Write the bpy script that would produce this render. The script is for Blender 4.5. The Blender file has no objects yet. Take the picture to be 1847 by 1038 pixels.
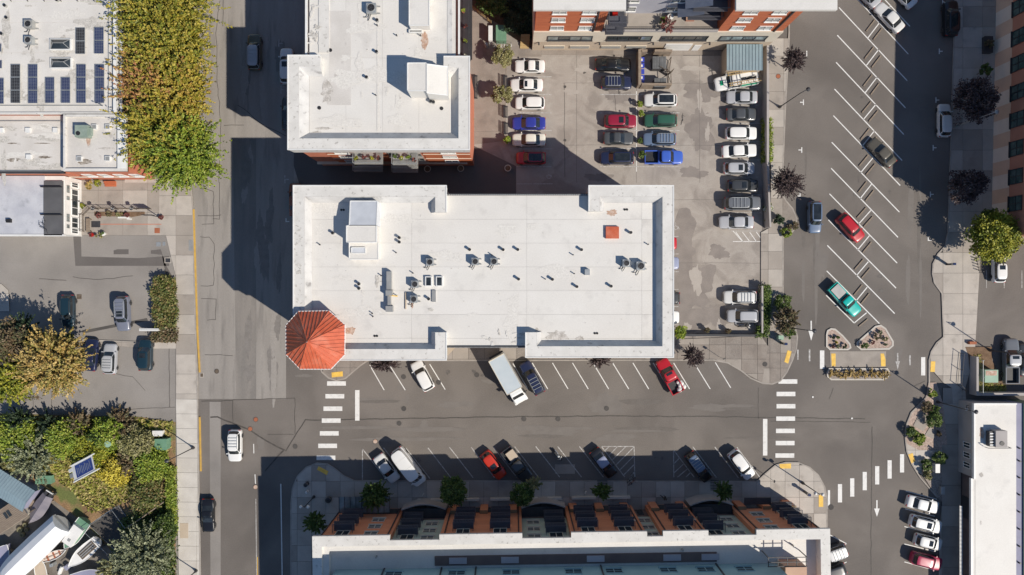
import bpy, bmesh, math, random
import numpy as np
from mathutils import Vector, Matrix
random.seed(7)
rng = np.random.default_rng(7)
SC = bpy.context.scene
COL = SC.collection

# ---------------------------------------------------------------- camera, sky, sun, exposure
CAMH = 100.0                      # drone height in metres
PPM = 12.31                       # photograph pixels per metre on the ground
CX, CY = 923.5, 519.0
cam_data = bpy.data.cameras.new('camera')
cam = bpy.data.objects.new('camera', cam_data)
COL.objects.link(cam)
cam.location = (0, 0, CAMH)
cam.rotation_euler = (0, 0, 0)
cam_data.sensor_width = 36.0
cam_data.lens = 36.0 * PPM * CAMH / 1847.0
cam_data.clip_end = 5000
SC.camera = cam

LIGHT = Vector((-0.92, 0.61, -1.0)).normalized()
sun_el = math.asin(-LIGHT.z)
sun_az = math.atan2(-LIGHT.x, -LIGHT.y)
world = bpy.data.worlds.new("World")
SC.world = world
world.use_nodes = True
wt = world.node_tree
for n in list(wt.nodes): wt.nodes.remove(n)
wo = wt.nodes.new('ShaderNodeOutputWorld')
wb = wt.nodes.new('ShaderNodeBackground')
ws = wt.nodes.new('ShaderNodeTexSky')
ws.sky_type = 'NISHITA'
ws.sun_disc = False
ws.sun_elevation = sun_el
ws.sun_rotation = sun_az
ws.air_density = 1.0
ws.dust_density = 0.0
ws.ozone_density = 3.0
wb.inputs['Strength'].default_value = 0.095
wt.links.new(ws.outputs[0], wb.inputs[0])
wt.links.new(wb.outputs[0], wo.inputs[0])
sd = bpy.data.lights.new('sun', 'SUN')
sd.energy = 5.0
sd.angle = math.radians(0.53)
sd.color = (1.0, 0.92, 0.81)
so = bpy.data.objects.new('sun', sd)
COL.objects.link(so)
so.location = (60, -40, 90)
so.rotation_mode = 'QUATERNION'
so.rotation_quaternion = LIGHT.to_track_quat('-Z', 'Y')
SC.view_settings.view_transform = 'Standard'
SC.view_settings.look = 'None'
SC.view_settings.gamma = 1.0
SC.view_settings.use_curve_mapping = False
SC.view_settings.exposure = -0.02

# ---------------------------------------------------------------- helpers
def G(px, py, z=0.0):
    """photograph pixel -> world x, y for a point at height z"""
    k = (CAMH - z) / CAMH / PPM
    return Vector(((px - CX) * k, (CY - py) * k))
def G3(px, py, z=0.0, zz=None):
    g = G(px, py, z); return Vector((g.x, g.y, z if zz is None else zz))
def GP(pts, z=0.0):
    return [G(x, y, z) for x, y in pts]
def PX(n): return n / PPM

class MB:
    def __init__(s): s.v = []; s.f = []; s.m = []
    def add(s, vs, fs, mi=0):
        o = len(s.v); s.v.extend([tuple(v) for v in vs]); s.f.extend([tuple(i + o for i in f) for f in fs]); s.m.extend([mi] * len(fs)); return s
    def box(s, c, size, rz=0.0, mi=0, M=None):
        hx, hy, hz = size[0] / 2, size[1] / 2, size[2] / 2
        vs = [Vector((sx * hx, sy * hy, sz * hz)) for sz in (-1, 1) for sx, sy in ((-1, -1), (1, -1), (1, 1), (-1, 1))]
        if M is not None: vs = [M @ v for v in vs]
        elif rz:
            ca, sa = math.cos(rz), math.sin(rz)
            vs = [Vector((v.x * ca - v.y * sa, v.x * sa + v.y * ca, v.z)) for v in vs]
        c = Vector(c)
        return s.add([v + c for v in vs], [(3, 2, 1, 0), (4, 5, 6, 7), (0, 1, 5, 4), (1, 2, 6, 5), (2, 3, 7, 6), (3, 0, 4, 7)], mi)
    def bx(s, x0, y0, x1, y1, z0, z1, mi=0):
        return s.box(((x0 + x1) / 2, (y0 + y1) / 2, (z0 + z1) / 2), (abs(x1 - x0), abs(y1 - y0), z1 - z0), 0, mi)
    def prism(s, poly, z0, z1, mi=0, top=None):
        n = len(poly)
        area = sum(poly[i][0] * poly[(i + 1) % n][1] - poly[(i + 1) % n][0] * poly[i][1] for i in range(n))
        if area < 0: poly = list(reversed(poly))
        vs = [(p[0], p[1], z0) for p in poly] + [(p[0], p[1], z1) for p in poly]
        fs = [tuple(range(n - 1, -1, -1)), tuple(range(n, 2 * n))] + [(i, (i + 1) % n, n + (i + 1) % n, n + i) for i in range(n)]
        return s.add(vs, fs, mi)
    def flat(s, poly, z, mi=0):
        n = len(poly)
        area = sum(poly[i][0] * poly[(i + 1) % n][1] - poly[(i + 1) % n][0] * poly[i][1] for i in range(n))
        if area < 0: poly = list(reversed(poly))
        return s.add([(p[0], p[1], z) for p in poly], [tuple(range(n))], mi)
    def tube(s, path, r, n=6, mi=0, r2=None, cap=True):
        path = [Vector(p) for p in path]; m = len(path); vs = []
        for i, p in enumerate(path):
            d = (path[min(i + 1, m - 1)] - path[max(i - 1, 0)]).normalized()
            a = d.orthogonal().normalized() if abs(d.z) < .99 else Vector((1, 0, 0))
            b = d.cross(a)
            rr = r if r2 is None else r + (r2 - r) * i / (m - 1)
            for k in range(n):
                t = 2 * math.pi * k / n
                vs.append(p + a * math.cos(t) * rr + b * math.sin(t) * rr)
        fs = [(i * n + k, i * n + (k + 1) % n, (i + 1) * n + (k + 1) % n, (i + 1) * n + k) for i in range(m - 1) for k in range(n)]
        if cap: fs += [tuple(range(n - 1, -1, -1)), tuple((m - 1) * n + k for k in range(n))]
        return s.add(vs, fs, mi)
    def cyl(s, c, r, z0, z1, n=12, mi=0, r1=None):
        r1 = r if r1 is None else r1
        vs = [(c[0] + r * math.cos(2 * math.pi * k / n), c[1] + r * math.sin(2 * math.pi * k / n), z0) for k in range(n)]
        vs += [(c[0] + r1 * math.cos(2 * math.pi * k / n), c[1] + r1 * math.sin(2 * math.pi * k / n), z1) for k in range(n)]
        fs = [tuple(range(n - 1, -1, -1)), tuple(range(n, 2 * n))] + [(k, (k + 1) % n, n + (k + 1) % n, n + k) for k in range(n)]
        return s.add(vs, fs, mi)
    def lathe(s, c, prof, n=14, mi=0):
        vs = [(c[0] + r * math.cos(2 * math.pi * k / n), c[1] + r * math.sin(2 * math.pi * k / n), z) for r, z in prof for k in range(n)]
        fs = [(i * n + k, i * n + (k + 1) % n, (i + 1) * n + (k + 1) % n, (i + 1) * n + k) for i in range(len(prof) - 1) for k in range(n)]
        return s.add(vs, fs, mi)
    def ball(s, c, r, mi=0, n=8, m=5, sz=1.0):
        prof = [(max(.001, r * math.sin(math.pi * i / m)), c[2] - r * sz * math.cos(math.pi * i / m)) for i in range(m + 1)]
        return s.lathe(c, prof, n, mi)
    def ribbon(s, pts, prof, closed=False, mi=0):
        """profile [(offset to the left of travel, z)...] swept along a 2D polyline with mitred corners"""
        pts = [Vector((p[0], p[1])) for p in pts]; n = len(pts); rows = []
        for i, p in enumerate(pts):
            if closed: a, b = pts[i - 1], pts[(i + 1) % n]
            else: a, b = pts[max(i - 1, 0)], pts[min(i + 1, n - 1)]
            d1 = (p - a) if (p - a).length > 1e-6 else (b - p)
            d2 = (b - p) if (b - p).length > 1e-6 else (p - a)
            d1.normalize(); d2.normalize()
            n1 = Vector((-d1.y, d1.x)); n2 = Vector((-d2.y, d2.x))
            mm = n1 + n2
            if mm.length < 1e-4: mm = n1
            mm.normalize(); sc = 1 / max(.35, mm.dot(n1))
            rows.append([(p.x + mm.x * sc * o, p.y + mm.y * sc * o, z) for o, z in prof])
        k = len(prof); vs = [v for r in rows for v in r]
        fs = []
        for i in range(n if closed else n - 1):
            j = (i + 1) % n
            for q in range(k - 1): fs.append((i * k + q, i * k + q + 1, j * k + q + 1, j * k + q))
        if not closed and k > 2:
            fs += [tuple(range(k)), tuple((n - 1) * k + q for q in range(k - 1, -1, -1))]
        return s.add(vs, fs, mi)
    def build(s, name, mats, parent=None, smooth=False, fix=False):
        if not isinstance(mats, (list, tuple)): mats = [mats]
        off = Vector((0, 0, 0))
        q = parent
        while q is not None: off += q.location; q = q.parent
        me = bpy.data.meshes.new(name)
        vs = [(v[0] - off.x, v[1] - off.y, v[2] - off.z) for v in s.v] if off.length > 0 else s.v
        me.from_pydata(vs, [], s.f)
        for m in mats: me.materials.append(m)
        if len(mats) > 1: me.polygons.foreach_set('material_index', s.m)
        if fix:
            bm = bmesh.new(); bm.from_mesh(me); bmesh.ops.recalc_face_normals(bm, faces=bm.faces); bm.to_mesh(me); bm.free()
        if smooth: me.polygons.foreach_set('use_smooth', [True] * len(me.polygons))
        me.update()
        o = bpy.data.objects.new(name, me); COL.objects.link(o)
        if parent is not None: o.parent = parent
        return o

def tag(o, label, cat, group=None, kind=None):
    if label: o['label'] = label
    if cat: o['category'] = cat
    if group: o['group'] = group
    if kind: o['kind'] = kind
    return o
def thing(name, label, cat, loc=(0, 0, 0), group=None, rz=0.0):
    o = bpy.data.objects.new(name, None); COL.objects.link(o)
    o.location = (loc[0], loc[1], loc[2] if len(loc) > 2 else 0); o.rotation_euler = (0, 0, rz)
    o.empty_display_size = .3
    return tag(o, label, cat, group)
def struct(o): o['kind'] = 'structure'; return o
def child(name, me, parent, mat=None, loc=None, rz=0.0):
    """an object sharing a mesh, parented; optional own material on slot 0"""
    o = bpy.data.objects.new(name, me); COL.objects.link(o); o.parent = parent
    if loc is not None: o.location = loc
    if rz: o.rotation_euler = (0, 0, rz)
    if mat is not None and o.material_slots:
        o.material_slots[0].link = 'OBJECT'; o.material_slots[0].material = mat
    return o
def copy_thing(root, loc, rz=0.0, label=None):
    """copy a thing with its parts and sub-parts"""
    r = root.copy(); COL.objects.link(r); r.location = loc; r.rotation_euler = (0, 0, rz)
    if label: r['label'] = label
    for c in root.children:
        d = c.copy(); COL.objects.link(d); d.parent = r
        for g in c.children:
            e = g.copy(); COL.objects.link(e); e.parent = d
    return r

def clip_poly(poly, x0, y0, x1, y1):
    def cut(ps, f, inter):
        out = []
        for i in range(len(ps)):
            a, b = ps[i - 1], ps[i]; fa, fb = f(a), f(b)
            if fb:
                if not fa: out.append(inter(a, b))
                out.append(b)
            elif fa: out.append(inter(a, b))
        return out
    def ix(x): return lambda a, b: (x, a[1] + (b[1] - a[1]) * (x - a[0]) / (b[0] - a[0]))
    def iy(y): return lambda a, b: (a[0] + (b[0] - a[0]) * (y - a[1]) / (b[1] - a[1]), y)
    ps = poly
    for f, g in ((lambda p: p[0] >= x0, ix(x0)), (lambda p: p[0] <= x1, ix(x1)), (lambda p: p[1] >= y0, iy(y0)), (lambda p: p[1] <= y1, iy(y1))):
        if not ps: return []
        ps = cut(ps, f, g)
    return ps
def parea(p): return abs(sum(p[i - 1][0] * p[i][1] - p[i][0] * p[i - 1][1] for i in range(len(p)))) / 2

def slabs(parent, poly_px, du, dv, z0, z1, mats, name='paving_slab', origin=None, gap=0.035, rot=0.0, zj=0.004, pz=0.0, minarea=.25):
    """separate slabs on a grid (du, dv in metres) clipped to a polygon given in photo pixels"""
    W = GP(poly_px, pz); ca, sa = math.cos(-rot), math.sin(-rot)
    L = [(p.x * ca - p.y * sa, p.x * sa + p.y * ca) for p in W]
    o = G(*origin, pz) if origin else W[0]
    ox, oy = o.x * ca - o.y * sa, o.x * sa + o.y * ca
    xs = [p[0] for p in L]; ys = [p[1] for p in L]
    i0, i1 = math.floor((min(xs) - ox) / du), math.ceil((max(xs) - ox) / du)
    j0, j1 = math.floor((min(ys) - oy) / dv), math.ceil((max(ys) - oy) / dv)
    cb, sb = math.cos(rot), math.sin(rot); n = 0
    for i in range(i0, i1):
        for j in range(j0, j1):
            c = clip_poly(L, ox + i * du + gap / 2, oy + j * dv + gap / 2, ox + (i + 1) * du - gap / 2, oy + (j + 1) * dv - gap / 2)
            q = []
            for p in c:
                if not q or abs(p[0] - q[-1][0]) + abs(p[1] - q[-1][1]) > .01: q.append(p)
            if len(q) > 2 and abs(q[0][0] - q[-1][0]) + abs(q[0][1] - q[-1][1]) < .01: q.pop()
            if len(q) < 3 or parea(q) < minarea: continue
            m = mats[random.randrange(len(mats))] if isinstance(mats, (list, tuple)) else mats
            MB().prism([(p[0] * cb - p[1] * sb, p[0] * sb + p[1] * cb) for p in q], z0, z1 + random.uniform(-zj, zj)).build(name, m, parent)
            n += 1
    return n

# ---------------------------------------------------------------- materials
def _nt(name):
    m = bpy.data.materials.new(name); m.use_nodes = True
    nt = m.node_tree; b = nt.nodes['Principled BSDF']
    return m, nt, b
def mat(name, c, c2=None, scale=1.0, rough=.8, fine=0.0, fscale=30.0, bump=0.0, bscale=None, metal=0.0, lo=.35, hi=.65, detail=6, c3=None, s3=.2, lo3=.5, hi3=.6, stretch=None, spec=None, coat=0.0, dist=0.0):
    """procedural surface: two tones by noise, an optional third tone in blotches, fine grain and relief"""
    m, nt, b = _nt(name); N = nt.nodes; Lk = nt.links
    geo = N.new('ShaderNodeNewGeometry'); src = geo.outputs['Position']
    if stretch:
        mp = N.new('ShaderNodeMapping'); mp.inputs['Scale'].default_value = stretch; Lk.new(src, mp.inputs[0]); src = mp.outputs[0]
    def noise(sc, det=detail, d=0.0):
        t = N.new('ShaderNodeTexNoise'); t.inputs['Scale'].default_value = sc; t.inputs['Detail'].default_value = det; t.inputs['Distortion'].default_value = d
        Lk.new(src, t.inputs['Vector']); return t.outputs[0]
    def ramp(s_, a, d):
        r = N.new('ShaderNodeMapRange'); r.inputs[1].default_value = a; r.inputs[2].default_value = d; Lk.new(s_, r.inputs[0]); return r.outputs[0]
    def mix(f, a, bcol, mode='MIX'):
        x = N.new('ShaderNodeMix'); x.data_type = 'RGBA'; x.blend_type = mode
        if hasattr(f, 'links') or hasattr(f, 'is_linked'): Lk.new(f, x.inputs[0])
        else: x.inputs[0].default_value = f
        for k, s_ in ((6, a), (7, bcol)):
            if isinstance(s_, (tuple, list)): x.inputs[k].default_value = (*s_[:3], 1)
            else: Lk.new(s_, x.inputs[k])
        return x.outputs[2]
    out = (*c, 1)
    cur = c
    if c2 is not None: cur = mix(ramp(noise(scale, d=dist), lo, hi), c, c2)
    if c3 is not None: cur = mix(ramp(noise(s3, 8, dist), lo3, hi3), cur, c3)
    if fine > 0:
        v = N.new('ShaderNodeMapRange'); v.inputs[1].default_value = .3; v.inputs[2].default_value = .7
        v.inputs[3].default_value = 1 - fine; v.inputs[4].default_value = 1 + fine
        Lk.new(noise(fscale, 3), v.inputs[0])
        vm = N.new('ShaderNodeVectorMath'); vm.operation = 'SCALE'
        if isinstance(cur, tuple): vm.inputs[0].default_value = cur
        else: Lk.new(cur, vm.inputs[0])
        Lk.new(v.outputs[0], vm.inputs['Scale']); cur = vm.outputs[0]
    if isinstance(cur, tuple): b.inputs['Base Color'].default_value = (*cur, 1)
    else: Lk.new(cur, b.inputs['Base Color'])
    b.inputs['Roughness'].default_value = rough; b.inputs['Metallic'].default_value = metal
    if spec is not None: b.inputs['Specular IOR Level'].default_value = spec
    if coat: b.inputs['Coat Weight'].default_value = coat; b.inputs['Coat Roughness'].default_value = .03
    if bump > 0:
        bn = N.new('ShaderNodeBump'); bn.inputs['Strength'].default_value = bump; bn.inputs['Distance'].default_value = .03
        Lk.new(noise(bscale or fscale, 4), bn.inputs['Height']); Lk.new(bn.outputs[0], b.inputs['Normal'])
    return m

M = {}
M['asphalt'] = mat('asphalt', (.158, .14, .124), (.192, .171, .152), .16, .92, .16, 9, .3, 25, c3=(.122, .108, .097), s3=.07, lo3=.48, hi3=.7, dist=.5)
M['asphalt_lot'] = mat('asphalt_lot', (.25, .23, .21), (.29, .268, .245), .18, .92, .1, 8, .25, 25, c3=(.21, .194, .178), s3=.12, lo3=.52, hi3=.7)
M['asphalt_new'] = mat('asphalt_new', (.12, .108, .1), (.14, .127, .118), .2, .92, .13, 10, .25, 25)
M['asphalt_dark'] = mat('asphalt_dark', (.07, .065, .062), (.1, .092, .085), .3, .92, .12, 10, .2, 25)
M['street_concrete'] = mat('street_concrete', (.27, .248, .224), (.315, .29, .262), .25, .9, .1, 9, .15, 20, c3=(.2, .184, .168), s3=.35, lo3=.55, hi3=.72, stretch=(3, .35, 1))
M['lot_concrete'] = mat('lot_concrete', (.33, .295, .262), (.375, .34, .303), .5, .88, .08, 7, .15, 18, c3=(.27, .24, .213), s3=.22, lo3=.5, hi3=.62, dist=1.2)
M['wet_concrete'] = mat('wet_concrete', (.215, .19, .172), (.26, .23, .207), .6, .85, .08, 7, .15, 18)
M['pale_smudge'] = mat('pale_smudge', (.4, .365, .328), (.37, .335, .3), .8, .85, .06, 7)
M['wear_dark'] = mat('wear_dark', (.19, .174, .158), (.225, .207, .19), 1.2, .9, .1, 8)
M['wear_pale'] = mat('wear_pale', (.32, .295, .268), (.29, .267, .242), 1.2, .9, .1, 8)
M['oil'] = mat('oil_stain', (.09, .08, .072), (.14, .125, .112), 3, .6, .2, 8)
M['lane_dark'] = mat('lane_dark', (.14, .125, .112), (.158, .142, .127), 1.2, .9, .1, 8)
M['road_smudge'] = mat('road_smudge', (.19, .172, .155), (.172, .155, .14), .8, .9, .08, 8)
M['walk1'] = mat('walk_concrete', (.46, .418, .368), (.4, .364, .322), .6, .88, .07, 8, .12, 20, c3=(.28, .25, .22), s3=.5, lo3=.6, hi3=.8)
M['walk2'] = mat('walk_concrete_pale', (.5, .455, .402), (.44, .4, .355), .7, .88, .07, 8, .12, 20, c3=(.3, .27, .235), s3=.7, lo3=.62, hi3=.8)
M['walk3'] = mat('walk_concrete_dull', (.36, .32, .28), (.32, .285, .248), .5, .88, .07, 8, .12, 20, c3=(.25, .222, .195), s3=.4, lo3=.55, hi3=.75)
M['walk_white'] = mat('walk_concrete_new', (.6, .565, .51), (.53, .495, .445), .7, .88, .05, 8, .1, 20)
M['walk_white2'] = mat('walk_concrete_newer', (.56, .525, .47), (.5, .465, .415), .5, .88, .05, 8, .1, 20)
M['plaza'] = mat('plaza_aggregate', (.25, .215, .185), (.29, .255, .222), .6, .9, .14, 12, .2, 30, c3=(.19, .165, .145), s3=.4, lo3=.55, hi3=.75)
M['exposed'] = mat('exposed_aggregate', (.23, .2, .175), (.27, .24, .212), .8, .9, .22, 9, .3, 30)
M['kerb'] = mat('kerb_concrete', (.4, .362, .32), (.3, .27, .24), .8, .88, .08, 9)
M['paint_white'] = mat('road_paint_white', (.74, .73, .7), (.56, .545, .52), 2.0, .7, .07, 14, lo=.5, hi=.8)
M['paint_worn'] = mat('road_paint_worn', (.55, .54, .52), (.3, .28, .26), 3.5, .8, .16, 14)
M['paint_yellow'] = mat('kerb_paint_yellow', (.62, .38, .07), (.5, .31, .08), 1.5, .75, .1, 12)
M['tactile'] = mat('tactile_yellow', (.85, .55, .1), (.72, .44, .08), 2, .7, .05, 12)
M['tar'] = mat('tar_crack', (.06, .052, .046), (.09, .08, .07), 2, .7)
M['roof'] = mat('roof_membrane', (.69, .665, .62), (.645, .62, .577), .18, .6, .04, 6, c3=(.54, .515, .48), s3=.45, lo3=.56, hi3=.8)
M['roof_b'] = mat('roof_membrane_b', (.7, .678, .635), (.66, .635, .59), .25, .6, .04, 6, c3=(.56, .54, .505), s3=.6, lo3=.58, hi3=.85)
M['roof_c'] = mat('roof_membrane_c', (.665, .64, .596), (.695, .67, .628), .2, .6, .04, 6, c3=(.54, .515, .48), s3=.5, lo3=.58, hi3=.85)
M['roof_band'] = mat('roof_band', (.69, .67, .63), (.61, .59, .55), .7, .65, .05, 10, c3=(.36, .34, .31), s3=2.6, lo3=.6, hi3=.74)
M['roof_slope'] = mat('roof_slope', (.6, .59, .57), (.5, .49, .475), .6, .7, .06, 10, c3=(.28, .27, .26), s3=1.2, lo3=.6, hi3=.75)
M['roof_old'] = mat('roof_old_grey', (.56, .53, .49), (.64, .61, .57), .35, .7, .06, 8, c3=(.36, .33, .3), s3=.7, lo3=.6, hi3=.8)
M['roof_seam'] = mat('roof_seam', (.5, .49, .47))
M['roof_dirt'] = mat('roof_dirt', (.64, .615, .57), (.672, .648, .603), 1.2, .75, .1, 5)
M['roof_dirt2'] = mat('roof_dirt_dark', (.45, .425, .385), (.58, .555, .51), 2.5, .75, .2, 6)
M['balcony_metal'] = mat('balcony_slate', (.085, .088, .105), (.07, .072, .088), 1, .55)
M['stain_rust'] = mat('stain_rust', (.42, .25, .17), (.55, .44, .36), 2.5, .8, .2, 6)
M['stain_grime'] = mat('stain_grime', (.4, .37, .33), (.6, .57, .53), 1.5, .8, .2, 5)
M['metal_red'] = mat('red_metal_roof', (.56, .125, .055), (.47, .1, .045), 1.1, .38, .07, 9, c3=(.6, .2, .12), s3=.7, lo3=.5, hi3=.75)
M['white_trim'] = mat('white_trim', (.76, .76, .74), (.7, .7, .68), 1, .5)
M['white_paint'] = mat('white_painted_wall', (.78, .77, .74), (.7, .69, .66), .8, .7, .04)
M['grey_metal'] = mat('grey_metal', (.42, .42, .4), (.35, .35, .34), 1, .45, .05, metal=.35)
M['galv'] = mat('galvanised', (.5, .52, .52), (.4, .42, .42), 2, .4, .05, metal=.5)
M['dark_metal'] = mat('dark_metal', (.035, .036, .04), (.05, .05, .055), 1, .5)
M['black'] = mat('black', (.015, .015, .017), (.022, .022, .024), 2, .6)
M['blue_metal'] = mat('pale_blue_metal_roof', (.33, .43, .47), (.28, .37, .41), .6, .4, .03, metal=.3)
M['brick_row'] = mat('brick_salmon_orange', (.7, .28, .15), (.63, .25, .13), .5, .85, .1, 7, stretch=(1, 1, 6))
M['brick'] = mat('brick_orange', (.50, .145, .06), (.42, .115, .05), .5, .85, .12, 7, stretch=(1, 1, 6))
M['brick_side'] = mat('brick_brown', (.38, .13, .062), (.32, .105, .055), .5, .85, .12, 7, stretch=(1, 1, 6))
M['brick_pale'] = mat('brick_salmon', (.56, .2, .12), (.5, .17, .1), .5, .85, .08, 7)
M['cream'] = mat('cream_stucco', (.66, .6, .49), (.6, .54, .44), .5, .85, .04)
M['tan'] = mat('tan_stucco', (.52, .43, .33), (.47, .39, .3), .5, .85, .05)
M['peach'] = mat('peach_stucco', (.55, .36, .25), (.5, .32, .22), .5, .85, .05)
M['terracotta'] = mat('terracotta_wall', (.48, .22, .15), (.43, .19, .13), .5, .85, .05)
M['grey_wall'] = mat('grey_siding', (.42, .42, .46), (.38, .38, .42), .6, .8, .03)
M['warm_grey'] = mat('warm_grey_wall', (.42, .39, .37), (.37, .345, .33), .6, .85, .04)
M['green_wall'] = mat('sage_siding', (.42, .5, .43), (.38, .46, .4), .5, .8, .03)
M['teal_wall'] = mat('teal_siding', (.27, .42, .45), (.24, .38, .41), .5, .8, .03)
M['brown_trim'] = mat('brown_cornice', (.3, .22, .12), (.25, .18, .1), .8, .8, .05)
M['glass'] = mat('window_glass', (.02, .026, .03), (.05, .06, .065), .7, .08, spec=.8)
M['glass_pale'] = mat('window_glass_blind', (.25, .29, .29), (.12, .15, .15), .9, .12, spec=.8)
M['solar'] = mat('solar_cell', (.02, .03, .09), (.03, .045, .12), .6, .18, spec=.7)
M['solar_dark'] = mat('solar_cell_black', (.012, .01, .012), (.02, .018, .02), .6, .2, spec=.7)
M['solar_line'] = mat('solar_grid', (.35, .38, .45))
M['soil'] = mat('bark_soil', (.14, .085, .05), (.2, .13, .08), 1.5, .95, .25, 8, .4, 15)
M['earth'] = mat('earth_bank', (.3, .19, .1), (.19, .12, .06), .5, .95, .3, 6, .4, 12, c3=(.13, .15, .045), s3=.35, lo3=.46, hi3=.58)
M['yard'] = mat('boatyard_gravel', (.16, .14, .12), (.22, .195, .165), .6, .95, .25, 8, .3, 15)
M['pink_rock'] = mat('pink_gravel', (.48, .37, .31), (.36, .27, .22), 4, .9, .25, 6, .5, 10)
M['gravel_mix'] = mat('mixed_gravel', (.36, .31, .27), (.22, .19, .17), 4, .9, .3, 6, .5, 10)
M['wood'] = mat('weathered_wood', (.3, .24, .18), (.22, .17, .13), 1.5, .85, .12, stretch=(1, 6, 1))
M['wood_tan'] = mat('tan_timber', (.5, .36, .17), (.4, .28, .13), 1.5, .85, .1)
M['bark'] = mat('tree_bark', (.1, .075, .055), (.15, .12, .09), 3, .95, .2)
M['trunk_pale'] = mat('tree_bark_pale', (.22, .18, .14), (.16, .13, .1), 3, .95, .2)
def leafset(n, a, b, c):
    out = []
    for i, k in enumerate((a, b, c)):
        m = mat('leaf_%s_%s' % (n, 'abc'[i]), k, tuple(x * .72 for x in k), 1.2, .6, .25, 4)
        b_ = m.node_tree.nodes['Principled BSDF']
        b_.inputs['Subsurface Weight'].default_value = 0
        out.append(m)
    return out
LEAF = {
 'maple': leafset('maple', (.19, .21, .02), (.34, .3, .03), (.44, .35, .05)),
 'maple_orange': leafset('maple_orange', (.3, .24, .04), (.46, .27, .07), (.42, .19, .08)),
 'maple_gold': leafset('maple_gold', (.3, .27, .03), (.46, .38, .05), (.5, .33, .06)),
 'green': leafset('green', (.055, .1, .018), (.095, .15, .022), (.14, .2, .035)),
 'bright': leafset('bright', (.15, .23, .02), (.25, .33, .03), (.33, .37, .05)),
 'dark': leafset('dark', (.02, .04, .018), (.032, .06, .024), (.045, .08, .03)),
 'olive': leafset('olive', (.2, .2, .07), (.3, .28, .11), (.36, .33, .16)),
 'golden': leafset('golden', (.46, .3, .08), (.55, .4, .14), (.3, .26, .06)),
 'hedge': leafset('hedge', (.09, .12, .025), (.16, .17, .04), (.25, .19, .07)),
 'yellow': leafset('yellow', (.55, .45, .04), (.65, .55, .07), (.45, .36, .04)),
 'purple': leafset('purple', (.05, .032, .035), (.085, .055, .055), (.13, .09, .08)),
 'brown': leafset('brown', (.15, .1, .05), (.2, .15, .08), (.12, .12, .05)),
 'silver': leafset('silver', (.22, .25, .14), (.32, .34, .2), (.15, .17, .08)),
 'lime': leafset('lime', (.26, .28, .02), (.38, .36, .03), (.18, .22, .02)),
 'grass_gold': leafset('grass_gold', (.6, .42, .15), (.7, .52, .24), (.45, .32, .1)),
 'grass': leafset('grass', (.26, .28, .04), (.38, .35, .08), (.42, .33, .13)),
 'flower': leafset('flower', (.08, .14, .02), (.6, .55, .1), (.7, .7, .6)),
 'red': leafset('red', (.2, .05, .05), (.28, .1, .08), (.12, .05, .04)),
}
_paint = {}
def paint(name, c, rough=.32, metal=0.0):
    if name not in _paint:
        _paint[name] = mat('car_paint_' + name, c, tuple(min(1, x * 1.06) for x in c), .5, rough, 0, coat=.7, metal=metal)
    return _paint[name]
M['car_glass'] = mat('car_glass', (.012, .015, .018), (.03, .036, .04), .8, .06, spec=.9)
M['tyre'] = mat('tyre_rubber', (.02, .02, .021), (.03, .03, .03), 4, .8)
M['rim'] = mat('wheel_rim', (.5, .5, .52), (.4, .4, .42), 3, .3, metal=.8)
M['headlamp'] = mat('headlamp', (.75, .77, .8), (.6, .62, .66), 3, .1)
M['tail'] = mat('tail_lamp', (.4, .02, .015), (.3, .015, .01), 3, .2)
M['plastic'] = mat('black_plastic', (.02, .02, .022), (.03, .03, .032), 3, .5)
# ---------------------------------------------------------------- ground, streets, pavements
def sheet(name, poly_px, z, m, parent=None, kind=True):
    o = MB().flat(GP(poly_px), z).build(name, m, parent)
    return struct(o) if (kind and parent is None) else o
g = MB().flat([(-1500, -1500), (1500, -1500), (1500, 1500), (-1500, 1500)], -.02).build('ground', M['asphalt_lot']); struct(g)
road = sheet('road', [(330, -160), (1850, -160), (2000, -160), (2000, 1200), (330, 1200)], 0.0, M['asphalt'])
concrete_road = sheet('concrete_road', [(345, -160), (560, -160), (553, 260), (530, 340), (530, 560), (516, 590), (516, 720), (357, 720), (345, 330)], .004, M['street_concrete'])
sheet('side_road', [(-200, 425), (320, 425), (320, 745), (-200, 745)], .004, M['asphalt_lot'])
sheet('parking_lot', [(835, 250), (850, 60), (1400, 60), (1376, 300), (1372, 610), (1140, 612), (1140, 480), (1000, 400), (560, 400), (530, 330), (530, 240)], .008, M['lot_concrete'])
# staining where the lot stays damp
def blob(name, px, py, rx, ry, z, m, seed, parent=None, rough=.35):
    r = random.Random(seed); n = 46; ph = [r.uniform(0, 6.28) for _ in range(6)]; g = G(px, py); pts = []
    for i in range(n):
        a = i * 2 * math.pi / n; k = 1 + rough * (.45 * math.sin(2 * a + ph[0]) + .35 * math.sin(3 * a + ph[1]) + .3 * math.sin(5 * a + ph[2]) + .25 * math.sin(9 * a + ph[3]) + .2 * math.sin(15 * a + ph[4])) + r.uniform(-.05, .05)
        pts.append((g.x + rx / PPM * k * math.cos(a), g.y + ry / PPM * k * math.sin(a)))
    o = MB().flat(pts, z).build(name, M[m], parent); return struct(o) if parent is None else o
for i, (x, y, rx, ry) in enumerate([(1222, 450, 36, 60), (1235, 520, 50, 44), (1228, 582, 52, 26), (1290, 570, 30, 22), (1270, 165, 34, 20), (1264, 235, 26, 34), (1310, 190, 14, 16), (1118, 175, 24, 12), (1080, 320, 22, 8), (1250, 312, 24, 10), (1296, 455, 18, 12)]):
    blob('damp_stain', x, y, rx, ry, .0105 + i * .0005, 'wet_concrete', i)
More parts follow.
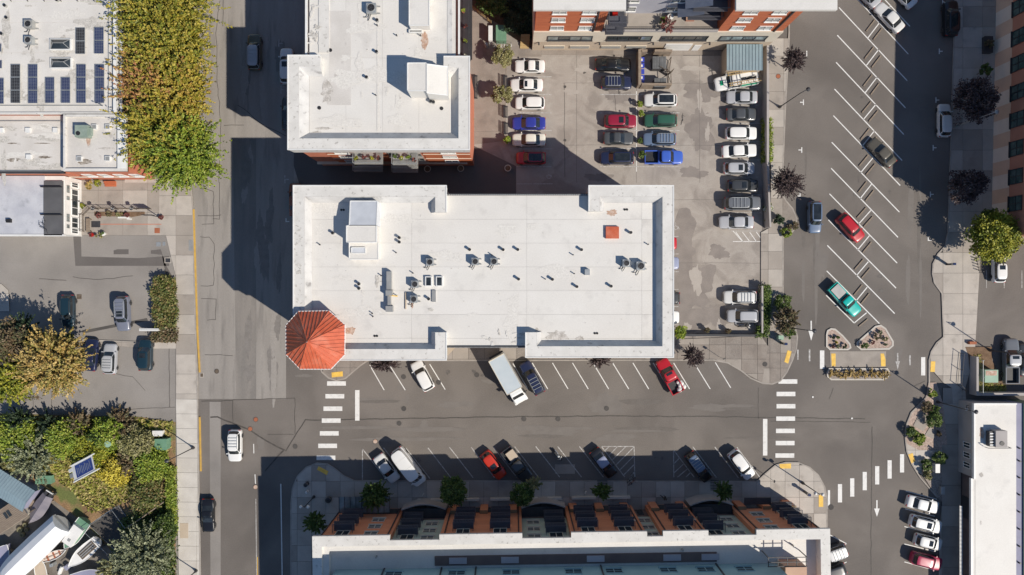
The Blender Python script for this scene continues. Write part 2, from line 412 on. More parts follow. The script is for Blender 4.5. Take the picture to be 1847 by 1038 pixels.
for i, (x, y, rx, ry) in enumerate([(1256, 505, 10, 26), (1240, 590, 6, 8), (1262, 180, 5, 18), (1276, 240, 4, 16), (1285, 208, 12, 4), (1130, 150, 10, 4), (1058, 124, 22, 6), (1250, 124, 20, 5), (1030, 166, 14, 5), (1296, 590, 4, 14)]):
    blob('pale_stain', x, y, rx, ry, .0185 + i * .0004, 'pale_smudge', 40 + i)
for i, (x, y, rx, ry) in enumerate([(1094, 730, 26, 22), (724, 700, 9, 5), (765, 768, 7, 12), (880, 688, 10, 4), (735, 720, 4, 8), (548, 678, 14, 3), (1620, 640, 8, 14), (1480, 480, 10, 30), (470, 800, 6, 14), (1000, 780, 40, 8), (1300, 735, 50, 7), (820, 730, 30, 6)]):
    blob('road_smudge', x, y, rx, ry, .0062 + i * .0004, 'road_smudge', 80 + i)
sheet('alley', [(530, 245), (852, 245), (852, 262), (931, 300), (931, 400), (560, 400), (530, 300)], .016, M['asphalt_new'])  # dark sheet puts the shade between the buildings into the ground colour
sheet('east_road', [(1418, -160), (1722, -160), (1705, 470), (1692, 640), (1500, 640), (1440, 560), (1412, 520)], .004, M['asphalt'])
sheet('east_driveway', [(1765, 440), (2000, 440), (2000, 640), (1765, 640)], .008, M['asphalt'])
sheet('boatyard', [(-200, 870), (40, 850), (100, 905), (160, 950), (215, 1010), (235, 1200), (-200, 1200)], .008, M['yard'])
sheet('planted_bank', [(-200, 742), (250, 752), (317, 762), (317, 1200), (235, 1200), (215, 1010), (160, 950), (100, 905), (40, 850), (-200, 870)], .012, M['earth'])
sheet('west_lot_patch', [(132, 425), (146, 425), (147, 463), (250, 466), (305, 462), (305, 480), (136, 480)], .008, M['asphalt_new'])
sheet('west_lot_patch', [(205, 452), (212, 450), (232, 450), (232, 459), (205, 459)], .008, M['asphalt_new'])
sheet('west_lot_patch', [(272, 452), (290, 450), (300, 480), (312, 500), (300, 500), (292, 460), (272, 458)], .008, M['asphalt_new'])
sheet('road_patch', [(1001, 838), (1037, 838), (1037, 855), (1001, 855)], .008, M['walk3'])
sheet('trench_patch', [(147, 597), (265, 574), (267, 579), (150, 602)], .009, M['asphalt_dark'])
sheet('road_wear', [(420, 250), (462, 250), (462, 720), (426, 720)], .0065, mat('road_wear_grey', (.2, .185, .168), (.25, .228, .205), .5, .9, .1, 9, stretch=(2, .3, 1)))
sheet('road_wear', [(378, 725), (398, 725), (398, 1100), (380, 1100)], .0045, M['asphalt_lot'])

for i in range(26):
    r_ = random.Random(500 + i); blob('tyre_wear', r_.uniform(440, 505), r_.uniform(60, 700), r_.uniform(3, 9), r_.uniform(14, 46), .0075 + i * .0003, r_.choice(['wear_dark', 'wear_dark', 'wear_pale']), 500 + i)
for i in range(30):
    r_ = random.Random(700 + i); blob('oil_spot', *r_.choice([(r_.uniform(700, 1350), r_.uniform(665, 700)), (r_.uniform(700, 1350), r_.uniform(815, 850)), (r_.uniform(1030, 1340), r_.uniform(110, 320)), (r_.uniform(1540, 1610), r_.uniform(60, 540))]), r_.uniform(1, 5), r_.uniform(1, 5), .021 + i * .0001, 'oil', 700 + i)
for i in range(16):
    r_ = random.Random(900 + i); blob('lane_wear', r_.uniform(640, 1380), r_.choice([722, 738, 775, 790]) + r_.uniform(-4, 4), r_.uniform(30, 80), r_.uniform(2, 5), .011 + i * .0003, r_.choice(['lane_dark', 'road_smudge']), 900 + i, rough=.15)
for i in range(14):
    r_ = random.Random(950 + i); blob('lane_wear', r_.choice([1452, 1474, 1640, 1660]) + r_.uniform(-4, 4), r_.uniform(60, 560), r_.uniform(2, 5), r_.uniform(30, 70), .0045 + i * .0003, r_.choice(['lane_dark', 'road_smudge']), 950 + i, rough=.15)
# --- kerbs and raised pavements
KZ = .13
def kerb(name, pts, closed=False, w=.17, m='kerb', z=KZ + .012):
    """pts run with the pavement on their left"""
    o = MB().ribbon(GP(pts), [(0, 0), (0.01, z), (w, z), (w, .02)], closed).build(name, M[m]); return struct(o)
def pavement(name, poly, du, dv, mats, origin=None, rot=0.0, base='walk3', minarea=.25, gap=.035, z=KZ):
    b = struct(MB().prism(GP(poly), .0, z - .035).build(name, M['asphalt_dark']))
    slabs(b, poly, du, dv, z - .05, z, mats, 'paving_slab', origin, gap, rot, minarea=minarea)
    return b
def arc(cx, cy, r, a0, a1, n=8, ry=None):
    ry = r if ry is None else ry
    return [(cx + r * math.cos(math.radians(a0 + (a1 - a0) * i / n)), cy - ry * math.sin(math.radians(a0 + (a1 - a0) * i / n))) for i in range(n + 1)]
W12 = [M['walk1'], M['walk1'], M['walk2'], M['walk3']]
WW = [M['walk_white'], M['walk_white2'], M['walk_white']]
# west pavement
pavement('west_pavement', [(226, -120), (346, -120), (346, 330), (350, 380), (352, 500), (356, 720), (318, 720), (318, 500), (300, 425), (288, 425), (288, 330), (226, 330)], 4.2, 2.9, W12, (318, 425))
pavement('west_pavement_south', [(318, 720), (358, 720), (364, 1100), (324, 1100)], 3.3, 2.15, WW, (318, 720), rot=-.012)
kerb('west_kerb', [(364, 1100), (358, 720), (352, 500), (350, 380), (346, 330), (346, -120)], w=.2)
for pts in ([(362, 672), (358, 600), (354, 480), (351, 378)], [(364, 850), (362, 752)]):
    o = MB().ribbon(GP(pts), [(-.012, .02), (-.012, KZ + .018), (.22, KZ + .018)]).build('yellow_kerb_paint', M['paint_yellow']); struct(o)
# courtyard in front of the white shop
pavement('courtyard', [(147, 326), (288, 326), (288, 425), (148, 425)], 3.6, 3.3, [M['walk3'], M['walk1'], M['walk3']], (178, 425))
pavement('lot_island', [(265, 617), (318, 617), (318, 629), (262, 629), (148, 617), (150, 612)], 4, 2, W12, (318, 617), minarea=.1)
# pavement west of the upper building / pavement by main street
pavement('south_walk', [(600, 655), (560, 600), (700, 600), (1260, 600), (1230, 612), (1372, 606), (1385, 625), (1374, 690), (1335, 668), (1318, 656), (1290, 649), (1215, 648), (630, 650)], 2.35, 2.1, [M['plaza'], M['walk3'], M['plaza'], M['exposed']], (1250, 648), minarea=.15)
kerb('main_street_kerb', [(664, 652), (1215, 651), (1285, 651), (1312, 656), (1336, 670), (1352, 683), (1375, 693), (1393, 694), (1408, 688), (1420, 672), (1430, 650), (1437, 630), (1439, 608), (1433, 580), (1420, 560), (1413, 548), (1413, 430), (1424, 426), (1436, 412), (1438, 395), (1430, 376), (1418, 362), (1411, 350), (1417, 200), (1424, 60), (1424, -120)], w=.2)
bulb_sw = [(570, 640), (572, 655), (580, 672), (592, 683), (607, 688), (624, 684), (640, 670), (652, 660), (664, 652), (664, 630), (600, 620)]
pavement('corner_bulb', bulb_sw, 2.0, 2.0, [M['exposed'], M['plaza']], (607, 688))
kerb('corner_kerb', [(568, 628), (570, 645), (572, 655), (580, 672), (592, 683), (607, 688), (624, 684), (640, 670), (652, 660), (664, 652)], w=.2)
# pavement between lot and east road
pavement('east_lot_pavement', [(1385, 70), (1424, 70), (1417, 200), (1411, 350), (1411, 548), (1372, 548), (1372, 420), (1390, 410), (1390, 300), (1382, 215)], 2.3, 2.6, [M['walk1'], M['walk3'], M['walk1']], (1385, 70))
pavement('corner_pavement', [(1372, 548), (1413, 548), (1420, 560), (1433, 580), (1439, 608), (1437, 630), (1430, 650), (1420, 672), (1408, 688), (1393, 694), (1374, 690), (1385, 625), (1385, 606), (1372, 606)], 1.55, 2.2, [M['walk3'], M['plaza'], M['exposed']], (1388, 610))
pavement('tree_bulb', [(1411, 350), (1418, 362), (1430, 376), (1438, 395), (1436, 412), (1424, 426), (1411, 430)], 9, 9, [M['plaza']], (1411, 350))
# pavement of the row building
low = [(524, 1140), (524, 910), (527, 880), (536, 858), (552, 842), (572, 834), (592, 836), (606, 845), (622, 858), (640, 866), (1365, 867), (1380, 853), (1398, 838), (1416, 833), (1440, 833), (1460, 842), (1476, 856), (1488, 878), (1492, 900), (1492, 1140), (1440, 1140), (1440, 940), (600, 940), (570, 1140)]
pavement('row_pavement', low, 2.1, 2.35, [M['walk1'], M['walk3'], M['walk1'], M['walk2']], (640, 868), minarea=.2)
kerb('row_kerb', list(reversed(low[:24])), w=.2)
# east side pavement
pavement('far_pavement', [(1724, -120), (1800, -120), (1790, 430), (1768, 442), (1768, 450), (1757, 640), (1740, 700), (1742, 728), (1718, 728), (1716, 700), (1700, 690), (1676, 662), (1679, 636), (1694, 615), (1700, 608), (1697, 530), (1683, 510), (1680, 490), (1686, 465), (1704, 446), (1708, 420), (1715, 200)], 2.9, 3.0, [M['walk1'], M['walk1'], M['walk2'], M['walk3']], (1700, 530))
kerb('far_kerb', [(1724, -120), (1715, 200), (1708, 420), (1704, 443), (1690, 458), (1681, 476), (1680, 495), (1684, 512), (1697, 530), (1700, 608), (1688, 618), (1678, 634), (1674, 650), (1674, 690), (1673, 712), (1660, 726), (1642, 744), (1634, 764), (1631, 790), (1634, 815), (1643, 838), (1658, 862), (1689, 898)], w=.2)
pavement('row_walk_east', [(1698, 898), (1697, 862), (1700, 700), (1732, 700), (1732, 1140), (1690, 1140), (1694, 960)], 3.0, 3.0, [M['walk1'], M['walk3']], (1698, 728))
# flower bed ground
sheet('planting_bed', [(1674, 690), (1688, 690), (1700, 728), (1708, 800), (1700, 812), (1657, 812), (1634, 800), (1631, 775), (1636, 760), (1645, 743), (1668, 720)], KZ, M['pink_rock'])
sheet('planting_bed', [(1659, 838), (1676, 826), (1700, 812), (1698, 905), (1690, 898), (1664, 858)], KZ, M['gravel_mix'])
pavement('ramp_walk', [(1634, 800), (1657, 812), (1700, 793), (1697, 828), (1676, 828), (1660, 840), (1664, 858), (1650, 848), (1638, 825)], 3.0, 3.0, [M['walk2'], M['walk_white2']], (1650, 812))
for q in ([(1659, 742), (1681, 752), (1664, 778), (1646, 768)], [(1676, 770), (1690, 777), (1682, 792), (1667, 785)]):
    MB().prism(GP(q), KZ - .02, KZ + .06).build('concrete_pad', M['walk3'])
for o in list(COL.objects):
    if o.name.startswith('concrete_pad') and 'kind' not in o: struct(o)
# traffic islands
def island(name, poly, m):
    o = struct(MB().prism(GP(poly), 0, .12).build(name, M[m]))
    MB().ribbon(GP(poly), [(0, 0), (0, .16), (-.24, .16), (-.24, .1)], True).build('island_kerb', M['walk_white2'], o)
    return o
island('traffic_island', [(1489, 604), (1491, 596), (1498, 592), (1506, 593), (1520, 605), (1533, 620), (1535, 628), (1529, 632), (1496, 632), (1489, 626)], 'pink_rock')
island('traffic_island', [(1544, 625), (1544, 618), (1578, 588), (1588, 586), (1597, 592), (1611, 616), (1611, 624), (1603, 631), (1552, 632)], 'pink_rock')
island('grass_island', [(1490, 672), (1494, 664), (1600, 664), (1604, 670), (1602, 680), (1594, 686), (1498, 686), (1491, 680)], 'gravel_mix')
crossing = struct(MB().prism(GP([(1497, 634), (1598, 634), (1597, 662), (1498, 662)]), 0, .03).build('island_crossing', M['walk3']))
for q in ([(1499, 638), (1507, 638), (1507, 661), (1500, 661)], [(1588, 638), (1594, 638), (1597, 649), (1597, 661), (1589, 661)]):
    MB().prism(GP(q), .025, .045).build('tactile_pad', M['tactile'], crossing)
def tactile(q, z=KZ):
    o = MB().prism(GP(q), z - .03, z + .022).build('tactile_pad', M['tactile']); struct(o)
tactile([(598.5, 672), (618.5, 670), (619, 679), (599, 681)])
tactile([(1414, 653), (1420, 632), (1427, 634), (1421, 656)])
tactile([(1678, 652), (1686, 652), (1685, 671), (1677, 671)])
tactile([(1637, 820), (1645, 817), (1650, 832), (1643, 836)])
tactile([(575, 841), (593, 850), (590, 857), (572, 847)])
tactile([(1405, 837), (1426, 836), (1426, 845), (1406, 845)])
tactile([(1476, 893), (1484, 892), (1484, 914), (1476, 914)])
# side road bits, old pavement corner at the far left
pavement('old_pavement', [(-150, 505), (3, 512), (16, 524), (18, 562), (-150, 562)], 2.6, 2.6, W12, (18, 530))
# garden ground north of the lot
sheet('garden', [(835, -160), (962, -160), (962, 89), (937, 76), (912, 60), (890, 44), (850, 20)], .02, M['soil'])
pavement('plaza', [(848, 12), (912, 52), (938, 88), (1372, 92), (1372, 100), (915, 103), (912, 254), (848, 262)], 5.2, 5.6, [M['plaza'], M['plaza'], M['lot_concrete']], (848, 100), z=.06, gap=.02)

# --- tar seams and cracks
def crack(pts, w=.05, z=.02, jit=.12, m='tar', parent=road):
    P = GP(pts); out = []
    for a, b in zip(P, P[1:]):
        n = max(2, int((b - a).length / .9))
        for i in range(n): 
            t = i / n; q = a.lerp(b, t); out.append(q + Vector((random.uniform(-jit, jit), random.uniform(-jit, jit))) * .5)
    out.append(P[-1])
    return MB().ribbon(out, [(w, z), (-w, z)]).build('tar_seam', M[m], parent)
crack([(515, 815), (530, 790), (551, 758), (700, 756), (925, 752), (1100, 751), (1300, 752), (1560, 756)], .07)
crack([(380, 753), (393, 753), (450, 776), (480, 795), (512, 812), (478, 850)], .1)
crack([(420, 762), (420, 722), (532, 718), (532, 784)], .04)
crack([(363, 724), (420, 723)], .05); crack([(483, 784), (530, 784)], .03)
crack([(1572, 860), (1573, 790), (1573, 770)], .06); crack([(1572, 860), (1571, 1038)], .05); crack([(1368, 700), (1368, 756)], .03)
crack([(1390, 760), (1570, 762)], .04); crack([(1495, 720), (1503, 700)], .03); crack([(1650, 696), (1668, 688)], .06)
for p in ([(362, 428), (378, 428), (386, 440), (386, 516), (362, 516)], [(364, 340), (385, 345), (385, 405), (364, 405)], [(396, 330), (396, 395), (384, 395)], [(363, 540), (390, 540), (388, 576), (374, 578)],
          [(358, 390), (382, 391), (399, 388)], [(396, 0), (390, 60), (392, 150), (398, 210), (395, 330)], [(402, 0), (402, 48)], [(370, 640), (420, 642)], [(405, 226), (440, 226)], [(430, 190), (470, 222), (516, 246)]):
    crack(p, .035, .014, .2)
crack([(132, 500), (180, 505), (240, 498)], .035, .02); crack([(210, 675), (240, 680), (262, 705)], .03, .02); crack([(0, 748), (60, 745), (60, 722), (45, 722), (45, 705)], .03, .02)
crack([(94, 745), (92, 705)], .03, .02); crack([(195, 744), (200, 740), (316, 735)], .03, .02); crack([(305, 630), (306, 735)], .04, .02); crack([(0, 640), (30, 700)], .02, .02)
crack([(20, 700), (20, 745)], .03, .02); crack([(70, 503), (120, 506)], .04, .02)
for y in (150, 262, 360, 474): crack([(1016, y), (1372, y + 1)], .018, .02, .05, 'asphalt_new')
for x in (1040, 1262, 1148): crack([(x, 100), (x, 330)], .018, .02, .05, 'asphalt_new')
crack([(1018, 150), (1018, 255), (1019, 320)], .03, .02, .1); crack([(1108, 170), (1112, 205)], .03, .02, .2)

# --- painted markings (thin sheets over the asphalt, each a part of its road)
def bar(a, b, w, name='parking_line', m='paint_white', parent=road, z=.026):
    A, B = G(*a), G(*b); d = (B - A).normalized(); n = Vector((-d.y, d.x)) * w / 2
    return MB().flat([A - n, B - n, B + n, A + n], z).build(name, M[m], parent)
LW = .13
for a, b in [((667, 659), (693, 704)), ((704, 661), (731, 704)), ((740, 657), (767, 703)), ((775, 657), (803, 703)), ((925, 656), (952, 702)), ((960, 655), (988, 702)), ((996.5, 655), (1024.6, 702)), ((1032.6, 655), (1061, 702)),
             ((1069.6, 655), (1097.8, 702)), ((1105, 655), (1134, 702)), ((1141.5, 655), (1170, 702)), ((1178, 655), (1207, 702)), ((1215, 655), (1243.7, 702)), ((1252, 655), (1281, 702)), ((1290, 654), (1318, 700))]:
    bar(a, b, LW)
for a, b in [((653.8, 810), (653.8, 866)), ((653.8, 810), (697, 865)), ((692, 808), (735, 863)), ((732, 808), (775.5, 863.5)), ((771.8, 808), (813.4, 862)), ((810.8, 807), (853.4, 862)), ((849.8, 807), (892, 862)), ((889.2, 806), (931.9, 861)),
             ((928.2, 806), (971, 861)), ((966.3, 805.6), (1009.6, 861)), ((1005.8, 805.6), (1049, 861)), ((1045, 805.6), (1088.3, 861)), ((1084.8, 805.6), (1126.8, 860.5)), ((1084.8, 805.6), (1143.6, 805.6)), ((1143.6, 805.6), (1145, 861)),
             ((1214.8, 812), (1215.3, 861)), ((1214.8, 812), (1251.9, 861)), ((1249.4, 806), (1292, 861.6)), ((1289, 806.4), (1331.7, 862)), ((1329, 807), (1371, 862)),
             ((1091, 813), (1098, 806.5)), ((1098, 822), (1113, 806.5)), ((1104, 830), (1128, 806.5)), ((1111, 839), (1143, 807)), ((1118, 848), (1144, 822)), ((1125, 857), (1144, 838)), ((1136, 861), (1145, 851)),
             ((1215, 837), (1226, 826)), ((1215, 854), (1234, 836)), ((1222, 861), (1241, 845)), ((1237, 861), (1246, 852))]:
    bar(a, b, LW, m='paint_worn')
# angled bays of the east road
LL = [((1517, -84), (1641, 48)), ((1515, -35), (1638, 98)), ((1513, 14), (1636, 146)), ((1510, 64), (1633, 195)), ((1508, 113), (1630, 243)), ((1505, 161), (1627, 290)), ((1503, 209), (1623.5, 335)), ((1500, 257), (1622, 383)),
      ((1499, 304), (1619.5, 428.5)), ((1496, 350), (1618, 475)), ((1494, 397), (1616, 520)), ((1492, 443), (1613.6, 566)), ((1491, 489), (1586, 584)), ((1490, 533), (1540.5, 583))]
STOPS = []
for i, (a, b) in enumerate(LL):
    bar(a, b, .15)
    if i < len(LL) - 1:
        def lp(s, t): return (s[0][0] + (s[1][0] - s[0][0]) * t, s[0][1] + (s[1][1] - s[0][1]) * t)
        full0 = a, (a[0] + 123, a[1] + 129); nx = LL[i + 1]; full1 = nx[0], (nx[0][0] + 123, nx[0][1] + 129)
        p, q = lp(full0, .585), lp(full1, .425)
        if i == len(LL) - 2: q = (1540.5, 583)
        bar(p, q, .15)
        if i >= 1: STOPS.append((p, q))
def cross(cx_, cy_, w, h, m='paint_white', rot=0.0):
    c = G(cx_, cy_); w, h = w / PPM, h / PPM
    v = [Vector((sx * w / 2, sy * h / 2)) for sx, sy in ((-1, -1), (1, -1), (1, 1), (-1, 1))]
    ca, sa = math.cos(rot), math.sin(rot)
    MB().flat([Vector((c.x + p.x * ca - p.y * sa, c.y + p.x * sa + p.y * ca)) for p in v], .026).build('crosswalk_bar', M[m], road)
for x, y in [(607, 692), (604, 715), (600.5, 737.5), (597.5, 759), (594, 782), (591, 804.5), (588, 826)]: cross(x, y, 34, 8)
for x, y in [(1421, 688.5), (1417.5, 711), (1417.5, 733), (1417, 755.5), (1416.5, 777.5), (1416, 799.5), (1415.5, 822)]: cross(x, y, 34, 8)
for x, y, w in [(1495, 901, 4), (1514.9, 890, 7.5), (1537, 879.5, 7.5), (1559.6, 868, 7.5), (1582, 857.6, 7.5), (1604.4, 847, 7.5), (1626.8, 836, 7.5)]: cross(x, y, w, 33)
for x, y, w, h in [(644.5, 731.5, 8, 55), (1380, 789, 8, 66), (1482.7, 649, 8, 33), (1665, 661, 7.5, 33)]:
    cross(x, y, w, h)
for x, y, w, h in [(1439, 640, 2.5, 18), (1460, 641, 3, 22), (1641, 650, 3, 18)]: cross(x, y, w, h, 'paint_worn')
def arrow(px, py, L, ang, hw=5, m='paint_white'):
    """ang: direction the arrow points, degrees anticlockwise from image right"""
    a = math.radians(ang); c = G(px, py)
    def q(x, y): x, y = x / PPM, y / PPM; return (c.x + x * math.cos(a) - y * math.sin(a), c.y + x * math.sin(a) + y * math.cos(a))
    MB().flat([q(-L / 2, -1.2), (q(L * .02, -1.2)), q(L * .02, 1.2), q(-L / 2, 1.2)], .026).flat([q(0, -hw), q(L / 2, 0), q(0, hw)], .0275).build('arrow_marking', M[m], road)
arrow(1463, 597, 36, -90); arrow(1581.5, 917.5, 30, -90); arrow(1619, 652, 30, -90, 4, 'paint_worn')
for x, y in [(1455, 97), (1449, 185), (1446, 271), (1694, 93), (1688, 181), (1683, 267), (1678, 351), (1700, 4)]:
    s = 1 if x > 1600 else -1
    bar((x, y - 5), (x, y + 5), .14, 'bay_tick'); bar((x, y), (x + 6 * s, y), .14, 'bay_tick', z=.028)
for x, y, s in [(1443, 354, -1), (1674, 434, 1), (516, 400, 1)]:
    bar((x, y - 6), (x, y + 1), .14, 'bay_tick'); bar((x, y), (x + 6 * s, y), .14, 'bay_tick', z=.028)
for x, y in [(503, 78.6), (507, 162), (514, 324)]:
    bar((x, y - 7), (x, y + 7), .13, 'bay_tick', 'paint_worn'); bar((x, y), (x + 7, y), .13, 'bay_tick', 'paint_worn', z=.028)
for y in (139, 171, 204, 236, 269, 301): bar((931, y), (995, y), .11, m='paint_worn')
for y in (171, 204, 236, 268, 301): bar((1082, y), (1147, y), .11, m='paint_worn'); bar((1148, y), (1226, y), .11, m='paint_worn')
bar((1148, 165), (1148, 310), .11)
bar((931, 332), (997, 332), .11, m='paint_worn')
for y in (158, 190, 223, 256, 289, 320, 352, 384, 417, 520, 552, 585): bar((1318 if y > 160 else 1330, y), (1372, y), .1, m='paint_worn')
for a, b in [((1327, 419), (1340, 436)), ((1339, 419), (1352, 436)), ((1352, 419), (1364, 436)), ((1364, 419), (1372, 430)), ((1322, 436), (1372, 436)), ((1322, 417), (1339, 436))]: bar(a, b, .1, z=.028)
for y in (427, 458.5, 490.5, 522.5, 553.5, 586): bar((1170, y), (1224, y), .1, m='paint_worn')
for a, b in [((1633.7, 886), (1690, 901)), ((1632.5, 918), (1686, 931.5)), ((1631, 950), (1686, 964)), ((1631, 981.4), (1686, 995)), ((1631, 1013.7), (1686, 1029)), ((1631, 1045), (1686, 1060))]: bar(a, b, .12)
for a, b in [((1470, 951), (1526.8, 981)), ((1526.8, 981), (1490, 1000)), ((1527, 1014), (1480, 1034)), ((1527, 1048), (1480, 1068))]: bar(a, b, .12)
for a, b in [((457.6, 801), (458, 818)), ((460, 856), (461, 873))]: bar(a, b, .12, 'lane_dash')
bar((506.6, 873), (510, 1100), .15, 'lane_line')
bar((461.5, 900), (463, 1040), .1, 'lane_line', 'paint_worn'); bar((464.5, 1005), (465, 1100), .12, 'lane_line', 'paint_yellow')
bar((1732, 505), (1732, 520), .1, m='paint_worn')
for x in (1779, 1811, 1843): bar((x, 488), (x, 520), .1, m='paint_worn')
# wheelchair symbols painted on the lot
def chair_sign(px, py, s=6, m='paint_worn'):
    c = G(px, py); r = s / PPM; mb = MB()
    mb.ribbon([(c.x + r * .6 * math.cos(t), c.y + r * .6 * math.sin(t)) for t in [math.radians(a) for a in range(140, 421, 28)]], [(.05, .028), (-.05, .028)])
    mb.ribbon([(c.x - .1 * r, c.y + 1.5 * r), (c.x, c.y + .4 * r), (c.x + .7 * r, c.y + .3 * r), (c.x + r, c.y - .5 * r)], [(.05, .0285), (-.05, .0285)])
    mb.build('wheelchair_symbol', M[m], road)
chair_sign(990, 319); chair_sign(1219, 411)
# drain trench in the courtyard
bar((180, 405), (292, 405), .1, 'drain_channel', 'brick_pale', z=KZ + .012)
# ---------------------------------------------------------------- vehicles
def lerp(a, b, t): return a + (b - a) * t
CT = {  # L, W, hood z, belt z, roof z, tail z, xw0, xw1, xr1, xr0 (fractions of the length from the nose, 0..1), deck
 'sedan':  dict(L=4.75, W=1.84, hz=.86, bz=.98, rz=1.45, tz=1.02, f=(.25, .41, .70, .86)),
 'coupe':  dict(L=4.35, W=1.82, hz=.80, bz=.92, rz=1.32, tz=.98, f=(.28, .45, .66, .86)),
 'hatch':  dict(L=4.3, W=1.8, hz=.92, bz=1.02, rz=1.52, tz=1.05, f=(.22, .38, .88, .975)),
 'wagon':  dict(L=4.8, W=1.84, hz=.92, bz=1.02, rz=1.52, tz=1.06, f=(.24, .39, .90, .975)),
 'suv':    dict(L=4.75, W=1.9, hz=1.04, bz=1.14, rz=1.72, tz=1.15, f=(.23, .37, .90, .975)),
 'bigsuv': dict(L=5.15, W=2.0, hz=1.12, bz=1.22, rz=1.86, tz=1.22, f=(.24, .36, .93, .985)),
 'van':    dict(L=6.1, W=2.02, hz=1.25, bz=1.35, rz=2.55, tz=1.3, f=(.1, .2, .975, .99)),
 'pickup': dict(L=5.7, W=1.98, hz=1.1, bz=1.2, rz=1.85, tz=1.2, f=(.24, .35, .58, .62), bed=.635),
 'shortpickup': dict(L=5.2, W=1.86, hz=1.0, bz=1.1, rz=1.68, tz=1.1, f=(.26, .38, .55, .59), bed=.6),
}
_car = {}
def car_parts(kind, sunroof=None, rack=None):
    key = (kind, sunroof, rack)
    if key in _car: return _car[key]
    T = CT[kind]; L, W = T['L'], T['W']; hw = W / 2
    def X(f): return L / 2 - f * L
    f0, f1, f2, f3 = T['f']; bed = T.get('bed')
    parts = []   # (name, mesh object data, material key or 'paint', parent index or None)
    def mk(name, mb, mk_, par=None, smooth=True):
        o = mb.build(name, M['black'] if mk_ == 'paint' else M[mk_]); me = o.data
        if smooth:
            me.polygons.foreach_set('use_smooth', [True] * len(me.polygons))
            try: me.set_sharp_from_angle(angle=math.radians(38))
            except Exception: pass
        bpy.data.objects.remove(o); parts.append((name, me, mk_, par)); return len(parts) - 1
    # body shell
    end = bed if bed else 1.0
    st = [(0, .70, T['hz'] - .22), (.012, .80, T['hz'] - .13), (.035, .9, T['hz'] - .07), (.08, .965, T['hz'] - .02), (.15, 1.0, T['hz'] + .01), (f0 - .02, 1.0, lerp(T['hz'], T['bz'], .7)), (f0 + .03, 1.0, T['bz']),
          (.45, 1.0, T['bz'])]
    if bed: st += [(bed - .03, 1.0, T['bz']), (bed, 1.0, T['bz'])]
    else: st += [(.7, 1.0, T['bz'] + .01), (min(f3, .9), .99, T['tz']), (.95, .955, T['tz'] - .02), (.98, .9, T['tz'] - .07), (.993, .83, T['tz'] - .16), (1.0, .76, T['tz'] - .28)]
    mb = MB(); rows = []
    for f, w, z in st:
        h = hw * w; x = X(f); zb = .3 if .03 < f < .97 else .38
        half = [(h * .86, zb), (h * .98, zb + .08), (h, .55), (h * .99, .72), (h * .965, z - .08), (h * .9, z - .02), (h * .72, z + .015), (h * .38, z + .035)]
        row = half + [(0, z + .04)] + [(-a, b) for a, b in reversed(half)]
        rows.append([(x, a, b) for a, b in row])
    k = len(rows[0]); vs = [v for r in rows for v in r]; fs = []
    for i in range(len(rows) - 1):
        for q in range(k - 1): fs.append((i * k + q, (i + 1) * k + q, (i + 1) * k + q + 1, i * k + q + 1))
        fs.append((i * k + k - 1, (i + 1) * k + k - 1, (i + 1) * k, i * k))
    fs.append(tuple(reversed(range(k)))); fs.append(tuple((len(rows) - 1) * k + q for q in range(k)))
    mb.add(vs, fs); body = mk('body', mb, 'paint')
    # cabin
    tum = .78 if kind != 'van' else .92
    if bed: tum = .8
    nse = 5.0
    zc0, zc1 = T['bz'] - .03, T['rz'] - .05
    def cab(th, v, off=0.0):
        F, R = lerp(X(f0), X(f1), v) + off, lerp(X(f3), X(f2), v) - off
        w = lerp(hw * .93, hw * tum, v ** 1.15) + off
        c, a = (F + R) / 2, (F - R) / 2
        cs, sn = math.cos(th), math.sin(th)
        return (c + a * math.copysign(abs(cs) ** (2 / nse), cs), w * math.copysign(abs(sn) ** (2 / nse), sn), lerp(zc0, zc1, v))
    mb = MB(); n = 40; vs = []
    for v in (0, .5, 1.0): vs += [cab(2 * math.pi * (i + .5) / n, v) for i in range(n)]
    fs = [(r * n + i, r * n + (i + 1) % n, (r + 1) * n + (i + 1) % n, (r + 1) * n + i) for r in range(2) for i in range(n)]
    F, R = X(f1), X(f2); c = (F + R) / 2
    for s_, dz in ((.9, .035), (.6, .055)):
        b0 = len(vs); vs += [(c + (p[0] - c) * s_, p[1] * s_, T['rz'] - .05 + dz) for p in [cab(2 * math.pi * (i + .5) / n, 1.0) for i in range(n)]]
        fs += [(b0 - n + i, b0 - n + (i + 1) % n, b0 + (i + 1) % n, b0 + i) for i in range(n)]
    fs.append(tuple(range(len(vs) - n, len(vs)))); mb.add(vs, fs); cabin = mk('roof', mb, 'paint')
    def patch(name, t0, t1, v0, v1, nt=6, nv=3, mkey='car_glass'):
        mb = MB(); vs = [cab(math.radians(lerp(t0, t1, i / nt)), lerp(v0, v1, j / nv), .014) for j in range(nv + 1) for i in range(nt + 1)]
        mb.add(vs, [(j * (nt + 1) + i, j * (nt + 1) + i + 1, (j + 1) * (nt + 1) + i + 1, (j + 1) * (nt + 1) + i) for j in range(nv) for i in range(nt)])
        return mk(name, mb, mkey)
    patch('windscreen', -42, 42, .03, .97)
    if kind == 'van':
        patch('side_window', 52, 62, .3, .85); patch('side_window', -62, -52, .3, .85); patch('rear_window', 140, 220, .35, .85)
    else:
        patch('rear_window', 139, 221, .1, .95)
        patch('side_window', 50, 129, .12, .9, 8); patch('side_window', -129, -50, .12, .9, 8)
    # door pillars drawn over the side glass
    if kind not in ('van', 'coupe') :
        for t in (86,) if bed or kind == 'sedan' else (80, 103):
            for s_ in (1, -1):
                p = [cab(math.radians(s_ * (t + dt)), v, .022) for v in (.08, .94) for dt in (-2.2, 2.2)]
                mk('door_pillar', MB().add(p, [(0, 1, 3, 2)]), 'plastic', cabin, False)
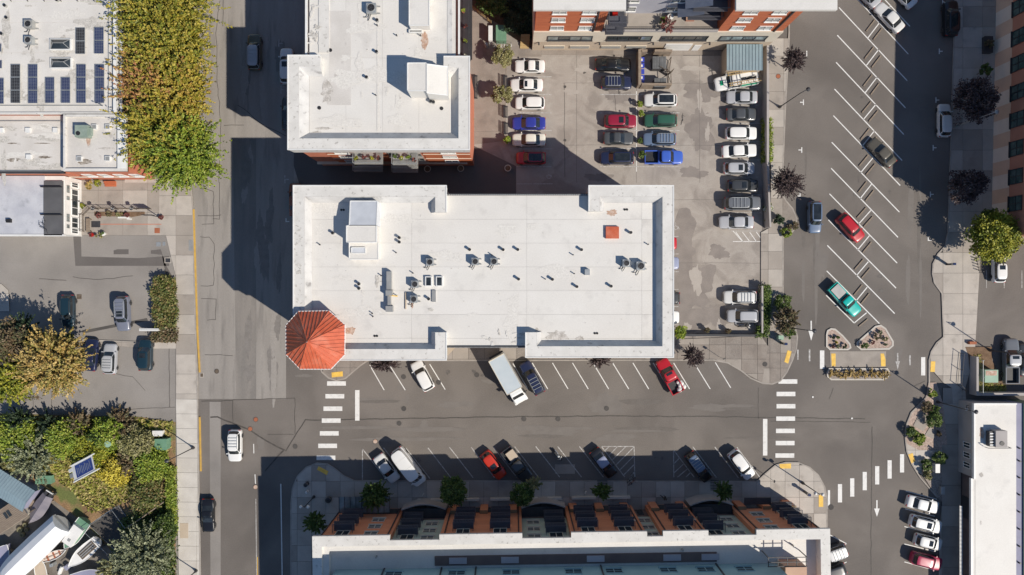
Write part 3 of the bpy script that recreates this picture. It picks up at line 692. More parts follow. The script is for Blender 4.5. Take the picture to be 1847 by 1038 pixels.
    for s_ in (1, -1):
        mb = MB(); p = (X(f0) - .12 * L / 4.5, s_ * (hw + .06), T['bz'] + .02)
        mb.box(p, (.13, .2, .14)); mk('wing_mirror', mb, 'paint')
    for s_ in (1, -1):
        mb = MB(); x0 = X(.006); zz = T['hz'] - .17
        mb.add([(x0, s_ * hw * .48, zz), (x0 - .10, s_ * hw * .8, zz + .01), (x0 - .34, s_ * hw * .93, zz + .06), (x0 - .2, s_ * hw * .62, zz + .125), (x0, s_ * hw * .48, zz - .1), (x0 - .1, s_ * hw * .84, zz - .1), (x0 - .34, s_ * hw * .985, zz - .06)],
               [(0, 1, 3), (1, 2, 3), (0, 4, 5, 1), (1, 5, 6, 2)] if s_ > 0 else [(0, 3, 1), (1, 3, 2), (0, 1, 5, 4), (1, 2, 6, 5)])
        mk('headlight', mb, 'headlamp', smooth=False)
    for s_ in (1, -1):
        mb = MB(); xe = X(1.0); mb.box((xe + .08, s_ * hw * .72, T['tz'] - .2), (.14, .3, .18)); mk('tail_light', mb, 'tail', smooth=False)
    mb = MB(); mb.box((X(0) + .0, 0, T['hz'] - .32), (.05, hw * .95, .2)); mk('grille', mb, 'plastic')
    # wheels
    wr = .33 if kind in ('sedan', 'coupe', 'hatch', 'wagon') else .38
    for f in (.175, .80):
        for s_ in (1, -1):
            mb = MB(); y0, y1 = s_ * (hw - .2), s_ * (hw + .015); x = X(f); n = 16; prof = [(wr - .05, y1), (wr, lerp(y1, y0, .15)), (wr, y0), (wr - .1, y0)]
            vs = [(x + r * math.cos(2 * math.pi * i / n), y, wr + r * math.sin(2 * math.pi * i / n)) for r, y in prof for i in range(n)]
            mb.add(vs, [(j * n + i, j * n + (i + 1) % n, (j + 1) * n + (i + 1) % n, (j + 1) * n + i) for j in range(3) for i in range(n)] + [tuple(range(n))])
            wi = mk('wheel', mb, 'tyre', smooth=False)
            mb = MB(); yy = s_ * (hw + .02)
            mb.add([(x + r * math.cos(2 * math.pi * i / 10), yy - s_ * (.0 if r > .1 else .03), wr + r * math.sin(2 * math.pi * i / 10)) for r in (wr * .66, .06) for i in range(10)], [(i, (i + 1) % 10, 10 + (i + 1) % 10, 10 + i) for i in range(10)] + [tuple(range(10, 20))])
            mk('rim', mb, 'rim', wi, False)
    if kind == 'van':
        mb = MB(); mb.box((X(.5), 0, T['rz'] + .012), (.05, hw * 1.6, .02)); mb.box((X(.75), 0, T['rz'] + .012), (.05, hw * 1.6, .02)); mk('roof_ribs', mb, 'white_paint', cabin, False)
    # bed
    if bed:
        x0, x1 = X(bed) + .01, X(.995); zt = T['bz']
        mb = MB().bx(x1, -hw * .98, x0, -hw * .84, .5, zt).bx(x1, hw * .84, x0, hw * .98, .5, zt); mb.bx(x1, -hw * .84, x1 + .09, hw * .84, .5, zt).bx(x0 - .08, -hw * .84, x0, hw * .84, .5, zt)
        bi = mk('cargo_bed', mb, 'paint', smooth=False)
        mb = MB().bx(x1 + .09, -hw * .84, x0 - .08, hw * .84, .5, .66); mk('bed_floor', mb, 'plastic', bi, False)
    rx0, rx1 = X(f1), X(f2); rl = rx0 - rx1; zr = T['rz']
    if sunroof:
        a, b = (.10, .38) if sunroof == 's' else (.08, .92)
        mb = MB(); w_ = hw * (.46 if sunroof == 's' else .58); mb.bx(rx0 - rl * b, -w_, rx0 - rl * a, w_, zr - .02, zr + .022); mk('sunroof', mb, 'car_glass', cabin, False)
    if rack:
        mb = MB(); w_ = hw * tum * .9
        for s_ in (1, -1): mb.tube([(rx0 - rl * .08, s_ * w_, zr - .03), (rx0 - rl * .15, s_ * w_, zr + .07), (rx0 - rl * .85, s_ * w_, zr + .07), (rx0 - rl * .92, s_ * w_, zr - .03)], .03, 5)
        if rack == 'b':
            for t in (.25, .42, .6, .77): mb.bx(rx0 - rl * t - .03, -w_, rx0 - rl * t + .03, w_, zr + .05, zr + .09)
        mk('roof_rack', mb, 'galv' if rack == 'b' else 'plastic', cabin, False)
    _car[key] = parts
    return parts

CARNAME = {'sedan': 'parked_sedan', 'coupe': 'parked_coupe', 'hatch': 'parked_hatchback', 'wagon': 'parked_estate_car', 'suv': 'parked_suv', 'bigsuv': 'parked_large_suv', 'van': 'parked_van', 'pickup': 'pickup_truck', 'shortpickup': 'pickup_truck'}
COLS = {
 'white': (.75, .75, .73), 'pearl': (.66, .66, .64), 'silver': (.42, .43, .45), 'cream': (.68, .66, .58), 'grey': (.14, .15, .165), 'midgrey': (.24, .25, .27), 'black': (.009, .009, .011), 'darkgrey': (.045, .048, .052),
 'navy': (.016, .022, .06), 'blue': (.03, .04, .28), 'skyblue': (.05, .12, .5), 'steel': (.12, .17, .26), 'red': (.45, .012, .02), 'darkred': (.26, .012, .035), 'orange_red': (.5, .035, .015), 'green': (.03, .1, .065), 'teal': (.0, .42, .36),
 'olive': (.09, .085, .05), 'brown': (.1, .09, .07), 'copper': (.22, .07, .03), 'darkteal': (.01, .03, .045), 'lavender': (.27, .3, .42), 'slate': (.17, .185, .235), 'charcoal': (.07, .075, .08), 'magenta': (.4, .03, .08)}
def car(kind, px, py, head, col, label, scale=1.0, sunroof=None, rack=None, group=None, roofcol=None, name=None, cat=None, sy=1.0):
    parts = car_parts(kind, sunroof, rack)
    g = G(px, py, 1.0)
    root = thing(name or CARNAME[kind], label, cat or ('pickup' if 'pickup' in kind else 'van' if kind == 'van' else 'car'), (g.x, g.y, .012), group, math.radians(head))
    root.scale = (scale, sy, 1)
    pm = paint(col, COLS[col]); os_ = []
    for nm, me, mk_, par in parts:
        mt = pm if mk_ == 'paint' else None
        if nm == 'roof' and roofcol: mt = paint(roofcol, COLS[roofcol])
        os_.append(child(nm, me, root if par is None else os_[par], mt))
    return root
LOTA, LOTB, LOTC, LOTD = 'cars in the first row of the parking lot', 'cars in the middle row of the parking lot', 'cars backing the middle row of the parking lot', 'cars along the wall side of the parking lot'
KN, KS, KE = 'vehicles in angled bays beside the large white roof', 'vehicles in angled bays beside the row building', 'cars in slanted bays by the low white building'
car('coupe', 956, 119, 180, 'white', 'white coupe with wide dark windscreen, topmost car of the first lot row', group=LOTA)
car('sedan', 950, 153, 180, 'white', 'white sedan with dark sunroof beside the iron benches', sunroof='s', group=LOTA)
car('hatch', 956, 185.5, 180, 'white', 'white compact hatchback just above the blue sedan', group=LOTA)
car('sedan', 954, 222, 180, 'blue', 'bright blue sedan between two white cars', group=LOTA, scale=1.02)
car('sedan', 954, 252, 180, 'cream', 'cream white sedan directly below the bright blue sedan', group=LOTA, scale=1.02)
car('hatch', 958, 285, 180, 'red', 'red hatchback with black sunroof in the shaded bottom bay', sunroof='l', group=LOTA, roofcol='darkred')
car('sedan', 1106, 116, 0, 'black', 'black sedan nearest the dumpster enclosure', group=LOTB, scale=1.08)
car('suv', 1112, 149, 0, 'navy', 'dark navy suv with roof rack beside the dumpster enclosure', rack='b', group=LOTB, scale=.93)
car('suv', 1119, 218.5, 0, 'darkred', 'crimson suv with a small sunroof in the middle row', sunroof='s', group=LOTB, scale=.97)
car('coupe', 1116, 249, 0, 'charcoal', 'charcoal coupe directly below the crimson suv', group=LOTB)
car('suv', 1113, 285, 180, 'navy', 'navy suv at the bottom of the middle row', sunroof='l', group=LOTB, scale=1.02)
car('wagon', 1192, 180, 180, 'pearl', 'pearl crossover with full black glass roof', sunroof='l', group=LOTC)
car('wagon', 1192, 217, 180, 'green', 'dark green estate car with bicycle rack on its tail', rack='r', group=LOTC)
car('wagon', 1190, 250.5, 180, 'steel', 'steel blue estate car with pale roof bars', rack='b', group=LOTC)
car('pickup', 1197, 284, 0, 'skyblue', 'bright blue pickup truck with empty black bed', group=LOTC, scale=.98)
car('sedan', 1339, 175, 180, 'silver', 'silver sedan just below the white ladder truck', group=LOTD, scale=.95)
car('sedan', 1338, 206, 0, 'charcoal', 'charcoal sedan with greenish windscreen on the wall side', group=LOTD, scale=.92)
car('wagon', 1338, 240, 0, 'white', 'white crossover with two large windows below the charcoal sedan', group=LOTD, scale=.95)
car('sedan', 1335, 272, 3, 'white', 'white sedan parked slightly askew beside the hedge', group=LOTD, scale=1.08)
car('hatch', 1334, 303.5, 0, 'silver', 'silver hatchback with sunroof at the lower end of the hedge', sunroof='s', group=LOTD, scale=1.05)
car('wagon', 1341, 335, 0, 'darkgrey', 'dark grey estate car between silver hatchback and long grey suv', rack='r', sunroof='s', group=LOTD, scale=.93)
car('bigsuv', 1340, 367, 0, 'grey', 'long grey suv with roof rack beside yellow flowering shrub', rack='b', group=LOTD, scale=1.04)
car('sedan', 1329, 401, 180, 'silver', 'silver sedan above the hatched parking space', group=LOTD, scale=1.06)
car('suv', 1335, 536.5, 180, 'pearl', 'pearl white suv with roof box rails beside corner hedge', rack='b', group=LOTD)
car('suv', 1340, 570.5, 180, 'silver', 'silver suv above the parked motorcycle', rack='r', group=LOTD, scale=.95)
PK = 'cars half hidden under the east eave of the large white roof'
car('sedan', 1192, 439, 0, 'red', 'dark red car nose barely showing past the white roof edge', group=PK, scale=1.0)
car('sedan', 1196, 475, 0, 'lavender', 'pale blue car tail showing past the white roof edge', group=PK)
car('suv', 1197, 538, 180, 'darkgrey', 'dark suv end showing past the white roof edge', group=PK)
car('suv', 1196, 573, 0, 'white', 'white car end showing past the white roof edge near the round shrub', group=PK)
car('bigsuv', 458.5, 94, 90, 'olive', 'olive suv with silver barred roof driving in the shaded street', rack='b', group=None, roofcol='silver', sy=.95)
car('suv', 516.5, 119, 90, 'pearl', 'white suv parked under the upper building eave', sunroof='s', scale=1.08)
car('sedan', 519, 205, 90, 'darkgrey', 'dark car mostly hidden below the upper building eave')
car('sedan', 532, 360, 90, 'copper', 'copper brown car mostly hidden below the large white roof')
car('suv', 423, 804.5, 270, 'white', 'white suv with roof rack driving down the left street', rack='b', scale=.97)
car('coupe', 374, 931, 270, 'black', 'black coupe driving down the left street beside pale pavement', sunroof='s', scale=1.12)
car('wagon', 121, 562, 270, 'darkteal', 'dark green black estate car beside tree shadow in the left lot', rack='r')
car('bigsuv', 221, 566, 272, 'slate', 'lavender grey suv with ribbed roof in the left lot', rack='b', sunroof='s', scale=.98, sy=.93)
car('sedan', 162, 641, 85, 'navy', 'navy sedan partly under the golden tree', scale=.98)
car('wagon', 196.5, 648, 88, 'silver', 'silver white estate car between navy sedan and dark suv', rack='b', scale=.92)
car('suv', 261, 641, 89, 'darkteal', 'dark teal suv with red tail lamps in the lower left lot', sunroof='s', scale=.96)
car('suv', 762, 678.5, 118, 'white', 'white suv in the angled bay nearest the red turret', group=KN, scale=.97)
car('bigsuv', 960, 682, 118, 'navy', 'black suv with roof bars next to the box truck', rack='b', group=KN, sy=.92)
pk_red = car('pickup', 1208, 679, 118, 'red', 'red pickup truck with black bed full of white bags', sunroof='s', group=KN, scale=.95)
car('sedan', 697, 846, 306, 'pearl', 'white sedan beside the long white van', group=KS, scale=.97)
car('van', 737, 842, 307, 'white', 'long white cargo van in an angled bay', group=KS, scale=1.02)
car('hatch', 890, 840, 307, 'orange_red', 'bright red hatchback half in shade', sunroof='s', group=KS, scale=1.05, roofcol='orange_red')
pk_dark = car('pickup', 932, 838, 307, 'darkgrey', 'dark pickup truck with tan cargo in its bed', group=KS, scale=.97)
car('sedan', 1089, 836, 307, 'black', 'black sedan beside the hatched triangle', group=KS, scale=1.0, roofcol='lavender')
car('wagon', 1261, 843, 307, 'black', 'black estate car with red tail lamps and blue barred roof', rack='b', group=KS, scale=1.02, roofcol='steel')
car('suv', 1338, 839, 307, 'white', 'white suv at the sunny end of the shaded row', group=KS, scale=.98)
AB = 'cars in the double row of angled bays'
car('sedan', 1606, 31, 133, 'pearl', 'silver white sedan whole in frame among upper angled bays', group=AB, scale=1.05)
car('sedan', 1564, -13, 133, 'silver', 'silver car cut off by the photo edge in the angled bays', group=AB)
car('sedan', 1630, -12, 133, 'white', 'white car cut off by the photo edge with its tail toward the shaded street', group=AB)
car('sedan', 1592, 275, 133, 'brown', 'brown grey sedan on the edge of the building shadow', group=AB)
car('suv', 1535, 411, 312, 'red', 'red suv with pink highlights in the angled bays', group=AB, rack='r', scale=.97)
car('shortpickup', 1525, 541, 313, 'teal', 'turquoise pickup truck with grey bed cover', group=AB, scale=1.07)
car('bigsuv', 1470, 392, 270, 'steel', 'blue grey suv driving down the right street', scale=.9, sunroof='l', sy=.9)
car('bigsuv', 1716, 33, 90, 'black', 'black suv parked on the shaded far kerb', sunroof='l')
car('hatch', 1705, 217, 90, 'pearl', 'pale hatchback parked on the shaded far kerb', scale=1.12)
car('hatch', 1804, 483, 90, 'white', 'white hatchback with sunroof under the yellow green tree', sunroof='s', scale=1.02)
car('pickup', 1825, 652, 90, 'grey', 'grey pickup truck with silver cab roof beside the green transformer', sunroof='s', roofcol='silver', scale=1.15, sy=1.05)
car('sedan', 1851, 650, 90, 'darkgrey', 'dark car at the photo edge beside the grey pickup')
car('sedan', 1666, 911, -14, 'white', 'white sedan topmost of the slanted bays by the low building', group=KE, scale=1.0)
car('suv', 1671, 946, -14, 'white', 'white suv with sunroof second in the slanted bays', sunroof='s', rack='r', group=KE, scale=.98)
car('hatch', 1676, 979, -14, 'pearl', 'small silver car third in the slanted bays', sunroof='s', group=KE, scale=.95)
car('suv', 1672, 1013, -14, 'magenta', 'pinkish red suv fourth in the slanted bays', rack='r', group=KE, scale=.95)
car('bigsuv', 1500, 1000, 200, 'charcoal', 'dark suv with white barred roof beside the row building', rack='b', roofcol='white', scale=.9)
car('wagon', 1498, 1035, 200, 'darkgrey', 'dark car below the white barred suv at the photo edge')

# bicycle rack on the green estate car, loads in the pickup beds
def load(parent_px, py, z, n, spread, mname, label, name, cat, smin=.25, smax=.45):
    g = G(parent_px, py, z); mb = MB()
    for i in range(n):
        r = random.uniform(smin, smax); mb.ball((g.x + random.uniform(-spread, spread), g.y + random.uniform(-spread, spread), z + r * .5), r, n=7, m=5, sz=.7)
    o = mb.build(name, M[mname], smooth=True); return tag(o, label, cat)
load(1225, 697, .7, 7, .62, 'white_paint', 'white plastic bags heaped in the red pickup bed', 'bag_heap', 'bags')
g = G(923, 821, 1.0)
o = MB().box((0, 0, .12), (1.35, 1.3, .6), math.radians(-53)).build('crate', M['tan']); o.location = (g.x, g.y, .85)
tag(o, 'tan covered cargo crate in the dark pickup bed', 'crate')
g = G(1512, 526, 1.1)
o = MB().box((0, 0, 0), (1.75, 1.45, .08), math.radians(-47)).build('bed_cover', M['grey_metal']); o.location = (g.x, g.y, 1.16); tag(o, 'grey hard cover closing the turquoise pickup bed', 'bed cover')

# box truck
def box_truck():
    c = G(917.5, 683, 1.6); rz = math.radians(-61)
    t = thing('box_truck', 'white box truck with pale grey cargo box reaching over two angled bays', 'truck', (c.x, c.y, .01), KN, rz)
    loc = Vector((0, 0, 0))
    def bp(name, mb, m, par=t, smooth=False):
        me = mb.build(name, M[m] if isinstance(m, str) else m, smooth=smooth); me.parent = par; return me
    b = bp('cargo_box', MB().bx(-3.65, -1.2, 1.75, 1.2, 1.05, 3.45), mat('truck_box', (.5, .56, .6), (.45, .52, .57), .6, .5, .03))
    bp('roof_trim', MB().bx(-3.68, -1.23, -3.55, 1.23, 3.3, 3.49).bx(-3.55, -1.23, 1.75, -1.16, 3.38, 3.485).bx(-3.55, 1.16, 1.75, 1.23, 3.38, 3.485).bx(1.7, -1.23, 1.78, 1.23, 3.38, 3.487), 'cream', b)
    mb = MB(); st = [(1.8, 2.45), (2.35, 2.5), (2.55, 2.42), (3.15, 1.65), (3.75, 1.45), (3.95, 1.2), (4.0, .6)]
    vs = []
    for x, z in st: vs += [(x, -1.02, .5), (x, -1.04, min(z, 1.3)), (x, -.92, z - .05), (x, -.8, z), (x, .8, z), (x, .92, z - .05), (x, 1.04, min(z, 1.3)), (x, 1.02, .5)]
    fs = [(i * 8 + q, (i + 1) * 8 + q, (i + 1) * 8 + q + 1, i * 8 + q + 1) for i in range(6) for q in range(7)] + [tuple(reversed(range(8))), tuple(48 + q for q in range(8))]
    cab_ = bp('cab', mb.add(vs, fs), paint('white', COLS['white']))
    bp('windscreen', MB().add([(2.62, -.8, 2.375), (3.1, -.86, 1.755), (3.1, .86, 1.755), (2.62, .8, 2.375)], [(0, 1, 2, 3)]), 'car_glass', cab_)
    for s_ in (1, -1):
        bp('side_window', MB().add([(2.0, s_ * 1.0, 2.25), (2.0, s_ * 1.05, 1.5), (3.0, s_ * 1.05, 1.5), (2.6, s_ * 1.0, 2.25)], [(0, 1, 2, 3)]), 'car_glass', cab_)
        bp('wing_mirror', MB().bx(2.7, s_ * 1.05, 2.78, s_ * 1.45, 1.6, 2.1), 'plastic')
        bp('headlight', MB().box((3.98, s_ * .8, .9), (.08, .35, .2)), 'headlamp')
        for x in (-2.2, 2.9):
            w = MB(); n = 16; r = .42
            w.add([(x + r * math.cos(2 * math.pi * i / n), s_ * y, r + r * math.sin(2 * math.pi * i / n)) for y in (1.1, .8) for i in range(n)], [(i, (i + 1) % n, n + (i + 1) % n, n + i) for i in range(n)] + [tuple(range(n)), tuple(range(2 * n - 1, n - 1, -1))])
            bp('wheel', w, 'tyre')
    bp('chassis', MB().bx(-3.6, -.5, 3.4, .5, .6, 1.04), 'dark_metal')
    bp('tail_lift', MB().bx(-3.95, -1.1, -3.68, 1.1, .6, .8), 'dark_metal')
box_truck()

# white service truck with ladders
def service_truck():
    r = car('shortpickup', 1328, 146, 190, 'white', 'white service truck with green markings carrying ladders on a rack', group=LOTD, scale=1.2, sy=1.12)
    r.name = 'service_truck'; r['category'] = 'truck'
    def bp(name, mb, m, par=r): o = mb.build(name, M[m] if isinstance(m, str) else m); o.parent = par; return o
    rack = MB()
    for x in (1.0, -.2, -2.3):
        rack.bx(x - .04, -.95, x + .04, .95, 2.1, 2.16)
        for s_ in (1, -1): rack.bx(x - .04, s_ * .9 - .03, x + .04, s_ * .9 + .03, 1.1, 2.1)
    rk = bp('ladder_rack', rack, 'galv')
    for y in (-.72, .62):
        l = MB().bx(-2.6, y - .2, 1.3, y - .13, 2.18, 2.26).bx(-2.6, y + .13, 1.3, y + .2, 2.18, 2.26)
        for i in range(14): l.bx(-2.5 + i * .28, y - .13, -2.45 + i * .28, y + .13, 2.2, 2.24)
        bp('ladder', l, 'wood_tan', rk)
    bp('tool_box', MB().bx(-2.5, -.75, -.45, -.2, .7, 1.5), 'white_paint'); bp('tool_box', MB().bx(-2.5, .2, -.45, .75, .7, 1.5), 'white_paint')
    gm = mat('truck_green', (.0, .32, .16))
    bp('green_stripe', MB().bx(-2.5, .8, -.4, .87, .7, 1.55), gm); bp('green_stripe', MB().bx(1.5, -.3, 2.0, .3, 1.03, 1.075), gm)
    bp('hose_reel', MB().cyl((-.9, 0), .3, .7, 1.3, 10), 'dark_metal')
service_truck()
# trailer hitch step behind the enclosure of the service truck
def motorcycle(px, py, rz, label, m='black', name='motorcycle', cat='motorcycle', group=None):
    c = G(px, py, .6); t = thing(name, label, cat, (c.x, c.y, .01), group, math.radians(rz))
    def bp(nm, mb, mm, par=t): o = mb.build(nm, M[mm], smooth=False); o.parent = par; return o
    for x in (.72, -.72):
        w = MB(); n = 14; r = .31
        w.add([(x + q * math.cos(2 * math.pi * i / n), y, .31 + q * math.sin(2 * math.pi * i / n)) for q, y in ((.31, -.05), (.31, .05), (.2, .05), (.2, -.05)) for i in range(n)], [(j * n + i, j * n + (i + 1) % n, ((j + 1) % 4) * n + (i + 1) % n, ((j + 1) % 4) * n + i) for j in range(4) for i in range(n)])
        bp('wheel', w, 'tyre')
    b = MB(); b.ball((.15, 0, .72), .24, n=8, m=5, sz=.7); b.box((0, 0, .42), (.6, .34, .34)); b.tube([(.72, 0, .31), (.42, 0, .95)], .05); b.tube([(-.72, 0, .31), (-.2, 0, .6)], .05)
    bp('frame', b, m); s = MB(); s.box((-.38, 0, .74), (.62, .26, .1)); bp('seat', s, 'plastic')
    h = MB(); h.tube([(.35, -.38, .98), (.46, -.2, 1.0), (.46, .2, 1.0), (.35, .38, .98)], .025); bp('handlebar', h, 'galv')
    e = MB(); e.ball((.55, 0, .85), .12, n=8, m=5); bp('headlight', e, 'headlamp'); e = MB(); e.bx(-.85, .12, -.1, .24, .3, .42); bp('exhaust', e, 'rim')
    return t
motorcycle(1344, 588, 8, 'black motorcycle beside the silver suv and corner hedge')
motorcycle(1006, 822, -52, 'silver motorcycle alone in a half shaded bay', 'galv')
def bicycle(px, py, rz, label, m='galv', group=None, z=KZ):
    c = G(px, py, .5); t = thing('bicycle', label, 'bicycle', (c.x, c.y, z), group, math.radians(rz))
    def bp(nm, mb, mm): o = mb.build(nm, M[mm]); o.parent = t; return o
    for x in (.5, -.5):
        pts = [(x + .34 * math.cos(a), 0, .34 + .34 * math.sin(a)) for a in [2 * math.pi * i / 16 for i in range(17)]]
        w = MB().tube(pts, .022, 4)
        for a in range(0, 180, 45): w.tube([(x + .33 * math.cos(math.radians(a)), 0, .34 + .33 * math.sin(math.radians(a))), (x - .33 * math.cos(math.radians(a)), 0, .34 - .33 * math.sin(math.radians(a)))], .006, 3)
        bp('wheel', w, 'tyre')
    bp('frame', MB().tube([(-.5, 0, .34), (-.1, 0, .32), (-.22, 0, .82), (.32, 0, .85), (.5, 0, .34)], .022, 5).tube([(-.1, 0, .32), (.34, 0, .8)], .022, 5).tube([(-.5, 0, .34), (-.2, 0, .78)], .016, 4), m)
    bp('saddle', MB().box((-.24, 0, .9), (.26, .14, .06)), 'plastic'); bp('handlebar', MB().tube([(.3, -.3, .96), (.4, 0, .98), (.3, .3, .96)], .02, 5), 'plastic')
    return t
bicycle(1136, 863, 60, 'grey bicycle leaning at the shaded kerb by the hatched triangle', 'galv'); bicycle(1140, 869, 48, 'rusty bicycle nearest the row building at the shaded rack', 'brick_side')
bicycle(1228.5, 217, 82, 'bicycle carried across the tail of the green estate car', 'dark_metal', z=.6)
# ---------------------------------------------------------------- buildings
def wb(mb, P, t, n, u0, u1, d0, d1, z0, z1, mi=0):
    vs = []
    for z in (z0, z1):
        for u, d in ((u0, d0), (u1, d0), (u1, d1), (u0, d1)):
            vs.append((P[0] + t[0] * u + n[0] * d, P[1] + t[1] * u + n[1] * d, z))
    cr = t[0] * n[1] - t[1] * n[0]
    fs = [(3, 2, 1, 0), (4, 5, 6, 7), (0, 1, 5, 4), (1, 2, 6, 5), (2, 3, 7, 6), (3, 0, 4, 7)]
    if cr < 0: fs = [tuple(reversed(f)) for f in fs]
    return mb.add(vs, fs, mi)
def window(par, P, t, n, u, z0, w, h, panes=2, fm='white_trim', gm='glass', sill=True, proud=.1, bar=.07, hbar=False, name='window'):
    mb = MB(); a, b = u - w / 2, u + w / 2
    wb(mb, P, t, n, a, b, .0, proud, z0, z0 + bar); wb(mb, P, t, n, a, b, .0, proud, z0 + h - bar, z0 + h)
    wb(mb, P, t, n, a, a + bar, .0, proud, z0 + bar, z0 + h - bar); wb(mb, P, t, n, b - bar, b, .0, proud, z0 + bar, z0 + h - bar)
    for i in range(1, panes):
        c = a + w * i / panes; wb(mb, P, t, n, c - bar * .6, c + bar * .6, .0, proud - .01, z0 + bar, z0 + h - bar)
    if hbar: wb(mb, P, t, n, a + bar, b - bar, .0, proud - .02, z0 + h * .5 - .03, z0 + h * .5 + .03)
    f = mb.build(name, M[fm], par)
    for i in range(panes):
        a0 = a + w * i / panes + bar * (1 if i == 0 else .6); b0 = a + w * (i + 1) / panes - bar * (1 if i == panes - 1 else .6)
        g_ = gm if isinstance(gm, str) else random.choice(gm)
        wb(MB(), P, t, n, a0, b0, .01, .035, z0 + bar, z0 + h - bar).build('pane', M[g_], f)
    if sill: wb(MB(), P, t, n, a - .08, b + .08, .0, proud + .1, z0 - .1, z0 - .004).build('sill', M[fm], f)
    return f
def balcony(par, P, t, n, u, z, w, d=1.3, fm='balcony_metal', deck='balcony_metal', items=None):
    mb = MB(); a, b = u - w / 2, u + w / 2
    wb(mb, P, t, n, a, b, .01, d, z - .18, z); bl = mb.build('balcony', M[deck], par)
    mb = MB(); wb(mb, P, t, n, a, b, d - .06, d, z + 1.0, z + 1.07)
    wb(mb, P, t, n, a, a + .06, .02, d - .06, z + 1.0, z + 1.07); wb(mb, P, t, n, b - .06, b, .02, d - .06, z + 1.0, z + 1.07)
    k = max(3, int(w / .2))
    for i in range(k + 1):
        uu = a + .02 + (w - .04) * i / k; wb(mb, P, t, n, uu - .015, uu + .015, d - .045, d - .015, z, z + 1.0)
    for i in range(1, int(d / .16)):
        for uu in (a + .03, b - .03): wb(mb, P, t, n, uu - .015, uu + .015, i * .16, i * .16 + .03, z, z + 1.0)
    mb.build('railing', M[fm], bl)
    return bl
def roof_edge(par, pts, prof, m, name='parapet', closed=False):
    return MB().ribbon(pts, prof, closed).build(name, M[m], par)
def vent(par, px, py, z, r=.17, h=.55, m='grey_metal', name='vent_pipe'):
    g = G(px, py, z + h); mb = MB(); mb.cyl((g.x, g.y), r, z - .02, z + h, 8); o = mb.build(name, M[m], par); MB().cyl((g.x, g.y), r * 1.15, z + h + .004, z + h + .05, 8).build('cap', M['black'], o)
    return o
def roof_sheets(par, poly_px, z, du, dv, mats, rot=0.0, zt=None, gap=.02):
    slabs(par, poly_px, du, dv, z - .1, z, mats, 'roof_sheet', gap=gap, zj=.006, pz=z, rot=rot, minarea=.4)
def condenser(px, py, z, label, s=.85, h=.85, legs=True, m='galv', rz=0.0, group='air conditioning condensers on the white roof'):
    g = G(px, py, z + h); t = thing('air_conditioner', label, 'air conditioner', (g.x, g.y, z), group, rz)
    def bp(nm, mb, mm, par=t): o = mb.build(nm, M[mm]); o.parent = par; return o
    b = bp('casing', MB().bx(-s / 2, -s / 2, s / 2, s / 2, .15, h), m)
    bp('fan_guard', MB().lathe((0, 0), [(s * .44, h), (s * .44, h + .06), (s * .39, h + .07), (s * .37, h + .03)], 16), 'grey_metal')
    f = MB(); f.cyl((0, 0), s * .1, h - .02, h + .05, 8)
    for i in range(5):
        a = i * 2 * math.pi / 5; f.add([(s * .08 * math.cos(a), s * .08 * math.sin(a), h + .035), (s * .33 * math.cos(a - .3), s * .33 * math.sin(a - .3), h + .045), (s * .33 * math.cos(a + .3), s * .33 * math.sin(a + .3), h + .02)], [(0, 1, 2)])
    bp('fan', f, 'dark_metal')
    bp('fan_well', MB().cyl((0, 0), s * .4, h, h + .012, 16), 'black')
    for y in (-1, 1): bp('rail', MB().bx(-s * .62, y * s * .36 - .06, s * .85, y * s * .36 + .06, .0, .15), 'grey_metal')
    p = MB(); p.tube([(-s * .3, -s * .5, .3), (-s * .5, -s * .8, .25), (-s * .9, -s * .75, .1)], .05, 5); p.tube([(-s * .1, -s * .5, .25), (-s * .3, -s * .95, .2), (-s * .45, -s * 1.1, .05)], .045, 5)
    bp('pipe', p, 'dark_metal')
    return t
Z = Vector((0, 0, 1))
RS = [M['roof'], M['roof_b'], M['roof_c'], M['roof'], M['roof_b']]

def grime(roof, x0, y0, x1, y1, z, n, seed, mats=('roof_dirt',), smin=.3, smax=1.6, stretch=1.6):
    r = random.Random(seed)
    for i in range(n):
        g = G(r.uniform(x0, x1), r.uniform(y0, y1), z); s_ = r.uniform(smin, smax) ** 1.3; a0 = r.choice([0, 0, 1.57]); ph = r.uniform(0, 6); pts = []
        for k in range(20):
            a = k * math.pi / 10; q = 1 + .28 * math.sin(2 * a + ph) + .22 * math.sin(5 * a + ph * 2) + r.uniform(-.12, .12); u, v = s_ * stretch * q * math.cos(a), s_ / stretch * q * math.sin(a)
            pts.append((g.x + u * math.cos(a0) - v * math.sin(a0), g.y + u * math.sin(a0) + v * math.cos(a0)))
        MB().flat(pts, z + .0135 + i * .0004).build('dirt_stain', M[r.choice(mats)], roof)
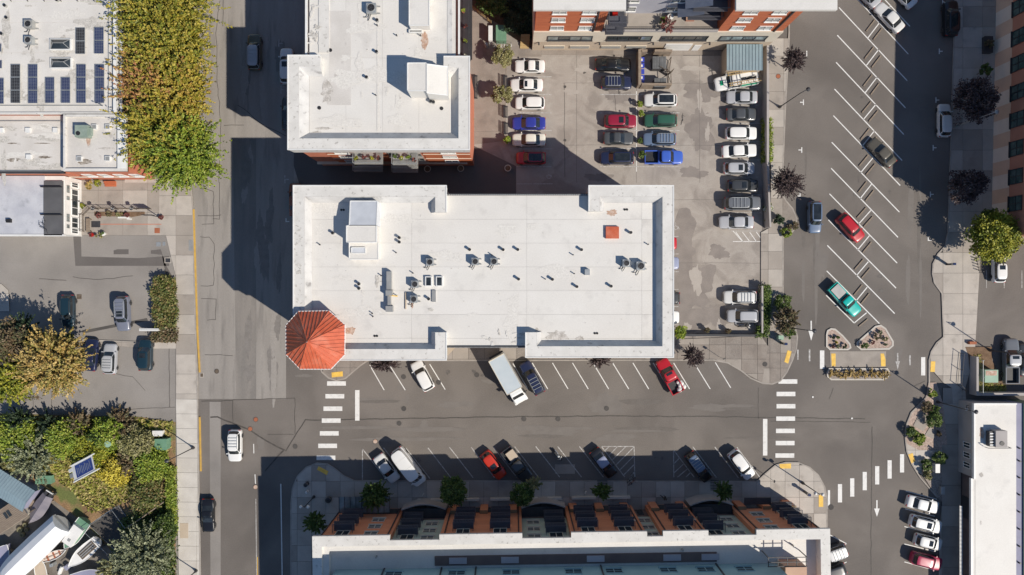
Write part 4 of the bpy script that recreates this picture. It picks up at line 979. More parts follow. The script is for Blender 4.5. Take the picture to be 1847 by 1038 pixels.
# ===== central white-roofed building
HZ, HT = 14.0, 15.1     # deck, top of the raised cornices
def cen():
    c = G(872, 490, HZ); t = thing('apartment_building', 'large building in the middle with wide white roof and red corner turret', 'building', (c.x, c.y, 0))
    foot = [(531, 339), (803, 339), (803, 356), (1064, 356), (1064, 339), (1213, 339), (1213, 642), (950, 642), (950, 622), (803, 622), (803, 647), (600, 647), (531, 600)]
    P = GP(foot, HT)
    MB().prism(P, 0, HZ - .12).build('wall', M['tan'], t)
    deck = [(535, 343), (800, 343), (800, 353), (1066, 353), (1066, 343), (1210, 343), (1210, 640), (953, 640), (953, 624), (801, 624), (801, 642), (535, 642)]
    roof = MB().prism(GP(deck, HZ), HZ - .25, HZ - .05).build('roof', M['roof_seam'], t)
    slabs(roof, deck, 14.5, 3.0, HZ - .12, HZ, RS, 'roof_sheet', origin=(535, 353), gap=.018, zj=.005, pz=HZ, minarea=.3)
    zt = HT
    prof = [(0, HZ - .8), (-.0, zt), (1.35, zt), (1.75, HZ + .01)]
    prof = [(.08, HZ - 1.2), (0, zt - .35), (0, zt), (1.38, zt), (2.0, HZ + .01)]
    def band(pts, nm='raised_cornice'):
        o = roof_edge(t, GP(pts, zt), prof, 'roof_band', nm); return o
    west = [(805, 383), (805, 335), (529, 335), (529, 650), (805, 650), (805, 600)]
    east = [(948, 600), (948, 645), (1215, 645), (1215, 335), (1062, 335), (1062, 381)]
    band(west); band(east)
    # cover trims round the outer edge and grey inner slope of the cornice
    for pts in (west, east):
        roof_edge(t, GP(pts, zt), [(-.05, zt - .28), (-.05, zt + .05), (.07, zt + .05), (.07, zt)], 'white_trim', 'edge_trim')
        ins = [p for p in GP(pts, zt)]
        MB().ribbon(ins, [(1.40, zt + .004), (2.02, HZ + .03)]).build('cornice_slope', M['roof_slope'], t)
    for a, b in (((805, 351.5), (1062, 351.5)), ((805, 626), (948, 626))):
        A, B = G(*a, HZ), G(*b, HZ); s_ = 1 if a[1] < 500 else -1
        gt = MB().bx(A.x, A.y - .11, B.x, A.y + .11, HZ - .4, HZ + .16).build('gutter', M['dark_metal'], t)
        k = 64
        for i in range(k):
            x = lerp(A.x, B.x, (i + .5) / k); MB().bx(x - .11, A.y - .1, x + .11, A.y + .02, HZ + .16, HZ + .18).build('gutter_cap', M['grey_metal'], gt)
    # penthouse
    def pent(x0, y0, x1, y1, h, m, nm, tilt=0.0, rim='white_trim', z=HZ):
        a, b = G(x0, y1, z + h), G(x1, y0, z + h)
        q = MB(); vs = [(a.x, a.y, z), (b.x, a.y, z), (b.x, b.y, z), (a.x, b.y, z), (a.x, a.y, z + h), (b.x, a.y, z + h), (b.x, b.y, z + h + tilt), (a.x, b.y, z + h + tilt)]
        q.add(vs, [(3, 2, 1, 0), (4, 5, 6, 7), (0, 1, 5, 4), (1, 2, 6, 5), (2, 3, 7, 6), (3, 0, 4, 7)])
        o = q.build(nm, M[m], t)
        if rim:
            r = MB(); e = .1
            for (p, s_) in ((0, 1), (1, 2), (2, 3), (3, 0)):
                A, B = Vector(vs[4 + p]), Vector(vs[4 + s_])
                r.tube([A, B], .07, 4)
            r.build('rim', M[rim], o)
        return o
    pent(630, 362, 679, 407, 2.3, 'blue_roof', 'stair_penthouse', tilt=-.55); pent(625, 407.5, 679, 437, 2.3, 'roof_b', 'stair_penthouse')
    pent(630, 438, 682, 468, 1.1, 'roof_b', 'stair_penthouse'); pent(634, 447, 659, 457, 1.25, 'blue_roof', 'skylight')
    # vents
    for x, y in [(597.7, 419.7), (718, 428), (718, 436), (645, 511.6), (645, 519.6), (845, 449.5), (771, 538.7), (905.6, 449.7), (932, 449.5), (1047, 449.7), (1136, 418.7), (933.4, 502.8), (994.5, 503.3), (1038.6, 516.4), (1100.5, 515.6)]:
        vent(t, x + 2, y + 1, HZ)
    for x, y in [(575, 440.7), (713, 455), (686, 496.6), (743.5, 492), (670, 565), (671, 570.5), (886, 458.8), (1033, 459), (1168.6, 440), (982.7, 502.8), (1035, 493)]:
        vent(t, x + 1, y + 1, HZ, .07, .45, 'dark_metal')
    for x, y in [(1128.8, 378.4), (678, 606.4), (1075, 601.6), (618, 379)]:
        g = G(x, y, HZ); d = MB(); d.cyl((g.x - .15, g.y), .15, HZ, HZ + .06, 8); d.build('roof_drain', M['black'], t); MB().cyl((g.x + .15, g.y), .15, HZ, HZ + .06, 8).build('roof_drain', M['black'], t)
    for x, y in [(773, 508), (792.5, 508)]:
        a = pent(x - 6, y - 9, x + 6, y + 9, .35, 'white_trim', 'skylight', rim=None); b0, b1 = G(x - 4.3, y + 7.3, HZ + .4), G(x + 4.3, y - 7.3, HZ + .4)
        MB().bx(b0.x, b0.y, b1.x, b1.y, HZ + .35, HZ + .37).build('pane', M['glass'], a)
    pent(779, 524, 786, 545, .2, 'grey_metal', 'roof_hatch', rim=None)
    a = pent(1093, 409, 1116.5, 430.5, .35, 'metal_red', 'red_roof_hatch', rim=None)
    pent(1055, 486, 1064, 496.5, .55, 'galv', 'exhaust_box', rim=None)
    for cx_, cy_, rx, ry, m in [(1104, 384, 10, 6, 'stain_rust'), (631, 597, 12, 8, 'stain_rust'), (1006, 606, 22, 11, 'stain_grime'), (1046, 612, 9, 6, 'stain_grime'), (743, 545, 3, 12, 'stain_rust'), (970, 612, 9, 22, 'stain_grime')]:
        g = G(cx_, cy_, HZ); pts = []
        for i in range(22):
            a_ = i * 2 * math.pi / 22; k = random.uniform(.6, 1.15); pts.append((g.x + rx / 14.3 * k * math.cos(a_), g.y + ry / 14.3 * k * math.sin(a_)))
        MB().flat(pts, HZ + .012).build('stain', M[m], roof)
    grime(roof, 565, 370, 1175, 600, HZ, 16, 1); grime(roof, 565, 370, 1175, 600, HZ + .015, 60, 2, ('roof_dirt2',), .04, .13, 1.2); grime(roof, 640, 430, 800, 560, HZ + .03, 14, 3, ('roof_dirt2', 'roof_dirt'), .08, .5)
    grime(roof, 532, 380, 545, 555, HT, 46, 4, ('roof_dirt2',), .05, .22, 1.3); grime(roof, 700, 372, 770, 440, HZ + .04, 30, 5, ('roof_dirt2',), .03, .1, 1.1); grime(roof, 870, 596, 945, 622, HZ + .04, 14, 6, ('roof_dirt2', 'roof_dirt'), .05, .4)
    # turret
    ze, za = 15.9, 19.0
    oc = GP([(538, 562), (593.6, 561), (622, 586), (621.6, 640), (597, 666), (541, 666), (516, 640), (515.7, 586.7)], ze)
    ctr = sum(oc, Vector((0, 0))) / 8; apex = Vector((ctr.x, ctr.y, za))
    MB().prism([ctr + (p - ctr) * .84 for p in oc], 0, ze - .25).build('turret_wall', M['brick_side'], t)
    tr = MB().prism([ctr + (p - ctr) * .99 for p in oc], ze - .24, ze - .03).build('turret_roof', M['metal_red'], t)
    for i in range(8):
        A, B = oc[i], oc[(i + 1) % 8]; A3, B3 = Vector((A.x, A.y, ze)), Vector((B.x, B.y, ze)); nrm = (B3 - A3).cross(apex - A3).normalized()
        if nrm.z < 0: nrm = -nrm
        mb = MB(); mb.add([A3, B3, apex], [(0, 2, 1)] if ((apex - A3).cross(B3 - A3)).z > 0 else [(0, 1, 2)])
        d = (B3 - A3).normalized(); mid = (A3 + B3) / 2; up = (apex - mid).normalized(); W = (B3 - A3).length
        k = int(W / .42)
        for q in range(1, k):
            f = q / k; base = A3.lerp(B3, f); frac = 1 - abs(2 * f - 1)
            L_ = (apex - mid).length * frac
            top = base + up * L_ * .985
            r = .022
            vs = [base - d * r, base + d * r, base + d * r + nrm * .075, base - d * r + nrm * .075, top - d * r, top + d * r, top + d * r + nrm * .075, top - d * r + nrm * .075]
            mb.add(vs, [(0, 1, 2, 3), (4, 7, 6, 5), (0, 4, 5, 1), (1, 5, 6, 2), (2, 6, 7, 3), (3, 7, 4, 0)])
        mb.build('roof_panel', M['metal_red'], tr)
        MB().tube([A3 + Z * .03, apex + Z * .03], .06, 5).build('hip_cap', M['metal_red'], tr)
        MB().tube([A3 - Z * .02, B3 - Z * .02], .07, 5).build('gutter', M['white_trim'], tr)
    MB().tube([apex - Z * .1, apex + Z * .55], .07, 6, r2=.03).build('finial', M['galv'], tr)
    return t
M['blue_roof'] = mat('sheet_metal_roof', (.66, .68, .71), (.58, .6, .63), .8, .35, .03, metal=.15)
cen()
for px, py, lb in [(775, 473, 'condenser standing alone left of a pair near roof centre'), (857, 472, 'left one of the twin condensers near roof centre'), (891, 472, 'right one of the twin condensers near roof centre'), (748, 513, 'condenser between the long duct and two skylights'), (746, 540, 'condenser below another beside a pale pipe and gas valve'), (1130, 475, 'smaller condenser with blue shadow near the east cornice'), (1156, 480, 'larger condenser nearest the east cornice')]:
    condenser(px, py, HZ, lb, 1.05 if px > 1150 else .9)
g = G(701, 523, HZ + .8)
dt = thing('rooftop_duct', 'long grey ventilation duct with square end boxes on the white roof', 'duct', (g.x, g.y, HZ))
def dpx(x, y, zz): q = G(x, y, zz); return q.x - g.x, q.y - g.y
for x0, y0, x1, y1, h, nm in [(697, 490, 705.5, 523, .8, 'duct_run'), (695.5, 524, 707, 534, .95, 'fan_box'), (699, 534.5, 704.5, 552, .7, 'duct_run'), (695.5, 552.5, 708, 563, .9, 'intake_box')]:
    a, b = dpx(x0, y1, HZ + h), dpx(x1, y0, HZ + h); o = MB().bx(a[0], a[1], b[0], b[1], .12, h).build(nm, M['grey_metal']); o.parent = dt
a = dpx(704, 533, HZ); o = MB().tube([(a[0], a[1], .9), (a[0] + .9, a[1] - .1, .6), (a[0] + .9, a[1] - .1, .1)], .07, 6).build('gas_pipe', M['tactile']); o.parent = dt
g = G(732, 545, HZ)
o = MB().tube([(0, 1.2, .1), (0, .2, .12), (0, -.9, .12)], .1, 6).build('gas_line', M['tan']); o.location = (g.x, g.y, HZ); tag(o, 'pale gas line running down between the rooftop duct and condensers', 'pipe')

# ===== upper white-roofed building
def upper():
    c = G(690, 130, 14); t = thing('apartment_building', 'upper white roofed building with orange brick and plant filled balconies', 'building', (c.x, c.y, 0))
    zt = HT; z = HZ
    P = GP([(557, -200), (824, -200), (824, 104), (843, 104), (843, 268), (523, 268), (523, 104), (557, 104)], zt)
    P[4] = P[4] + Vector((0, .55)); P[5] = P[5] + Vector((0, .55))
    MB().prism(P, 0, z - .12).build('wall', M['brick_pale'], t)
    deck = [(558, -200), (822, -200), (822, 105), (841, 105), (841, 265), (525, 265), (525, 105), (558, 105)]
    roof = MB().prism(GP(deck, z), z - .25, z - .05).build('roof', M['roof_seam'], t)
    slabs(roof, deck, 4.6, 14.0, z - .12, z, RS, 'roof_sheet', origin=(558, 105), gap=.018, zj=.005, pz=z, minarea=.3)
    prof = [(.08, z - 1.2), (0, zt - .35), (0, zt), (1.38, zt), (2.3, z + .01)]
    path = [(578, 100), (519, 100), (519, 270), (847, 270), (847, 102), (800, 102)]
    roof_edge(t, GP(path, zt), prof, 'roof_band', 'raised_cornice')
    roof_edge(t, GP(path, zt), [(-.05, zt - .28), (-.05, zt + .05), (.07, zt + .05), (.07, zt)], 'white_trim', 'edge_trim')
    MB().ribbon(GP(path, zt), [(1.40, zt + .004), (2.32, z + .03)]).build('cornice_slope', M['roof_slope'], t)
    for a, b in (((553, 100), (553, -200)), ((828, -200), (828, 100))):
        A, B = G(*a, z), G(*b, z); MB().bx(A.x - .1, min(A.y, B.y), A.x + .1, max(A.y, B.y), z - .4, z + .3).build('parapet', M['white_trim'], t)
    a, b = G(575, 100, z), G(594, -200, z); MB().bx(a.x, a.y + .3, b.x, b.y, z, z + .1).build('raised_strip', M['roof_band'], t)
    a, b = G(594, 190, z), G(633, 20, z); MB().bx(a.x, a.y, b.x, b.y, z, z + .014).build('grey_membrane', M['roof_old'], t)
    a, b = G(807, 100, z), G(816, -200, z); MB().bx(a.x, a.y, b.x, b.y, z, z + .05).build('cornice_slope', M['roof_slope'], t)
    def pent(x0, y0, x1, y1, h, m, nm, tilt=0.0, hx=None):
        a, b = G(x0, y1, z + h), G(x1, y0, z + h)
        vs = [(a.x, a.y, z), (b.x, a.y, z), (b.x, b.y, z), (a.x, b.y, z), (a.x, a.y, z + h), (b.x, a.y, z + h + tilt), (b.x, b.y, z + h + tilt), (a.x, b.y, z + h)]
        o = MB().add(vs, [(3, 2, 1, 0), (4, 5, 6, 7), (0, 1, 5, 4), (1, 2, 6, 5), (2, 3, 7, 6), (3, 0, 4, 7)]).build(nm, M[m], t)
        r = MB()
        for p, s_ in ((4, 5), (5, 6), (6, 7), (7, 4)): r.tube([vs[p], vs[s_]], .07, 4)
        r.build('rim', M['white_trim'], o); return o
    pent(735, 114, 769, 164, 3.3, 'roof_b', 'stair_penthouse'); pent(770, 116, 806, 168, 3.3, 'roof_b', 'stair_penthouse', tilt=-1.0)
    pent(738, -20, 774, 46, 1.6, 'roof_c', 'lift_penthouse'); pent(738, 54, 761, 59.5, .3, 'grey_metal', 'roof_hatch')
    for x, y in [(678, 35), (677, 92), (659, 138), (775, 182), (780, 183)]: vent(t, x + 2, y + 1, z)
    for x, y in [(680, 45), (715, 63), (677, 171), (758, 63)]: vent(t, x, y, z, .07, .45, 'dark_metal')
    for x, y in [(576, 195), (796.5, 196), (596, 91)]:
        gg = G(x, y, z); MB().cyl((gg.x, gg.y), .24, z, z + .06, 8).build('roof_drain', M['black'], t)
    for cx_, cy_, rx, ry, m in [(766, 74, 7, 18, 'stain_rust'), (572, 240, 10, 4, 'stain_grime'), (590, 165, 12, 26, 'stain_grime'), (583, 232, 16, 3, 'stain_grime')]:
        gg = G(cx_, cy_, z); pts = [(gg.x + rx / 14.3 * random.uniform(.55, 1.15) * math.cos(i * .2856), gg.y + ry / 14.3 * random.uniform(.6, 1.1) * math.sin(i * .2856)) for i in range(22)]
        MB().flat(pts, z + .022).build('stain', M[m], roof)
    grime(roof, 600, 10, 800, 235, z + .012, 18, 11); grime(roof, 600, 10, 800, 235, z + .03, 34, 12, ('roof_dirt2',), .04, .15, 1.2); grime(roof, 556, 0, 575, 98, z + .1, 26, 13, ('roof_dirt2', 'roof_dirt'), .08, .4)
    a, b = G(680, 236, z), G(683, 30, z); MB().bx(a.x, a.y, b.x, b.y, z + .03, z + .04).build('seam_strip', M['roof_dirt'], roof)
    # south face: brick with windows, balconies crowded with plants
    Y = P[4].y; n = (0, -1); tt = (1, 0)
    def X(px, zz): return G(px, 0, zz).x
    Pn = (0, Y)
    for u0, u1 in ((X(573, 14), X(625, 14)), (X(755, 14), X(843, 14))):
        wb(MB(), Pn, tt, n, u0, u1, 0, .12, 3.2, 13.8).build('brick_bay', M['brick'], t)
        for zz in (6.2, 9.2, 12.2): wb(MB(), Pn, tt, n, u0 - .05, u1 + .05, .12, .2, zz, zz + .12).build('string_course', M['cream'], t)
        for zz in (3.9, 7.0, 10.0, 12.5):
            window(t, (0, Y - .12), tt, n, (u0 + u1) / 2 + .3, zz, 1.9, 1.25)
    for uu in (G(638, 0, 11).x, G(705, 0, 11).x, G(745, 0, 11).x):
        for zz in (4.2, 7.2, 10.2): window(t, Pn, tt, n, uu, zz, 1.5, 1.9, gm='glass', fm='grey_metal')
    bl = []
    for px0, px1, d in ((636, 688, 1.6), (706, 752, 1.7)):
        for zz in (4.0, 7.0, 10.0):
            x0, x1 = X(px0, zz + 1), X(px1, zz + 1)
            balcony(t, Pn, tt, n, (x0 + x1) / 2, zz, x1 - x0, d, fm='galv', deck='grey_metal'); bl.append(((x0 + x1) / 2, Y - d * .55, zz, x1 - x0, d))
    wb(MB(), Pn, tt, n, X(573, 3), X(843, 3), 0, .35, 3.0, 3.25).build('ledge', M['cream'], t)
    # east side balconies with planters
    Xe = G(824, 0, zt).x; Pe = (Xe, 0); te = (0, 1); ne = (1, 0)
    for zz in (4.0, 7.0, 10.0):
        balcony(t, Pe, te, ne, G(0, 50, zz).y, zz, 9.0, 1.25, fm='dark_metal', deck='dark_metal'); bl.append((Xe + .7, G(0, 50, zz).y, zz, 1.25, 9.0))
    return t, bl
upper_t, upper_bal = upper()
condenser(669, 14, HZ, 'condenser on the upper building roof near the photo edge', 1.2, group=None)

# ===== courtyard apartment block at the top
def top_block():
    Yf = G(0, 91).y; t = thing('apartment_building', 'orange brick block with cream base and courtyard terrace at the photo top', 'building', (22, Yf + 6, 0))
    n = (0, -1); tt = (1, 0); Pf = (0, Yf)
    xl, xr = 2.95, 36.9
    X1, X2 = 12.2, 27.9
    wb(MB(), Pf, tt, n, xl, xr, -14, 0, 0, 3.6).build('base_wall', M['tan'], t)
    wb(MB(), Pf, tt, n, xl, xr, -14, .06, 3.6, 7.2).build('base_wall', M['cream'], t)
    wb(MB(), Pf, tt, n, xl + .12, X1, -14, -.12, 7.2, 15.2).build('wall', M['brick'], t)
    wb(MB(), Pf, tt, n, X2, xr - .1, -14, -.12, 7.2, 15.2).build('wall', M['brick'], t)
    wb(MB(), Pf, tt, n, X1, X2, -14, -2.5, 7.2, 15.2).build('wall', M['grey_wall'], t)
    wb(MB(), Pf, tt, n, xl - .3, X1 + 1.9, -14, .45, 15.2, 15.7).build('roof', M['roof_b'], t)
    wb(MB(), Pf, tt, n, X2 - .2, xr + 3.3, -14, .45, 15.2, 15.7).build('roof', M['roof_b'], t)
    wb(MB(), Pf, tt, n, X1 + 1.9, X2 - .2, -14, -2.2, 15.2, 15.6).build('roof', M['roof_b'], t)
    for a, b in ((xl + .05, X1 + .05), (X2 - .05, xr - .05)):
        wb(MB(), Pf, tt, n, a, b, -.12, .02, 14.62, 14.95).build('string_course', M['brick_pale'], t)
    wb(MB(), Pf, tt, n, X1, X2, -2.5, -.12, 7.2, 7.24).build('terrace', M['walk3'], t)
    wb(MB(), Pf, tt, n, X1, X2, -.14, .06, 7.2, 7.75).build('terrace_kerb', M['warm_grey'], t)
    rl = MB(); wb(rl, Pf, tt, n, X1, X2, -.08, -.02, 8.2, 8.26)
    for i in range(60): u = lerp(X1, X2, i / 59); wb(rl, Pf, tt, n, u - .015, u + .015, -.065, -.035, 7.75, 8.2)
    rl.build('terrace_railing', M['dark_metal'], t)
    # pilaster lines / drain pipes
    for u in (11.0, 35.6):
        wb(MB(), (0, Yf + .12), tt, n, u - .09, u + .09, 0, .16, 7.2, 15.2).build('drain_pipe', M['dark_metal'], t)
    for cols in ((6.05, 9.85), (30.3, 34.0)):
        for u in cols:
            for zz in (7.75, 10.55, 13.1): window(t, (0, Yf + .12), tt, n, u, zz, 1.8, 1.25, hbar=True, gm=['glass', 'glass_pale'])
    for a, b in ((4.94, 11.2), (13.2, 19.46), (20.7, 27.2), (28.9, 35.4)):
        window(t, (0, Yf - .06), tt, n, (a + b) / 2, 4.3, b - a, 1.55, panes=4, fm='dark_metal', gm=['glass_pale', 'glass_pale', 'glass'], bar=.09)
    for a, b in ((4.7, 7.5), (8.4, 11.1), (12.9, 15.6), (16.5, 19.3)):
        f = wb(MB(), Pf, tt, n, a - .08, b + .08, 0, .1, .95, 1.95).build('garage_vent', M['cream'], t)
        wb(MB(), Pf, tt, n, a, b, .1, .12, 1.05, 1.85).build('grille', M['dark_metal'], f)
        for i in range(5): wb(MB(), Pf, tt, n, a, b, .12, .15, 1.1 + i * .15, 1.16 + i * .15).build('louvre', M['grey_metal'], f)
    gd = wb(MB(), Pf, tt, n, 22.0, 25.8, 0, .08, .02, 2.7).build('garage_door', M['white_paint'], t)
    for i in range(4): wb(MB(), Pf, tt, n, 22.1, 25.7, .08, .1, .3 + i * .6, .34 + i * .6).build('door_groove', M['grey_metal'], gd)
    wb(MB(), Pf, tt, n, 26.2, 27.2, 0, .06, .02, 2.2).build('door', M['white_trim'], t)
    for u in (3.8, 12.4, 20.0, 28.0):
        l = MB(); wb(l, Pf, tt, n, u - .1, u + .1, .06, .4, 3.2, 3.45); l.build('wall_lamp', M['dark_metal'], t)
    # grey recessed facade
    Pg = (0, Yf + 2.5)
    for u in (15.4, 21.8):
        for zz in (8.1, 10.9, 13.6): window(t, Pg, tt, n, u, zz, 2.3, 1.35, hbar=True, gm=['glass', 'glass_pale'])
    for zz in (10.0, 12.8): balcony(t, Pg, tt, n, 13.6, zz, 2.4, 1.9)
    for zz in (9.9, 12.7): balcony(t, Pg, tt, n, 25.4, zz, 4.4, 1.9)
    for zz, u in ((10.6, 23.9), (13.4, 24.2)):   # sloping awnings
        mb = MB(); y1, y0 = Yf + 2.45, Yf + .6
        mb.add([(u - 2.2, y1, zz), (u + 1.0, y1, zz + 1.1), (u + 1.0, y0, zz + 1.1), (u - 2.2, y0, zz), (u - 2.2, y1, zz - .08), (u + 1.0, y1, zz + 1.02), (u + 1.0, y0, zz + 1.02), (u - 2.2, y0, zz - .08)], [(3, 2, 1, 0), (4, 5, 6, 7), (0, 1, 5, 4), (1, 2, 6, 5), (2, 3, 7, 6), (3, 0, 4, 7)])
        mb.build('awning', M['steel_cloth'], t)
    for zz in (9.8, 12.6): balcony(t, Pf, tt, n, X1 + 1.3, zz, 2.4, 1.3)
M['steel_cloth'] = mat('awning_slate', (.08, .1, .15), (.11, .13, .18), 1, .6)
top_block()

# ===== row building at the bottom
def row():
    a = math.atan2(14, 935); k = .88 / PPM
    O = G(563, 968, 12.0); t2 = Vector((math.cos(a), math.sin(a))); n2 = Vector((-math.sin(a), math.cos(a)))
    t = thing('apartment_building', 'row building with orange and sage bays, black balconies and white roof rim', 'building', (O.x + 33, O.y - 5, 0))
    T, N = (t2.x, t2.y), (n2.x, n2.y); P = (O.x, O.y)
    bays = [(0, 10.0, 'o'), (10.0, 16.4, 'g'), (16.4, 27.1, 'o'), (27.1, 33.4, 'g'), (33.4, 43.2, 'o'), (43.2, 45.25, 'g'), (45.25, 51.1, 'o'), (51.1, 57.3, 'g'), (57.3, 66.8, 'o')]
    D = 24.0
    wb(MB(), P, T, N, .9, 65.9, -D, -1.05, 0, 10.4).build('wall', M['brown_wall'], t)
    roof = wb(MB(), P, T, N, .3, 66.5, -D, -1.2, 10.4, 10.6).build('roof', M['roof_b'], t)
    for (u0, u1, c) in bays:
        ov = 0 if c == 'o' else -.66
        e0 = .9 if u0 == 0 else 0; e1 = -.9 if u1 == 66.8 else 0
        d = ov - (.38 if c == 'o' else .38)
        wb(MB(), P, T, N, u0 + e0, u1 + e1, -1.05 - .01, d, 3.3 if c == 'g' else .0, 11.25).build('bay_wall', M['brick_row' if c == 'o' else 'green_wall'], t)
        wb(MB(), P, T, N, u0 + (0 if e0 == 0 else .25), u1 - (0 if e1 == 0 else .25), -1.05, ov - .12, 11.25, 11.6).build('cornice', M['brown_trim'], t)
        wb(MB(), P, T, N, u0, u1, -1.35, ov, 11.6, 12.0).build('parapet', M['roof_band'], t)
        w = u1 - u0; Pw = (P[0] + N[0] * d, P[1] + N[1] * d)
        lv = (3.7, 6.35, 9.0)
        if c == 'o':
            if u0 == 0: wins, bals = [7.2], [3.4]
            elif u0 == 57.3: wins, bals = [59.9], [63.9]
            elif u0 == 45.25: wins, bals = [], [48.6]
            elif u0 == 16.4: wins, bals = [], [19.3, 24.2]
            else: wins, bals = [], [35.8, 40.7]
        else:
            if w < 3: wins, bals = [u0 + 1.0], []
            elif u0 == 10.0: wins, bals = [14.6], [11.9]
            elif u0 == 27.1: wins, bals = [28.7], [31.6]
            else: wins, bals = [55.6], [52.6]
        for u in wins:
            for zz in lv: window(t, Pw, T, N, u, zz + .75, 1.75, 1.25, fm='cream', hbar=True)
        for u in bals:
            for q, zz in enumerate(lv):
                window(t, Pw, T, N, u, zz + .1, 1.8, 2.0, fm='cream', sill=False, name='balcony_door')
                balcony(t, Pw, T, N, u, zz, 2.7, 1.25)
        if c == 'o':
            for u in (u0 + .55 + e0 * .3, u1 - .45 + e1 * .5):
                wb(MB(), Pw, T, N, u - .07, u + .07, 0, .14, .2, 11.2).build('drain_pipe', M['dark_metal'], t)
            for u in ([u0 + 1.2, (u0 + u1) / 2, u1 - 1.2] if w > 7 else [u0 + .9, u1 - .9]):
                if u0 not in (0,): 
                    o = wb(MB(), Pw, T, N, u - .55, u + .55, .01, .45, .0, 3.0).build('brick_pier', M['brick_row'], t); wb(MB(), Pw, T, N, u - .58, u + .58, .01, .49, 3.0, 3.06).build('pier_cap', M['brown_trim'], o)
        else:
            # arched terrace wall in front of each sage bay
            mb = MB(); pts = []
            if w > 3:
                for i in range(11):
                    f = i / 10; pts.append(Vector(P) + t2 * (u0 + w * f) + n2 * (.35 + .75 * math.sin(math.pi * f)))
                mb.ribbon(pts, [(0, 0), (0, 2.9), (-.16, 2.9), (-.16, 0)]); mb.build('arched_wall', M['warm_grey'], t)
                wb(MB(), P, T, N, u0 + .1, u1 - .1, d + .01, .35, 2.5, 2.6).build('terrace', M['dark_metal'], t)
        wb(MB(), Pw, T, N, u0 + .6 + e0, u1 - .6 + e1, 0, .06, .4, 2.5).build('shop_window', M['glass'], t)
    # white walled window boxes at pavement level and a glass canopy
    for u0, u1 in ((.9, 1.0),):
        cn = wb(MB(), P, T, N, 1.2, 8.4, .0, 2.3, 2.9, 2.98).build('canopy', M['glass_pale'], t)
        for i in range(10): wb(MB(), P, T, N, 1.2 + i * .8 - .03, 1.2 + i * .8 + .03, .0, 2.35, 2.98, 3.05).build('canopy_bar', M['dark_metal'], cn)
    for u0, u1 in ((12, 16), (17.6, 21), (22.6, 26.5), (28.6, 33), (34.5, 38), (39.6, 43)):
        p = wb(MB(), P, T, N, u0, u1, .75, 1.05, KZ - .02, .8).build('planter_wall', M['walk_white'], t)
    sg = wb(MB(), P, T, N, 58.8, 62.6, .35, 1.3, 2.9, 3.05).build('entrance_canopy', M['dark_metal'], t)
    # parapets: west, east, inner upstand
    wb(MB(), P, T, N, 0, 1.2, -D, -1.35, 10.4, 12.0).build('parapet', M['roof_band'], t)
    wb(MB(), P, T, N, 65.55, 66.8, -D, -1.35, 10.4, 12.0).build('parapet', M['roof_band'], t)
    wb(MB(), P, T, N, 1.2, 58.0, -2.1, -1.35, 10.6, 11.55).build('inner_upstand', M['roof_b'], t)
    wb(MB(), P, T, N, 1.2, 2.0, -D, -2.1, 10.6, 11.55).build('inner_upstand', M['roof_b'], t)
    # teal upper storey set back
    tl = wb(MB(), P, T, N, 2.6, 60.3, -D, -4.9, 10.6, 15.4).build('upper_storey', M['teal_wall'], t)
    Pt = (P[0] - N[0] * 4.9, P[1] - N[1] * 4.9)
    for u in (10.5, 18.6, 25.6, 33.6, 38.8, 45.8, 50.6, 55.6):
        for dz in (11.7,): window(t, Pt, T, N, u, dz, 2.2, 1.3, fm='teal_wall', hbar=True)
    for u in (9.0, 16.5, 21.0, 37.3, 52.4): wb(MB(), Pt, T, N, u - .09, u + .09, 0, .14, 10.6, 15.3).build('drain_pipe', M['dark_metal'], t)
    wk = wb(MB(), P, T, N, 15.6, 52.5, -4.55, -3.3, 10.6, 10.75).build('roof_walkway', M['brown_wall'], t)
    for u in (17.5, 24.3, 35.5, 45.5, 50.5): wb(MB(), P, T, N, u, u + 2.3, -4.3, -3.5, 10.75, 10.85).build('skylight', M['grey_wall'], wk)
    wb(MB(), P, T, N, 60.5, 63.2, -D, -4.4, 10.6, 13.2).build('stair_penthouse', M['peach'], t)
    tr = MB()
    for i in range(5): wb(tr, P, T, N, 58.4 + i * 1.2, 58.48 + i * 1.2, -4.4, -3.2, 12.9, 13.0)
    for d in (-3.2, -3.8, -4.35): wb(tr, P, T, N, 58.3, 63.4, d - .05, d + .03, 13.0, 13.08)
    for u in (58.4, 63.3): wb(tr, P, T, N, u, u + .1, -3.3, -3.2, 10.6, 12.9)
    tr.build('trellis', M['dark_metal'], t)
    for u, d in ((8, -3.2), (48, -2.9), (62.5, -2.6)): q = Vector(P) + t2 * u + n2 * d; MB().cyl((q.x, q.y), .13, 10.6, 11.1, 8).build('vent_pipe', M['grey_metal'], t)
M['brown_wall'] = mat('brown_wall', (.13, .1, .095), (.16, .125, .115), .5, .85)
row()

